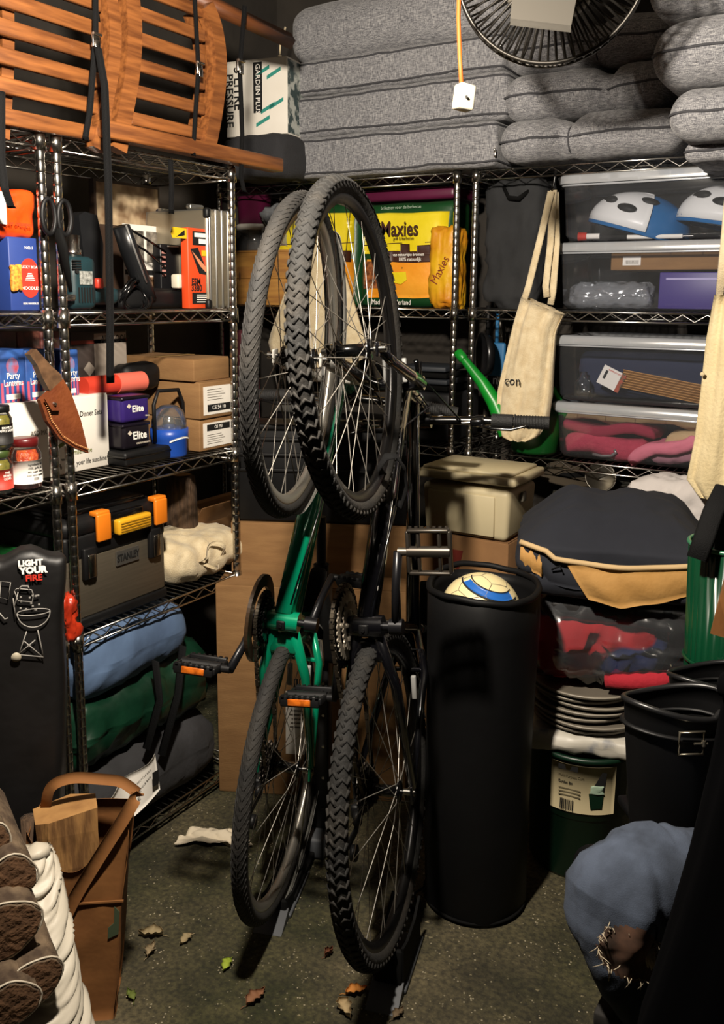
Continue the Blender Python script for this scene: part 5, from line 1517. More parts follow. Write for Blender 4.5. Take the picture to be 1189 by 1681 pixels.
# canvas tote bag on a hook
YT = 2.725
hk = on(909, 300, 1, YT)
t = thing('canvas_tote', 'cream canvas tote hanging by its handles beside the clear boxes, lettered con', 'bag', hk)
g = lambda a, b, y=YT: on(a, b, 1, y) - hk
for (A, off) in ((((905, 314), (890, 380), (868, 470), (856, 508)), 0), (((909, 312), (904, 400), (896, 470), (898, 488)), .01), (((912, 316), (914, 400), (908, 478), (904, 500)), .02)):
    P = [g(a, b, YT + off) for a, b in A]
    part('handle', MB().tube([P[0], P[0].lerp(P[1], .5), P[1], P[1].lerp(P[2], .5), P[2], P[3]], .0115, 8, flat=(1, .25)), canvas, t)
Lp = [g(a, b) for a, b in ((858, 486), (846, 530), (832, 590), (820, 640), (815, 690), (822, 715), (840, 722))]
Rp = [g(a, b) for a, b in ((926, 516), (912, 545), (908, 600), (906, 650), (900, 690), (884, 716), (866, 724))]
part('bag', MB().sheet(totef(Lp, Rp, .035, 4), 44, 22, .0015, closed_u=True), canvas, t)
lettering('n  con', .042, ink, t, tuple(g(818, 622) + V((0, -.045, 0))), sx=.9)
part('hanging_hook', MB().tube([g(913, 280), g(911, 292), g(909, 306), g(905, 312)], .004, 6), black_gloss, t)
# green watering can
gp = mat('green_plastic', '#0f8a28', .35, col2='#0d7a24', scale=5)
YW = 2.71
wc = on(848, 742, 1, YW + .06)
t = thing('watering_can', 'green plastic watering can with long raised spout behind the tote', 'watering can', (wc.x, YW + .06, .984))
S = [on(a, b, 1, YW + .02) - V((wc.x, YW + .06, .984)) for a, b in ((834, 712), (812, 660), (792, 628), (770, 600), (752, 578))]
part('spout', MB().tube(S, [.030, .026, .020, .015, .013], 16, caps=False), gp, t)
d = (S[-1] - S[-2]).normalized()
part('spout_collar', MB().tube([S[-1] - d * .035, S[-1] - d * .03, S[-1], S[-1] + d * .004, S[-1] - d * .02], [.0145, .0165, .0165, .013, .011], 16), gp, t)
hb2 = ZZ(668, wc.x, YW + .06) - .984
part('body', MB().lathe([(0, 0), (.062, 0), (.072, .01), (.078, hb2 * .6), (.07, hb2 * .95), (.05, hb2), (.045, hb2 * .96), (0, hb2 * .94)], 30, c=(.03, .08, 0), fn=lambda a, r, zz, p: V((p.x * 1.1 , p.y, p.z))), mat('green_plastic_dark', '#0b4a1a', .4), t)
part('handle', MB().tube([(.08, .09, hb2 * .3), (.13, .09, hb2 * .9), (.09, .09, hb2 * 1.35), (.0, .085, hb2 * 1.0)], .011, 10), gp, t)
# frying pan hanging under the shelf
c = on(800, 583, 1, 2.9)
t = thing('hanging_pan', 'dark round pan hanging under the shelf behind the green spout', 'pan', c)
MX = Matrix.Rotation(radians(-50), 4, 'Z') @ FRONT
part('pan', MB().lathe([(0, -.008), (.068, -.008), (.078, .02), (.075, .02), (.066, -.004), (0, -.004)], 30, M=MX), mat('pan_black', '#1b1b1d', .3, .3), t)
part('handle', MB().tube([(0, 0, .07), (0, 0, .17)], .008, 8), black_plastic, t)
c2 = on(815, 590, 1, 3.0)
t = thing('blue_dustpan', 'blue plastic scoop hanging behind the dark pan', 'scoop', c2)
part('scoop', MB().soft((0, 0, 0), (.07, .02, .12), .009, 2, seg=2), mat('blue_scoop', '#2a6a9a', .5), t)
part('handle', MB().tube([(0, 0, .05), (0, 0, .16)], .007, 8), mat('blue_scoop', '#2a6a9a', .5), t)

# clear storage boxes
clr = clear('clear_plastic', '#eef0f6', .04, .1, .12)
milk = clear('milky_plastic', '#e8ebf2', .5, .2, .35)
def clearbox(label, px, pyb, pyt, z, Y=2.80, wd=.56, dep=.33):
    x0 = BX(px, z, Y); hh = ZZ(pyt, x0 + .15, Y) - z
    t = thing('storage_box', label, 'box', (x0, Y, z), 0, 'clear storage boxes')
    hl = .028
    H = hh - hl
    def shell(u, p): return V((p.x * (1 + .02 * u[2]), p.y * (1 + .02 * u[2]), p.z))
    mb = MB(); th = .0022
    pr = []
    def ring(z_, ins, r=.03):
        k = 1 + .02 * (z_ / H * 2 - 1)
        w2, d2 = wd / 2 * k - ins, dep / 2 * k - ins
        o = []
        for (sx, sy, a0) in ((1, 1, 0), (-1, 1, pi / 2), (-1, -1, pi), (1, -1, 3 * pi / 2)):
            for i in range(5):
                a = a0 + pi / 2 * i / 4
                o.append((wd / 2 + sx * (w2 - r) + r * cos(a), dep / 2 + sy * (d2 - r) + r * sin(a), z_))
        return o
    rings = [ring(0, .022), ring(.004, .008), ring(.02, 0), ring(H, 0)]
    vs = [p for r_ in rings for p in r_]; n = 20
    fs = [tuple(range(n - 1, -1, -1))]
    for i in range(len(rings) - 1):
        for k in range(n): fs.append((i * n + k, i * n + (k + 1) % n, (i + 1) * n + (k + 1) % n, (i + 1) * n + k))
    mb.add(vs, fs)
    part('tub', mb, clr, t)
    part('rim', MB().tube(ring(H - .004, -.004), .0035, 6, closed=True), milk, t)
    l = MB(); rs = [ring(H, -.012), ring(H + hl * .75, -.014), ring(H + hl, -.004), ring(H + hl, .03), ring(H + hl * .6, .04)]
    vs = [p for r_ in rs for p in r_]; fs = []
    for i in range(len(rs) - 1):
        for k in range(n): fs.append((i * n + k, i * n + (k + 1) % n, (i + 1) * n + (k + 1) % n, (i + 1) * n + k))
    fs.append(tuple(4 * n + k for k in range(n)))
    l.add(vs, fs)
    part('lid', l, milk, t, 'milky plastic lid')
    lg = MB()
    for k in range(6): lg.box((wd * (.1 + .16 * k), -.0135, H + hl * .4), (.002, .004, hl * .7))
    part('lid_ribs', lg, milk, t, kind='stuff')
    return V((x0, Y, z)), H
p1, H1 = clearbox('clear storage box lower on the upper shelf, holding a flat brown carton', 917, 508, 397, 1.459)
zz_ = 1.459 + H1 + .031
p2, H2 = clearbox('clear storage box holding cycle helmets, top of the upper shelf', 922, 393, 283, zz_)
p3, H3 = clearbox('clear storage box holding folded red and pink clothes', 912, 765, 664, .984)
zz3 = .984 + H3 + .031
p4, H4 = clearbox('clear storage box holding a pack of wooden skewers', 912, 660, 552, zz3)
# helmets in the top box
def helmet(label, c, s, rz, tl):
    M = Matrix.Translation(c) @ Matrix.Rotation(rz, 4, 'Z') @ Matrix.Rotation(tl, 4, 'Y')
    t = thing('cycle_helmet', label, 'helmet', M=M, group='helmets in the clear box')
    sg = MB().sheet(lambda u, v: (.105 * s * sin(v * pi / 2 * 1.12) * cos(2 * pi * u) * 1.25 - .01 * v, .085 * s * sin(v * pi / 2 * 1.12) * sin(2 * pi * u), .085 * s * cos(v * pi / 2 * 1.12)), 32, 10, .012, closed_u=True)
    part('shell', sg, mat('helmet_blue', '#1c5f96', .3), t, 'blue shell')
    w_ = MB().sheet(lambda u, v: ((.118 * s) * sin((.1 + .95 * v) * pi / 2) * cos(-3.3 + 1.9 * u) * 1.25, (.098 * s) * sin((.1 + .95 * v) * pi / 2) * sin(-3.3 + 1.9 * u), .096 * s * cos((.1 + .95 * v) * pi / 2)), 16, 8, .003)
    part('white_panel', w_, mat('helmet_white', '#d8d8d6', .3), t, 'white front panel')
    for (a, b, l) in ((-2.5, .62, .06), (-1.9, .72, .055), (-1.5, .45, .045)):
        ct = V((.121 * s * sin(b * pi / 2) * cos(a) * 1.25, .101 * s * sin(b * pi / 2) * sin(a), .099 * s * cos(b * pi / 2)))
        n_ = V((ct.x / 1.5, ct.y, ct.z)).normalized()
        part('vent', MB().lathe([(0, -.004), (.016, -.004), (.018, .001), (0, .003)], 14, M=Matrix.Translation(ct) @ n_.to_track_quat('Z', 'X').to_matrix().to_4x4() @ Matrix.Diagonal((.8, l / .03, 1, 1))), ink, t)
    part('brim_line', MB().tube([(.112 * s * 1.25 * cos(a), .088 * s * sin(a), -.004) for a in [2 * pi * i / 30 for i in range(30)]], .004, 6, closed=True), mat('helmet_white', '#d8d8d6', .3), t)
hz = p2.z + .04
helmet('blue and white cycle helmet in the middle of the top clear box', (BX(1052, hz, 2.92), 2.93, hz), 1.12, radians(8), radians(16))
helmet('blue and white cycle helmet at the right of the top clear box', (BX(1205, hz, 2.92), 2.93, hz + .01), 1.12, radians(14), radians(10))
t = thing('small_red_torch', 'small red and white torch lying in the top clear box', 'torch', (BX(962, p2.z + .02, 2.84), 2.85, p2.z + .018))
part('body', MB().cyl((0, 0, 0), (.04, .005, 0), .009, n=12), paper_white, t); part('head', MB().cyl((-.026, -.003, 0), (0, 0, 0), .014, .012, 14), red_ink, t)
t = thing('white_pump', 'white tube lying at the bottom of the top clear box', 'tube', (BX(1030, p2.z + .015, 2.84), 2.84, p2.z + .012))
part('tube', MB().cyl((0, 0, 0), (.16, .02, 0), .007, n=10), paper_white, t); part('tip', MB().cyl((.16, .02, 0), (.19, .024, 0), .004, n=8), chrome, t)
# carton, purple box and film in the box below
z = p1.z + .006
xa = BX(1004, z + .09, 2.86)
hh = ZZ(415, xa, 2.86) - ZZ(444, xa, 2.86); zf = ZZ(444, xa, 2.86)
x2 = BX(1080, z, 2.85); hp = ZZ(447, x2, 2.85) - z
t = thing('purple_box', 'purple box in the clear storage box, under the flat carton', 'box', (x2, 2.85, z))
carton_parts(t, .28, .2, hp, mat('purple_card', '#3d2f78', .45), flaps=False)
part('lilac_strip', MB().box((.12, -.001, hp * .82), (.2, .001, .006)), mat('lilac_card', '#9a92c2', .4), t)  # thin lilac strip across the upper front
t = thing('flat_carton', 'flat brown carton with a small label inside the clear box', 'carton', (xa, 2.845, max(zf, z + hp + .004)))
carton_parts(t, .40, .2, hh, cardboard, flaps=False)
o = part('paper_label', MB().box((.065, -.001, hh * .52), (.055, .001, hh * .5)), paper_white, t)
for k in range(12): part('bar', MB().box((.045 + .0036 * k, -.0018, hh * .45), (.0016, .0005, hh * .2)), mat('grey_ink', '#6d675e', .7), o)
t = thing('film_packet', 'crumpled clear film packet at the left of the lower clear box', 'packet', (BX(1000, z, 2.87), 2.89, z))
part('film', crumple((0, 0, .04), (.26, .08, .075), .03, 16, .014, 40, 18), clear('clear_film', '#dfe2e4', .28, .12, .6), t)
# skewers
z = p4.z + .006
xs = BX(985, z + .05, 2.84)
t = thing('skewer_pack', 'pack of wooden skewers with a white hanging card', 'packet', (xs, 2.84, ZZ(612, xs, 2.84)), 0)
Ms = Matrix.Rotation(radians(7), 4, 'Y')
for k in range(22):
    part('skewer', MB().cyl((.07, .0 + .004 * (k % 3), .022 - .0042 * (k // 1) * .62), (.34, .004 * (k % 3), .016 - .0042 * k * .62), .0017, n=5, M=Ms), mat('bamboo', '#c08d4c', .6, col2='#a87638', scale=30), t)
Mt = Matrix.Rotation(radians(24), 4, 'Y')
o = part('hanging_card', MB().box((.04, -.003, 0), (.075, .0015, .062), Mt), paper_white, t)
part('hang_hole', MB().box((.018, -.0045, .004), (.008, .001, .028), Mt), ink, o); part('card_print', MB().box((.072, -.0045, 0), (.014, .001, .062), Mt), mat('card_print', '#2a4a2c', .6, col2='#a8442a', scale=60), o)
lettering('BAMBOO SKEWERS', .007, red_ink, o, (.028, -.0046, .012), M=Mt @ FRONT)
t = thing('navy_cloth', 'folded navy cloth at the back of the clear box with skewers', 'cloth', (p4.x + .28, 3.0, z))
part('cloth', crumple((0, 0, H4 * .42), (.5, .2, H4 * .8), .04, 9, .012, 9, 21), mat('navy_cloth', '#1f2740', .9), t)
t = thing('glass_jar', 'small clear bottle at the left of the box with skewers', 'bottle', (p4.x + .07, 2.86, z))
part('glass', MB().lathe([(0, 0), (.026, 0), (.028, .05), (.012, .07), (.012, .085), (0, .085)], 20), clear('jar_glass', '#f2f4f0', .02, .04, .2), t)
# clothes
z = p3.z + .006
def garment(label, cat, px0, px1, z0, z1, Y, m, seed, amp=.012, dep=.16, rz=0.0, ty=0.0):
    a, b = BX(px0, (z0 + z1) / 2, Y), BX(px1, (z0 + z1) / 2, Y)
    t = thing('folded_garment', label, cat, M=Matrix.Translation(((a + b) / 2, Y + dep / 2, z0)) @ Matrix.Rotation(ty, 4, 'Y'), group='clothes in the clear box')
    def sg(u, q): return (q.x, q.y, q.z + .010 * sin(q.x * 26 + seed))
    part('cloth', crumple((0, 0, (z1 - z0) / 2), (b - a, dep, z1 - z0), (z1 - z0) * .42, 10, amp, 12, seed, sag=sg), m, t)
redc = mat('brick_red_knit', '#a8324a', .95, col2='#b03a50', scale=90, bump=.3, bscale=240)
pinkc = mat('pink_cotton', '#d8788a', .9, bump=.3, bscale=30); beige = mat('beige_cotton', '#b59b72', .95, bump=.3, bscale=40); mauve = mat('mauve_cotton', '#a0707c', .95)
hq = H3
garment('thick folded brick red knit at the bottom of the clothes box', 'clothes', 922, 1060, z + .004, z + hq * .46, 2.83, redc, 3, .008)
garment('dark red knit folded on top of the brick red one', 'clothes', 922, 1076, z + hq * .48, z + hq * .7, 2.835, mat('dark_red_knit', '#8a2038', .95), 6, .008)
garment('pink shirt lying slanted in the middle of the clothes box', 'clothes', 1030, 1150, z + hq * .16, z + hq * .42, 2.822, pinkc, 9, .01, .12, 0, radians(-24))
garment('mauve shirt folded beside the pink one', 'clothes', 1064, 1150, z + .005, z + hq * .3, 2.85, mauve, 12, .01)
garment('beige trousers folded at the right of the clothes box', 'clothes', 1092, 1220, z + hq * .30, z + hq * .62, 2.85, beige, 15, .012)
garment('cream top rolled along the top of the clothes box', 'clothes', 924, 1200, z + hq * .72, z + hq * .96, 2.86, beige, 19, .012)
t = thing('coat_hanger', 'grey plastic hanger end lying at the front of the clothes box', 'hanger', (BX(988, z, 2.82), 2.822, z + .012))
part('hanger', MB().tube([(-.03, 0, 0), (0, 0, -.004), (.03, 0, .0), (.044, 0, .012), (.038, 0, .02)], .005, 8), mat('grey_edge', '#8a8a88', .3, .5), t)
# second canvas bag at the right edge
YR = 2.50
hk = on(1180, 485, 1, YR)
t = thing('canvas_bag', 'cream canvas bag hanging at the right edge before the clear boxes', 'bag', hk)
g = lambda a, b: on(a, b, 1, YR) - hk
Lp = [g(a, b) for a, b in ((1174, 484), (1160, 560), (1152, 640), (1142, 720), (1129, 785), (1150, 815), (1180, 822))]
Rp = [g(a, b) for a, b in ((1240, 484), (1246, 560), (1250, 640), (1250, 720), (1250, 780), (1235, 812), (1215, 822))]
part('bag', MB().sheet(totef(Lp, Rp, .05, 9), 44, 24, .0018, closed_u=True), mat('cream_canvas', '#d6c59c', .95, col2='#c9b78d', scale=12, bump=.3, bscale=120), t)
part('handle', MB().tube([g(1182, 486), g(1190, 400), g(1200, 290)], .011, 8, flat=(1, .3)), canvas, t)
part('button', MB().lathe([(0, 0), (.006, 0), (.005, .003), (0, .003)], 12, M=Matrix.Translation(g(1160, 612) + V((0, -.05, 0))) @ FRONT), canvas, t)

# ------------------------------------------------------------------ lower right: things on and before the back right rack
ol = mat('olive_cloth', '#24231c', .95, col2='#2e2c23', scale=9, bump=.4, bscale=20)
z = .456
xa, xb2 = BX(880, .6, 2.83), BX(1230, .6, 2.83)
t = thing('olive_holdall', 'dark olive holdall on the lowest right shelf behind the folded jacket', 'bag', ((xa + xb2) / 2, 2.99, z))
hh = ZZ(806, -.8, 2.83) - z
part('cloth', crumple((0, 0, hh / 2), (xb2 - xa, .3, hh), .07, 12, .02, 8, 41), ol, t)
zt = z + hh + .004
c = on(925, 792, 1, 2.9)
t = thing('brown_sun_hat', 'flat brown felt hat lying on the dark olive holdall', 'hat', (c.x, 2.92, zt + .004))
part('brim', MB().lathe([(0, 0), (.12, 0), (.125, .008), (.07, .014), (.062, .05), (.03, .056), (0, .054)], 30, fn=lambda a, r, zz, p: p + V((0, 0, .01 * sin(2 * a) * r / .12))), mat('brown_felt', '#3a3226', .95), t)
part('band', MB().lathe([(.0705, .014), (.066, .03), (.064, .03)], 30), black_matte, t)
c = on(984, 802, 1, 2.84)
t = thing('steel_bowl', 'small steel bowl standing on edge behind the folded jacket', 'bowl', (c.x, 2.84, zt + .03))
part('bowl', MB().lathe([(.0, -.02), (.025, -.016), (.045, .004), (.05, .02), (.047, .02), (.04, .004), (0, -.014)], 24, M=Matrix.Rotation(radians(60), 4, 'X') @ Matrix.Rotation(.4, 4, 'Y')), mat('dull_steel', '#77736a', .35, .9), t)
c = on(1108, 832, 1, 2.55)
t = thing('white_cloth', 'crumpled white cloth behind the navy jacket, below the hanging canvas bag', 'cloth', (c.x, 2.62, ZZ(882, c.x, 2.55)))
hw = ZZ(792, c.x, 2.55) - ZZ(882, c.x, 2.55)
part('cloth', crumple((0, 0, hw / 2), (.26, .16, hw), .05, 12, .022, 13, 44), mat('white_cotton', '#b9b3b0', .95, bump=.3, bscale=30), t)
t = thing('dark_crate', 'dark crate under the white cloth behind the folded jacket', 'crate', (c.x, 2.62, 0))
zc_ = ZZ(882, c.x, 2.55) - .004
part('tub', MB().soft((.02, 0, zc_ / 2), (.34, .2, zc_), .01), black_matte, t); part('rim', MB().soft((.02, 0, zc_ - .01), (.36, .22, .02), .004), black_matte, t)

# column of green bin, cloth, stacked rounds, bag of clothes, folded jacket
pc = V((-.668, 2.24, 0)); RB = .148
fv = V((pc.x, pc.y, 0)); vd = (V((CAM.x, CAM.y, 0)) - fv).normalized()
rzv = atan2(vd.x, -vd.y)                       # turns a local -y face to the camera
fr = pc + vd * RB
zbin = ZZ(1246, fr.x, fr.y)
t = thing('green_bin', 'dark green garden bin with printed paper label at the bottom of the right pile', 'bin', pc, rzv)
gbin = mat('dark_green_plastic', '#072013', .4, col2='#09281a', scale=6)
part('body', MB().lathe([(0, 0), (RB * .86, 0), (RB * .9, .01), (RB * .93, zbin * .5), (RB * .97, zbin * .52), (RB, zbin * .96), (RB * 1.05, zbin * .97), (RB * 1.05, zbin), (RB * .97, zbin), (RB * .88, .02), (0, .02)], 36), gbin, t)
def lab_(u, v):
    a = -pi / 2 + (u - .5) * 1.12 + .02
    zz = ZZ(1336, fr.x, fr.y) + v * (ZZ(1258, fr.x, fr.y) - ZZ(1336, fr.x, fr.y))
    r = RB * (.955 + .04 * zz / zbin) + .004
    return (r * cos(a), r * sin(a), zz)
part('paper_label', MB().sheet(lab_, 16, 2, .0006), mat('label_paper', '#9c9070', .85), t, 'printed paper label')
zl0, zl1 = ZZ(1336, fr.x, fr.y), ZZ(1258, fr.x, fr.y); yl = -RB * .985 - .008
dz = zl1 - zl0
RL = RB * .992 + .0045
bend(part('label_bar', MB().box((-.036, -.0008, zl0 + dz * .92), (.05, .001, dz * .1)), ink, t), RL)
bend(lettering('Multi-Purpose Cart', .011, mat('brown_grey_ink', '#5e5640', .7), t, (-.06, -.001, zl0 + dz * .76), sx=.75), RL); bend(lettering('Garden Bin', .011, ink, t, (-.06, -.001, zl0 + dz * .62), sx=.75), RL)
for k in range(8): bend(part('bar', MB().box((-.052 + .0045 * k, -.001, zl0 + dz * .16), (.0015 + .0012 * (k % 2), .001, dz * .22)), ink, t), RL)
for k in range(3): bend(part('text_line', MB().box((-.03, -.001, zl0 + dz * (.48 - .07 * k)), (.055, .001, dz * .025)), mat('brown_grey_ink', '#5e5640', .7), t), RL)
bend(part('cart_print', MB().poly([(.018, zl0 + dz * .45), (.056, zl0 + dz * .5), (.052, zl0 + dz * .15), (.024, zl0 + dz * .13)], -.001), gbin, t), RL)
bend(part('cart_handle_print', MB().poly([(.03, zl0 + dz * .6), (.05, zl0 + dz * .9), (.062, zl0 + dz * .88), (.056, zl0 + dz * .5)], -.001), ink, t), RL)
bend(part('flower_print', crumple((.038, -.001, zl0 + dz * .54), (.034, .003, .02), .009, 4, .004, 90, 3), mat('pale_green_ink', '#9ab09a', .6), t), RL)
zp0 = zbin + .002
t = thing('newspaper_bag', 'white crumpled carrier bag between the green bin and the grey rounds', 'bag', pc + V((0, 0, zp0)), rzv)
hp = ZZ(1215, fr.x, fr.y) - zp0
part('film', crumple((0, 0, hp / 2), (.30, .28, hp), hp * .45, 12, .012, 16, 61), mat('carrier_bag', '#b9b4a8', .45, col2='#5a6478', scale=14, lo=.55, hi=.72), t)
zs_ = zp0 + hp + .004
ze_ = ZZ(1142, fr.x, fr.y)
n_ = 7; st_ = (ze_ - zs_) / n_
for k in range(n_):
    t = thing('round_tray', ('lowest', 'second lowest', 'third lowest', 'middle', 'third highest', 'second highest', 'topmost')[k] + ' of the grey round trays stacked over the green bin', 'tray', pc + V((.012 * sin(k * 2.1), .006 * cos(k * 1.7), zs_ + st_ * k)), rzv + .1 * sin(k), 'stacked grey round trays')
    r = .142 + .004 * sin(k * 2.3)
    part('tray', MB().lathe([(0, 0), (r * .9, 0), (r, st_ * .35), (r * 1.01, st_ * .6), (r, st_ * .82), (r * .9, st_ * .7), (0, st_ * .5)], 36), mat('grey_tray', '#5b554b', .5, col2='#676055', scale=6), t)
    part('rim', MB().torus(r * 1.0, st_ * .16, 36, 6, c=(0, 0, st_ * .72), ax='z'), mat('grey_tray_rim', '#8a8376', .4), t)
zc0 = ze_ + .006
zc1 = ZZ(992, fr.x, fr.y)
hc = zc1 - zc0
pj = pc + V((.853, .5225, 0)) * .045
t = thing('bag_of_clothes', 'clear plastic bag of red and blue clothes under the navy jacket', 'bag', pj + V((0, 0, zc0)), rzv)
part('clothes', crumple((-.02, .01, hc * .42), (.34, .24, hc * .8), hc * .36, 14, .03, 9, 71), mat('red_blue_clothes', '#b01e24', .9, col2='#1e2c5c', scale=6, lo=.52, hi=.56, detail=1), t)
part('red_sleeve', MB().tube([(.0, -.135, hc * .12), (.06, -.14, hc * .16), (.12, -.14, hc * .2), (.17, -.13, hc * .22), (.19, -.12, hc * .19)], [.016, .022, .024, .022, .014], 12), mat('crimson_cloth', '#9c1626', .9, bump=.4, bscale=40), t)
part('dark_layer', crumple((.03, .01, hc * .84), (.38, .25, hc * .30), hc * .14, 10, .015, 12, 73), mat('dark_bag_layer', '#1d1c1c', .35, bump=.3, bscale=20), t)
part('film', crumple((.01, .0, hc * .5), (.43, .29, hc * .98), hc * .4, 16, .03, 13, 77), clear('bag_film', '#eceef0', .045, .12, .4), t, 'crinkled clear film')
# navy jacket
hj = ZZ(832, fr.x, fr.y + .1) - zc1 - .006
t = thing('navy_jacket', 'folded navy jacket with mustard lining on top of the right pile', 'jacket', pj + V((0, 0, zc1 + .006)), rzv)
nv = mat('navy_jacket_cloth', '#131620', .9, col2='#181b24', scale=5, bump=.25, bscale=16)
mus = mat('mustard_lining', '#b0854a', .8, col2='#a57a3e', scale=10, bump=.3, bscale=26)
def jk(u, q):
    return (q.x * (1 - .40 * max(0, u[2])) + .02 * max(0, u[2]), q.y * (1 - .3 * max(0, u[2])) + .06 * max(0, u[2]), q.z - .025 * max(0, -u[1]) * max(0, u[2]) + .006 * sin(q.x * 22) * max(0, u[2]))
part('folded_body', crumple((0, .02, hj * .58), (.47, .34, hj * .8), hj * .16, 14, .014, 7, 81, sag=jk), nv, t)
part('under_fold', crumple((.0, .01, hj * .16), (.46, .33, hj * .3), hj * .14, 12, .012, 8, 83), nv, t)
def lining(x0, x1, z0, z1, top=0.0):
    def f(u, v):
        x = x0 + (x1 - x0) * u
        zz = z0 + (z1 - z0) * v
        y = -.163 + .03 * (abs(x) / .23) ** 3 - .010 * sin(v * pi) + .004 * sin(u * 17 + v * 3)
        return (x, y, zz - .022 * sin(pi * (x + .23) / .46) + (.016 if x < -.15 else 0) * (1 - u))
    return f
part('lining_opening', MB().sheet(lining(-.22, .22, hj * .22, hj * .52), 30, 6, .002), nv, t)
part('lining', MB().sheet(lambda u, v: tuple(V(lining(-.22 + .0, -.165, hj * .28, hj * .54)(u, v)) + V((0, -.004, 0))), 8, 6, .002), mus, t, 'mustard lining at the left')
part('lining', MB().sheet(lambda u, v: tuple(V(lining(-.11 + .06 * (1 - v), .21, hj * (.30 + .2 * abs(u - .3) - .22), hj * .54)(u, v)) + V((0, -.012, 0))), 24, 6, .002), mus, t, 'wide mustard lining panel')
part('lining_edge', MB().tube([V(lining(-.22, .21, hj * .55, hj * .55)(i / 20, .5)) + V((0, -.006, 0)) for i in range(21)], .007, 8), mat('pale_mustard', '#b59a70', .8), t, 'pale rolled lining edge')
part('draw_cord', MB().tube([(-.14, -.178, hj * .36), (-.12, -.185, hj * .42), (-.115, -.182, hj * .36)], .0025, 6), black_matte, t)

# black round bag with the football
pb = V((-.835, 1.925, 0)); RBg = .130
vb = (V((CAM.x, CAM.y, 0)) - pb); vb.z = 0; vb.normalize(); fb = pb + vb * RBg
hb3 = ZZ(994, fb.x, fb.y)
t = thing('tall_round_bag', 'tall round black bag standing on the floor holding the football', 'bag', pb)
bagm = mat('black_nylon', '#070708', .6, col2='#0a0a0b', scale=5, bump=.3, bscale=6, spec=.2)
part('body', MB().lathe([(0, 0), (RBg * .93, .0), (RBg * .97, .012), (RBg * .98, hb3 * .3), (RBg * 1.0, hb3 * .55), (RBg * 1.02, hb3 * .9), (RBg * 1.01, hb3), (RBg * .97, hb3 + .004), (RBg * .95, hb3 - .02), (RBg * .93, hb3 - .12), (0, hb3 - .16)], 48,
     fn=lambda a, r, zz, p: p + V((cos(a), sin(a), 0)) * (.003 * sin(5 * a + zz * 9) + .003 * noise.noise(V((3 * cos(a), 3 * sin(a), zz * 7)))) + V((0, 0, (.003 * sin(3 * a)) * (zz / hb3) ** 4))), bagm, t)
part('gathered_rim', MB().tube([V((RBg * 1.0 * cos(a), RBg * 1.0 * sin(a), hb3 + .004 + .004 * sin(3 * a) + .0008 * sin(11 * a) + .014 * max(0, sin(a - .5)))) for a in [2 * pi * i / 60 for i in range(60)]], .008, 8, closed=True), bagm, t)
part('base_seam', MB().torus(RBg * .97, .004, 48, 6, c=(0, 0, .012), ax='z'), black_matte, t)
part('toggle', MB().soft(tuple(V((-.10, -.13, .012))), (.022, .03, .022), .005), black_plastic, t)
part('toggle_cord', MB().tube([(-.09, -.105, .05), (-.105, -.125, .04), (-.1, -.13, .02)], .003, 6), black_matte, t)
rb = .098
cb_ = on(778, 1000, 1, pb.y - .01)
bc = V((pb.x + .0, pb.y - .014, ZZ(940, pb.x, pb.y) - rb))
t = thing('football', 'cream football with blue and black bands in the tall black bag', 'ball', bc)
def ball(mb, r, n=40, m=20): return mb.lathe([(max(1e-5, r * sin(pi * i / m)), -r * cos(pi * i / m)) for i in range(m + 1)], n)
part('ball', ball(MB(), rb), mat('cream_leather', '#d8c99a', .4, col2='#cfbf90', scale=4), t)
ph = (1 + sqrt(5)) / 2
ico = [V(q).normalized() for q in [(0, s1, s2 * ph) for s1 in (-1, 1) for s2 in (-1, 1)] + [(s1, s2 * ph, 0) for s1 in (-1, 1) for s2 in (-1, 1)] + [(s2 * ph, 0, s1) for s1 in (-1, 1) for s2 in (-1, 1)]]
vsI = []; 
sm_ = MB()
done = set()
tr = {}
for i in range(12):
    for j in range(12):
        if i != j and (ico[i] - ico[j]).length < 1.1: tr[(i, j)] = ico[i].lerp(ico[j], 1 / 3)
E_ = []
for (i, j) in tr:
    if i < j: E_.append((tr[(i, j)], tr[(j, i)]))
    for k in range(12):
        if (i, k) in tr and (j, k) in tr and j < k: E_.append((tr[(i, j)], tr[(i, k)]))
Rb = Matrix.Rotation(.5, 4, 'X') @ Matrix.Rotation(.4, 4, 'Y')
for (a, b) in E_:
    sm_.tube([(Rb @ (a.lerp(b, q / 4))).normalized() * (rb + .0001) for q in range(5)], .0011, 4)
part('panel_seams', sm_, mat('seam_grey', '#8a8068', .7), t)
def band(w0, w1, z0, z1, tilt, r):
    R_ = Matrix.Rotation(tilt, 4, 'X') @ Matrix.Rotation(radians(20), 4, 'Y')
    def f(u, v):
        a = w0 + (w1 - w0) * u; b = z0 + (z1 - z0) * v + .07 * (1 if u > .5 else -1) * abs(u - .5) * 2
        return R_ @ V((r * cos(b) * cos(a), r * cos(b) * sin(a), r * sin(b)))
    return f
part('blue_band', MB().sheet(band(-2.5, -.1, .86, 1.06, .0, rb + .0008), 30, 4, .0004), mat('ball_blue', '#1c5aa8', .4), t, 'blue band')
part('black_band', MB().sheet(band(-2.9, 0.2, .82, .86, .0, rb + .001), 34, 2, .0004), ink, t); part('black_band', MB().sheet(band(-2.9, 0.2, 1.06, 1.09, .0, rb + .001), 34, 2, .0004), ink, t)

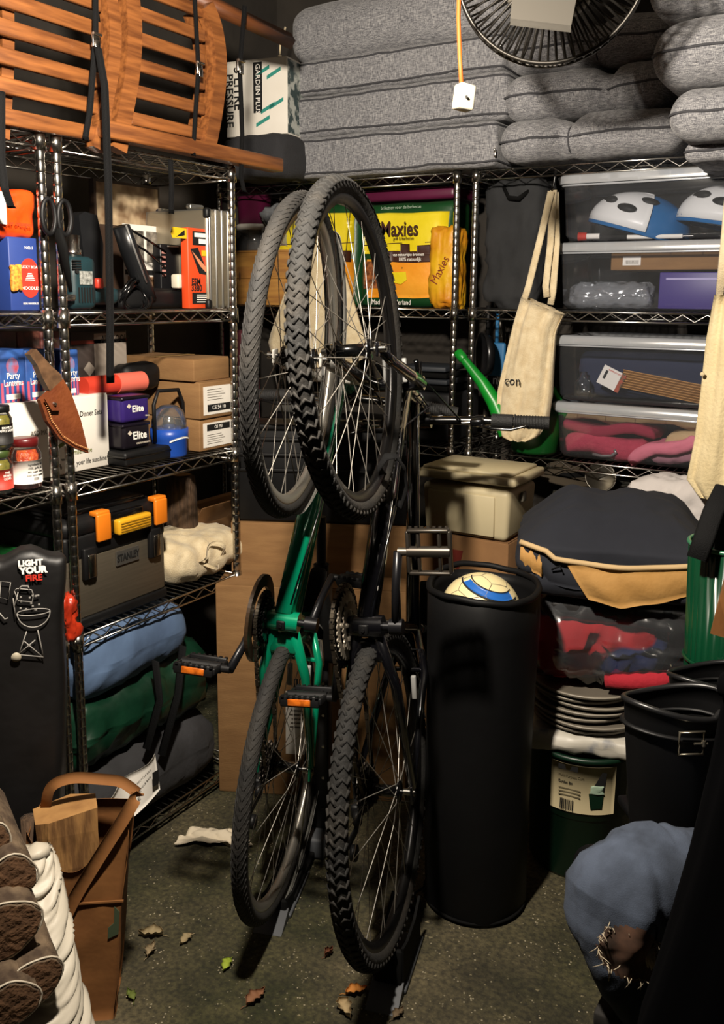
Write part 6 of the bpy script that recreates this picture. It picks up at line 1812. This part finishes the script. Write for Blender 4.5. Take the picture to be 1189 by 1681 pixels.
# bench, boots, jeans, coat, green tub at the right edge
t = thing('low_bench', 'low dark bench at the right edge carrying boots and jeans', 'bench', (-.02, 1.62, 0))
dk = mat('dark_bench_wood', '#14110e', .85)
for k in range(4): part('seat_board', MB().soft((.02, -.30 + .2 * k, .415), (.66, .19, .024), .004), dk, t)
for x in (-.26, .3):
    for y in (-.36, .36): part('leg', MB().soft((x, y, .2), (.045, .045, .4), .004), dk, t)
bt = mat('black_boot_rubber', '#070708', .5, col2='#0b0b0c', scale=6, spec=.25)
def boot(label, px, py, d, rz, buckle):
    c = at(px, py, d)
    zr = c.z - .4285
    t = thing('wellington_boot', label, 'boot', (c.x, c.y, .4285), rz, 'black boots')
    RX_, RY_ = .092, .062
    def rim(a): return .008 * sin(2 * a + .5) + (.010 if abs(((a - 5.4 + pi) % (2 * pi)) - pi) < .12 else 0)
    def f(u, v):
        a = 2 * pi * u
        k = v
        w_ = .62 + .38 * k ** .8
        return (RX_ * w_ * cos(a), RY_ * w_ * sin(a) + .0, .05 + (zr - .05) * k + rim(a) * k ** 6)
    part('shaft', MB().sheet(f, 40, 14, .005, closed_u=True), bt, t)
    part('rim', MB().tube([V(f(i / 48, 1)) for i in range(48)], .0055, 8, closed=True), mat('boot_rim', '#161617', .35), t)
    part('foot', MB().soft((-.05, 0, .045), (.23, .09, .085), .036, 4, seg=3), bt, t)
    part('sole', MB().soft((-.05, 0, .010), (.245, .098, .02), .008, 2), bt, t)
    part('strap', MB().tube([V(f(i / 24, .875)) for i in range(24)], .010, 6, closed=True, flat=(.35, 1)), bt, t)
    if buckle:
        p = V(f(.752, .875)); n = V((cos(2 * pi * .765) / RX_, sin(2 * pi * .765) / RY_, 0)).normalized()
        q = n.to_track_quat('-Y', 'Z').to_matrix().to_4x4()
        b = MB(); W_, H_ = .021, .020
        b.tube([(-W_, -.012, -H_), (W_, -.012, -H_), (W_, -.012, H_), (-W_, -.012, H_)], .0028, 6, closed=True)
        b.cyl((W_ * .2, -.014, 0), (W_ * 1.3, -.014, 0), .0022, n=6); b.cyl((W_, -.013, -.005), (W_, -.013, .005), .004, n=8)
        part('buckle', b, mat('pewter', '#8d8677', .35, .9), t, 'square metal buckle', M=Matrix.Translation(p) @ q)
boot('tall black boot with square buckle at the right edge, nearer of the two', 1112, 1150, 1.58, YAW, True)
boot('tall black boot at the right edge, behind the one with the buckle', 1172, 1108, 1.86, YAW + .1, False)
# green corrugated tub
c = at(1196, 985, 1.98)
zt0_, zt1_ = ZZ(1120, c.x, c.y), ZZ(893, c.x, c.y)
t = thing('green_ribbed_tub', 'green ribbed plastic tub behind the boots at the right edge', 'tub', (c.x, c.y, .43), YAW)
part('wall', MB().lathe([(.0, 0), (.075, 0), (.088, zt1_ - .43), (.085, zt1_ - .43), (.072, .006), (0, .006)], 96, fn=lambda a, r, zz, p: p + V((cos(a), sin(a), 0)) * (.0022 * sin(32 * a)), ), mat('green_translucent', '#06331e', .25, col2='#083c24', scale=3), t)
part('rim', MB().torus(.089, .005, 48, 8, c=(0, 0, zt1_ - .43), ax='z'), mat('green_rim', '#2f6a4c', .3), t)
part('ring', MB().torus(.085, .004, 48, 6, c=(0, 0, (zt1_ - .43) * .52), ax='z'), mat('green_translucent', '#0c5a34', .25), t)
zk = zt1_ + .012
t = thing('black_shoulder_bag', 'black bag with wide strap standing in the green ribbed tub', 'bag', (c.x + .02, c.y, zt1_ - .16), YAW)
part('body', crumple((.0, 0, .14), (.11, .09, .26), .03, 8, .012, 12, 91), black_matte, t)
part('strap', MB().tube([at(1145, 918, 1.88) - V((c.x + .02, c.y, zt1_ - .16)) for _ in (0,)] + [at(*q) - V((c.x + .02, c.y, zt1_ - .16)) for q in ((1158, 880, 1.88), (1172, 840, 1.9), (1192, 800, 1.92))], .022, 8, flat=(1, .25), M=Matrix.Rotation(-YAW, 4, 'Z')), strap_m, t)
part('paper_corner', MB().add([Matrix.Rotation(-YAW, 4, 'Z') @ (at(*q) - V((c.x + .02, c.y, zt1_ - .16))) for q in ((1196, 940, 1.84), (1182, 985, 1.84), (1166, 1040, 1.83), (1200, 1050, 1.84), (1200, 1045, 1.9), (1170, 1038, 1.88), (1190, 945, 1.9))], [(0, 1, 2, 3), (3, 2, 5, 4), (0, 6, 5, 2, 1)], False), kraft, t, 'brown paper corner')
# ripped jeans
den = mat('blue_denim', '#272e3a', .95, col2='#3f4858', scale=18, bump=.12, bscale=500)
den_in = mat('jeans_inside', '#3a2a20', .9, col2='#6a4a38', scale=24)  # rip is painted on the leg, the shade inside put into its brown
base = at(1046, 1668, 1.37)
t = thing('ripped_jeans', 'ripped faded blue jeans, bent at the frayed knee, under the black coat', 'jeans', (base.x, base.y, .4285))
bo = V((base.x, base.y, .4285))
ctl = [(1270, 1470, 1.46, .088), (1190, 1462, 1.42, .090), (1120, 1452, 1.40, .086), (1060, 1448, 1.385, .084), (1020, 1468, 1.375, .080), (1008, 1510, 1.37, .070), (1012, 1555, 1.37, .058), (1026, 1605, 1.37, .047), (1042, 1650, 1.37, .036), (1050, 1676, 1.37, .030)]
mb = MB()
P = []; RR = []
for i in range(len(ctl) - 1):
    for k in range(10):
        f_ = k / 10
        a, b = ctl[i], ctl[i + 1]
        P.append(at(a[0], a[1], a[2]).lerp(at(b[0], b[1], b[2]), f_)); RR.append(a[3] + (b[3] - a[3]) * f_)
mb.tube(P, RR, 72)
hole = at(1040, 1570, 1.31)
vs = []
for p in mb.v:
    q = V(p)
    n1_ = noise.noise(q * 11) * .010 + .016 * abs(noise.noise(V(((q.x * .853 + q.y * .5225) * 30, (q.y * .853 - q.x * .5225) * 9, q.z * 6)))) + noise.noise(q * 60) * .0012 - .004
    i = min(range(len(P)), key=lambda j: (P[j] - q).length_squared)
    d = (q - P[i]).normalized()
    vs.append(q + d * n1_)
mb.v = [tuple(v - bo) for v in vs]
fm_ = []
for i, f in enumerate(mb.f):
    cc = sum((V(mb.v[k]) for k in f), V()) / len(f) + bo
    x, y, zc_ = proj(cc)
    dd = (cc - CAM).length
    inside = ((x - 1036 - .35 * (y - 1560)) / 56) ** 2 + ((y - 1566) / 46) ** 2 < 1 and zc_ < 1.36 and len(f) == 4
    mb.m[i] = 1 if inside else 0
part('trouser_leg', mb, [den, den_in], t)
th_ = MB(); random.seed(3)
for k in range(80):
    u = k / 80
    a = random.uniform(0, 2 * pi)
    x, y = 1036 + 52 * cos(a) + .35 * 44 * sin(a), 1564 + 44 * sin(a)
    p = at(x, y, 1.306) - bo
    l = random.uniform(.008, .022)
    dr = V((random.uniform(-.5, .5), random.uniform(-.3, .3), random.uniform(-1, .2))).normalized()
    th_.tube([p, p + dr * l * .5 + V((.002, -.002, .002)), p + dr * l], .0006, 4)
for k in range(26):
    p = at(1048 + (k % 13) * 2.2, 1536 + (k % 13) * 2.0, 1.303) - bo
    th_.tube([p, p + V((.002, -.003, -.014)), p + V((.004 - .001 * (k % 5), -.001, -.026 - .0012 * (k % 9)))], .0012, 4)
part('frayed_threads', th_, mat('pale_thread', '#b3a58c', .9), t, kind='stuff')
# black coat near the camera
cb0 = at(1130, 1450, 1.06)
t = thing('black_coat', 'black coat draped in shadow at the bottom right corner', 'coat', (cb0.x + .12, cb0.y, 0))
bo = V((cb0.x + .12, cb0.y, 0))
rows = [(1120, 1200), (1176, 1188), (1230, 1178), (1300, 1162), (1400, 1138), (1500, 1108), (1600, 1076), (1690, 1044), (1900, 1010)]
zr_ = []
ptsL = []
for (py, px) in rows:
    ptsL.append(at(px, py, 1.06))
ptsL.append(V((ptsL[-1].x - .0, ptsL[-1].y, .002)))
ptsL.reverse()
rt = V((cos(YAW), sin(YAW), 0)); bk_ = V((-sin(YAW), cos(YAW), 0))
def coat(u, v):
    i = v * (len(ptsL) - 1); k = min(int(i), len(ptsL) - 2)
    L = ptsL[k].lerp(ptsL[k + 1], i - k)
    wv = .17 * (1 - .45 * v)
    c_ = L + rt * wv
    a = 2 * pi * u
    return c_ + rt * (-wv * cos(a)) + bk_ * (.055 * sin(a) * (1 - .3 * v)) + (rt * (.004 * sin(9 * a + v * 4))) - bo
part('cloth', MB().sheet(coat, 48, 20, 0, closed_u=True).add([coat(i / 48, 1) for i in range(48)], [tuple(range(48))]), mat('black_wool', '#030304', 1.0, spec=.05), t)
part('collar', MB().tube([V(coat(i / 24, .985)) for i in range(24)], .014, 8, closed=True), mat('black_wool', '#030304', 1.0, spec=.05), t)

# ------------------------------------------------------------------ floor stand and loose things on the floor
tray_m = mat('grey_stand_steel', '#3d3f43', .6, col2='#474a4e', scale=10)
def stand(label, info, s0, s1, post):
    M = info['M']; fw = M.col[0].xyz; u = M.col[2].xyz
    uh = V((u.x, u.y, 0)).normalized()
    p = M.translation; g0 = V((p.x, p.y, 0)) - V((fw.x, fw.y, 0)) * (.345)
    t = thing('bike_stand', label, 'bike stand', g0, atan2(uh.y, uh.x))
    zb_ = (M @ V((-.345, 0, 0))).z
    L = .30
    ch = MB()
    ch.soft((.04, 0, .006), (.18, .08, .010), .003)
    part('base_plate', ch, tray_m, t)
    for s in (-1, 1):
        wd_ = MB().poly([(-.05, .011), (.12, .011), (.11, zb_ + .03), (.06, zb_ + .004), (-.01, zb_ + .004), (-.055, zb_ + .018)], .006)
        part('side_plate', wd_, black_matte, t, loc=(0, s * .031 - .003, 0))
    part('wheel_stop', MB().soft((-.052, 0, zb_ * .5 + .004), (.012, .062, zb_ + .015), .004), black_matte, t)
    rp = MB().poly([(-.115, .001), (-.05, .001), (-.05, .03)], .07)
    part('ramp', rp, tray_m, t, 'grey entry ramp', loc=(0, -.035, 0))
    if post:
        q = t.matrix_basis.inverted() @ V((-1.287, 1.879, 0))
        Mi = Matrix.LocRotScale(t.location, t.rotation_euler, None).inverted()
        q = Mi @ V((-1.287, 1.90, 0))
        hp1, hp2 = ZZ(962, -1.287, 1.9), ZZ(848, -1.287, 1.9)
        part('post', MB().soft((q.x, q.y, hp1 / 2), (.05, .05, hp1), .004), mat('black_post', '#0b0b0c', .5), t)
        part('upper_tube', MB().cyl((q.x, q.y, hp1), (q.x, q.y, hp2), .013, n=14), black_plastic, t)
        part('clamp', MB().cyl((q.x, q.y, hp1 + .0), (q.x, q.y, hp1 + .06), .021, n=16), black_plastic, t)
        part('foot', MB().soft((q.x - .03, q.y, .03), (.1, .06, .06), .01), tray_m, t)
        part('link_arm', MB().soft((q.x / 2 , q.y / 2, .015), (abs(q.x), .04, .02), .004), black_matte, t)
        hg = MB(); hg.tube([(q.x, q.y, hp1 - .06), (q.x - .05, q.y - .02, hp1 - .05), (q.x - .075, q.y - .02, hp1 + .01), (q.x - .06, q.y - .02, hp1 + .06)], .011, 8)
        part('hook', hg, black_plastic, t)
        bl = MB()
        for k in range(6): bl.cyl((q.x - .027, q.y - .012, .12 + .09 * k), (q.x - .0245, q.y - .012, .12 + .09 * k), .004, n=8)
        part('bolt_holes', bl, chrome, t, kind='stuff')
    return t
stand('grey floor stand under the black bicycle with a sloping ramp', BI, 0, 0, False)
stand('grey floor stand under the teal bicycle with upright black post', TI, 0, 0, True)
# strap holding the black bicycle's front wheel to its frame
t = thing('wheel_strap', 'black strap tying the front wheel to the black bicycle frame', 'strap', at(655, 770, 1.95))
o_ = at(655, 770, 1.95)
pp = [at(*q) - o_ for q in ((622, 768, 1.93), (634, 750, 1.92), (650, 748, 1.92), (664, 768, 1.95), (668, 800, 1.98), (660, 830, 2.0), (648, 822, 2.05), (640, 790, 2.05), (628, 780, 2.0))]
part('webbing', MB().tube(pp, .010, 8, closed=True, flat=(1, .35)), strap_m, t)

t = thing('floor_rag', 'white crumpled rag lying on the concrete left of the bicycles', 'rag', on(340, 1380, 2, 0))
o_ = on(340, 1380, 2, 0)
cs_ = [on(*q, 2, 0) - o_ for q in ((286, 1392), (318, 1364), (395, 1368), (415, 1394))]
def rag(u, v):
    p = cs_[0].lerp(cs_[3], u).lerp(cs_[1].lerp(cs_[2], u), v)
    k = noise.noise(V((u * 5, v * 4, 2.2)))
    return p + V((.012 * noise.noise(V((u * 6, v * 6, 7))), .012 * noise.noise(V((u * 6, v * 6, 9))), .012 + .022 * max(0, k) + .008 * sin(v * 9 + u * 4) * (.5 + .5 * sin(u * 3))))
part('cloth', MB().sheet(rag, 26, 12, .002), mat('rag_white', '#cbbfa8', .95), t)
leafs = [((372, 1588), .026, '#8a9a2c', 'pale green leaf curled on the floor below the teal bicycle'), ((585, 1632), .030, '#b0702a', 'orange dry leaf at the foot of the grey ramp'), ((566, 1662), .034, '#9a8662', 'large pale leaf at the bottom centre of the floor'),
         ((654, 1668), .022, '#5a4a34', 'dark brown leaf at the bottom, right of the orange leaf'), ((420, 1642), .034, '#7a5236', 'curled brown leaf left of the large pale leaf'), ((248, 1538), .036, '#8f7f5e', 'pale flaky leaf nearest the paper bag'),
         ((305, 1546), .026, '#8f7f5e', 'small pale leaf right of the flaky one'), ((248, 1564), .026, '#86765a', 'pale leaf below the flaky one beside the paper bag'), ((540, 1570), .016, '#6a3c24', 'small reddish leaf between the two floor stands'), ((215, 1638), .022, '#5e6a2a', 'small green leaf near the base of the paper bag')]
for i, (px, r, col, lab) in enumerate(leafs):
    c = on(px[0], px[1], 2, 0); random.seed(i)
    t = thing('leaf', lab, 'leaf', (c.x, c.y, .001), random.uniform(0, 6))
    def lf(u, v, r=r * .8, i=i):
        x = (u - .5) * 2 * r; wv = r * .5 * sin(pi * min(1, max(0, u)) ** .8) * (1 + .25 * sin(u * 22 + i))
        return (x, (v - .5) * 2 * wv, .003 + .012 * (2 * v - 1) ** 2 * (.4 + .6 * (i % 3) / 2) + .006 * abs(sin(u * 4)))
    part('blade', MB().sheet(lf, 16, 6, .0006), mat('leaf_%d' % i, col, .8, col2=col, scale=20), t)
    part('stalk', MB().tube([(-r * .75, 0, .003), (-r * 1.0, .003, .004), (-r * 1.2, .004, .002)], .0008, 4), mat('leaf_%d' % i, col, .8), t)
gm = MB(); random.seed(11)
for k in range(1100):
    x, y = random.uniform(-1.65, .1), random.uniform(1.0, 2.3)
    s = random.uniform(.001, .0032) * (1 if k % 9 else 2.2)
    zz = s * .3; a = random.uniform(0, 6)
    gm.add([(x + s * cos(a), y + s * sin(a), 0), (x + s * .8 * cos(a + 2), y + s * .8 * sin(a + 2), 0), (x + s * cos(a + 4), y + s * cos(a + 4) * .9, 0), (x, y, zz)], [(0, 1, 3), (1, 2, 3), (2, 0, 3)], False)
o = link('floor_grit', gm.mesh('floor_grit', mat('floor_chips', '#857a5e', .9, col2='#4e4834', scale=60)))
tag(o, 'pale chips and grit scattered over the concrete floor', 'grit'); o['kind'] = 'stuff'

# ------------------------------------------------------------------ lower left foreground
# charcoal bag
pk = V((-1.535, 1.175, 0)); rk = radians(50)
fvk = V((sin(rk), -cos(rk), 0))
hk_ = ZZ(912, pk.x, pk.y)
def kx(px, zz):
    lo_, hi_ = -1.0, 1.0
    for _ in range(40):
        md = (lo_ + hi_) / 2
        if proj(pk + V((cos(rk), sin(rk), 0)) * md + V((0, 0, zz)))[0] < px: lo_ = md
        else: hi_ = md
    return lo_
xr = kx(112, .7); xl = xr - .20
t = thing('charcoal_sack', 'black charcoal sack printed with a kettle grill, before the left rack', 'sack', pk, rk)
csm = mat('black_sack', '#0b0a0a', .5, col2='#141212', scale=6, bump=.5, bscale=9)
def csf(u, p):
    k = (1 + u[2]) / 2
    return V((p.x + (.02 * nz(p, 6, 2) if abs(u[0]) > .3 else 0) - (.03 * max(0, u[0]) * (1 - k)), p.y * (1 - (.6 * max(0, k - .8) / .2 if p.y > 0 else 0)) + (.006 * nz(p, 9, 5) * (1 if k < .6 else .3)), p.z + .010 * sin(u[0] * 6) * max(0, k - .8) * 5))
part('sack', MB().soft(((xl + xr) / 2, .045, hk_ / 2), (xr - xl, .09, hk_), .022, (10, 4, 24), csf, seg=3), csm, t)
fy = -.009
def kp(px, py):
    x = kx(px, ZZ(py, pk.x, pk.y)); q = pk + V((cos(rk), sin(rk), 0)) * x
    return V((x, fy, ZZ(py, q.x, q.y)))
q = kp(48, 926)
lettering('LIGHT', .017, white_ink, t, tuple(kp(30, 924)), bold=.0009); lettering('YOUR', .019, white_ink, t, tuple(kp(33, 936)), bold=.0012); lettering('FIRE', .018, red_ink, t, tuple(kp(42, 948)), bold=.0006)
gl_ = mat('grill_line', '#8d8983', .6)
g1 = MB()
cx_ = [kp(28 + 54 * i / 12, 1006) for i in range(13)]
bowl = [V((kp(28, 1000).x + (kp(82, 1000).x - kp(28, 1000).x) * (.5 - .5 * cos(pi * i / 16)), fy, kp(50, 1003).z - .033 * sin(pi * i / 16))) for i in range(17)]
g1.tube(bowl, .0013, 5)
ell = [V(((kp(28, 1000).x + kp(82, 1000).x) / 2 + (kp(82, 1000).x - kp(28, 1000).x) / 2 * cos(a), fy, kp(50, 1003).z + .007 * sin(a))) for a in [2 * pi * i / 24 for i in range(24)]]
g1.tube(ell, .0011, 5, closed=True)
for a, b in (((44, 1034), (30, 1076)), ((62, 1032), (72, 1078)), ((30, 1072), (72, 1076)), ((32, 1070), (58, 1048)), ((40, 1050), (68, 1074)), ((24, 995), (30, 970)), ((26, 1010), (22, 980))): g1.tube([kp(*a), kp(*b)], .0012, 5)
lidp = [kp(*q) for q in ((24, 968), (28, 964), (52, 966), (55, 974), (53, 986), (30, 984), (24, 968))]
g1.tube(lidp, .0011, 5); g1.tube([kp(32, 964), kp(36, 960), kp(46, 960), kp(48, 965)], .0018, 5)
part('grill_drawing', g1, gl_, t, 'pale line drawing of a kettle grill')
wl = MB().lathe([(0, 0), (.010, 0), (.010, .0015), (0, .0015)], 18, M=Matrix.Translation(kp(27, 1076)) @ FRONT)
part('wheel_drawing', wl, mat('grill_wheel', '#a39a86', .6), t)
g2 = MB(); g2.tube([kp(*q) for q in ((2, 952), (18, 954), (14, 982), (0, 978))], .0011, 5, closed=True); g2.tube([kp(0, 1004), kp(8, 1014), kp(14, 1012)], .0014, 5)
part('chimney_drawing', g2, gl_, t)
random.seed(5)
dm = MB()
for k in range(14): dm.soft(tuple(kp(44 + random.uniform(-10, 22), 990 + random.uniform(-18, 10))), (.004, .001, .004), .0005)
part('ember_drawing', dm, gl_, t, kind='stuff')
loc, wd = leftbox(66, 105, .67, -1.80); hh = hgt(912, loc[0], loc[1], .67)
t = thing('green_carton', 'plain green carton on the lower shelf behind the charcoal sack', 'box', loc, R90)
carton_parts(t, wd, .15, hh, mat('green_card', '#146a2c', .6), flaps=True)
loc, wd = leftbox(84, 122, .67, -1.715)
t = thing('orange_net', 'orange plastic wrap stuffed beside the double posts at the charcoal sack', 'wrap', (loc[0], loc[1] + wd / 2, .668))
part('wrap', crumple((0, 0, .05), (.05, wd, .10), .02, 7, .02, 30, 95), mat('orange_wrap', '#c8391c', .35, col2='#8a2412', scale=30), t)

# paper carrier bag holding a split log
pp0 = V((-1.385, 1.095, 0)); rp_ = radians(38)
dxp = V((cos(rp_), sin(rp_), 0)); dyp = V((-sin(rp_), cos(rp_), 0))
t = thing('paper_bag', 'brown paper carrier bag with handles holding a split log', 'bag', pp0, rp_)
def px_of(px, zz, y=0.0):
    lo_, hi_ = -1.0, 1.0
    for _ in range(40):
        md = (lo_ + hi_) / 2
        if proj(pp0 + dxp * md + dyp * y + V((0, 0, zz)))[0] < px: lo_ = md
        else: hi_ = md
    return lo_
ht_ = ZZ(1352, -1.33, 1.15)
xr_ = px_of(211, ht_); xl_ = xr_ - .20; xrb = px_of(187, .02)
D_ = .12
def wallf(a, b, top):
    """paper wall from a to b (local xy at top; a shift at the bottom)"""
    def f(u, v):
        p = V(a).lerp(V(b), u)
        zt_ = top(u)
        x = p.x + (xrb - xr_) * (1 - v)
        zz = zt_ * v
        return (x + .003 * sin(v * 9 + u * 5), p.y + .006 * noise.noise(V((u * 4, v * 5, 1.3))), zz)
    return f
flat = lambda u: ht_ - .012
dip = lambda u: ht_ - .085 * sin(pi * min(1, u * 1.25)) ** .7 if u < .8 else ht_ - .005 + .02 * (u - .8)
part('front_wall', MB().sheet(wallf((xl_, 0, 0), (xr_, 0, 0), lambda u: ht_ - .10 * max(0, sin(pi * min(1, u / .82))) ** .8), 20, 16, .0012), kraft, t)
part('side_wall', MB().sheet(wallf((xr_, 0, 0), (xr_ - .005, D_, 0), lambda u: ht_ - .02 * sin(pi * u)), 10, 14, .0012), kraft, t)
part('back_wall', MB().sheet(wallf((xr_ - .005, D_, 0), (xl_, D_, 0), flat), 16, 12, .0012), kraft, t)
part('side_wall', MB().sheet(wallf((xl_, D_, 0), (xl_, 0, 0), flat), 10, 12, .0012), kraft, t)
part('base', MB().box(((xl_ + xr_) / 2 + xrb - xr_, D_ / 2, .002), (.196, D_ - .006, .003)), kraft, t)
def hpt(px, py, y):
    zz = ht_
    for _ in range(6):
        x = px_of(px, zz, y); q = pp0 + dxp * x + dyp * y; zz = ZZ(py, q.x, q.y)
    return V((x, y, zz))
def ribbon(pts, wd, nrm, m, name):
    mb = MB(); Q = []
    for i in range(len(pts) - 1):
        p0, p1, p2, p3 = pts[max(0, i - 1)], pts[i], pts[i + 1], pts[min(len(pts) - 1, i + 2)]
        for k in range(6):
            s = k / 6; Q.append(.5 * ((2 * p1) + (p2 - p0) * s + (2 * p0 - 5 * p1 + 4 * p2 - p3) * s * s + (3 * p1 - p0 - 3 * p2 + p3) * s ** 3))
    Q.append(pts[-1])
    def f(u, v):
        i = u * (len(Q) - 1); k = min(int(i), len(Q) - 2); p = Q[k].lerp(Q[k + 1], i - k); d = (Q[k + 1] - Q[k]).normalized()
        w_ = d.cross(nrm).normalized()
        return p + w_ * ((v - .5) * wd)
    return part(name, mb.sheet(f, len(Q), 2, .0012), m, t)
ribbon([hpt(*q) for q in ((104, 1512, -.004), (125, 1470, -.006), (160, 1412, -.012), (198, 1352, -.012), (222, 1312, .0), (226, 1302, .03))], .026, V((0, 1, 0)), kraft, 'handle')
ribbon([hpt(*q) for q in ((226, 1302, .03), (200, 1284, .05), (165, 1279, .06), (120, 1277, .06), (86, 1290, .06), (76, 1318, .07), (74, 1350, .1))], .022, V((.0, -.85, .5)).normalized(), kraft, 'handle')
part('green_print', MB().poly([(xr_ - .05, .19), (xr_ - .028, .20), (xr_ - .024, .25), (xr_ - .034, .262), (xr_ - .036, .225), (xr_ - .048, .215)], -.002), mat('faded_green_print', '#3d4a33', .8), t, 'faded green printed mark')
part('fold_line', MB().box(((xl_ + xr_) / 2 - .01, -.003, .275), (.19, .003, .004)), kraft, t)
zl_ = ht_ + .004
t2 = thing('split_log', 'split log standing upright inside the brown paper bag', 'log', pp0 + dxp * ((xl_ + xr_) / 2 - .035) + dyp * .06 + V((0, 0, .006)), rp_)
pts_ = [(-.072, .02), (-.05, -.045), (-.025, -.052), (.07, -.03), (.055, .03), (0, .05)]
lg = MB()
nL = 12
vs = []
for j in range(nL + 1):
    for (x, y) in pts_:
        vs.append((x + .004 * noise.noise(V((x * 30, y * 30, j * .8))), y + .004 * noise.noise(V((x * 30, j * .8, y * 30))), zl_ * j / nL + (.012 * (x / .07) if j == nL else 0)))
fs = []
for j in range(nL):
    for k in range(6): fs.append((j * 6 + k, j * 6 + (k + 1) % 6, (j + 1) * 6 + (k + 1) % 6, (j + 1) * 6 + k))
lg.add(vs, fs, False)
lg.k = 1
lg.add([vs[nL * 6 + k] for k in range(6)], [tuple(range(6))], False)
split_m = mat('split_wood', '#6e4c28', .8, col2='#9a7140', scale=10, stretch=(8, 8, 1), bump=.5, bscale=12, lo=.4, hi=.62)
part('wood', lg, [split_m, mat('sawn_wood', '#a67c48', .8, col2='#8a6236', scale=20)], t2)
part('bark', MB().tube([(-.071, -.012, .02), (-.072, -.010, zl_ * .5), (-.07, -.012, zl_ - .012)], .018, 8), mat('bark', '#3d2d1f', .9), t2)
# white wrinkled sack
A = at(58, 1398, 1.70); B = at(84, 1700, 1.60)
t = thing('white_sack', 'white wrinkled plastic sack leaning between the firewood and the paper bag', 'sack', (B.x, B.y, 0))
bo = V((B.x, B.y, 0))
B2 = A.lerp(B, (A.z - .04) / max(.05, A.z - B.z))
def wsf(u, v):
    a = 2 * pi * u
    p = A.lerp(B2, v)
    r = .028 + .058 * v ** .8
    wr = .014 * noise.noise(V((v * 34 + 3.2 * sin(a - .9), cos(a) * .9, sin(a) * .9))) + .006 * noise.noise(V((cos(a) * 1.5, sin(a) * 1.5, v * 5)))
    return p + V((cos(a) * (r + wr), sin(a) * (r + wr), .03 * sin(a) * 0)) - bo
part('film', MB().sheet(wsf, 56, 110, .001, closed_u=True), mat('white_sack_film', '#cdc5b4', .5, col2='#bfb6a4', scale=7), t)
part('gathered_neck', MB().tube([A - bo + V((0, 0, -.006)), A - bo + V((-.002, .002, .004)), A - bo + V((-.006, .0, .012))], [.031, .024, .008], 16), mat('white_sack_film', '#cdc5b4', .5), t)
# firewood
barkm = mat('birch_bark', '#3f3023', .9, col2='#6f5d48', scale=26, bump=.7, bscale=40)
endm = mat('log_end', '#5c4029', .9, col2='#7a583c', scale=34, bump=.6, bscale=60)
dl = (V((.80, -.38, -.06))).normalized()
logs = [((62, 1612), 1.52, .040, 'split firewood log with oval end beside the white sack'), ((14, 1528), 1.50, .050, 'firewood log with large round end at the left edge'), ((22, 1652), 1.47, .040, 'firewood log with small round end at the bottom left corner'),
        ((20, 1444), 1.54, .040, 'pale barked firewood log uppermost in the pile'), ((-14, 1385), 1.55, .032, 'thin pinkish firewood log at the left edge above the others')]
for i, (px, d, r, lab) in enumerate(logs):
    e = at(px[0], px[1], d)
    t = thing('firewood_log', lab, 'log', M=Matrix.Translation(e) @ dl.to_track_quat('Z', 'Y').to_matrix().to_4x4(), group='netted firewood')
    part('bark', MB().lathe([(r * 1.0, -.26), (r * 1.02, -.14), (r, -.001), (r * .96, 0)], 26, fn=lambda a, q, zz, p, i=i: p + V((cos(a), sin(a), 0)) * (q * (.08 * sin(3 * a + i) + .04 * sin(9 * a + zz * 20)))), barkm, t)
    eb = MB().lathe([(r * .97, .0), (r * .6, .0015), (r * .3, .001), (0, .002)], 26, fn=lambda a, q, zz, p, i=i: p + V((cos(a), sin(a), 0)) * (q * (.08 * sin(3 * a + i) + .04 * sin(9 * a))))
    part('cut_end', eb, endm, t)
    nt_ = MB()
    random.seed(i + 20)
    nt_.tube([V((r * 1.07 * cos(a) * (1 + .08 * sin(3 * a + i)), r * 1.07 * sin(a) * (1 + .08 * sin(3 * a + i)), -.004)) for a in [2 * pi * k / 26 for k in range(26)]], .0018, 5, closed=True)
    part('net_string', nt_, mat('net_white', '#c9beaa', .6), t, 'pale net string round the end')
t = thing('floor_log_pile', 'dark bark log lying under the netted firewood', 'log', V((at(20, 1640, 1.5).x - .08, at(20, 1640, 1.5).y + .03, 0)), radians(-25))
part('bark', MB().lathe([(0, -.2), (.07, -.2), (.074, 0), (.07, .2), (0, .2)], 22, M=Matrix.Translation((0, 0, .074)) @ Matrix.Rotation(pi / 2, 4, 'Y')), barkm, t); part('cut_end', MB().disc((0, 0, 0), .07, 22, M=Matrix.Translation((.2005, 0, .074)) @ Matrix.Rotation(pi / 2, 4, 'Y')), endm, t)
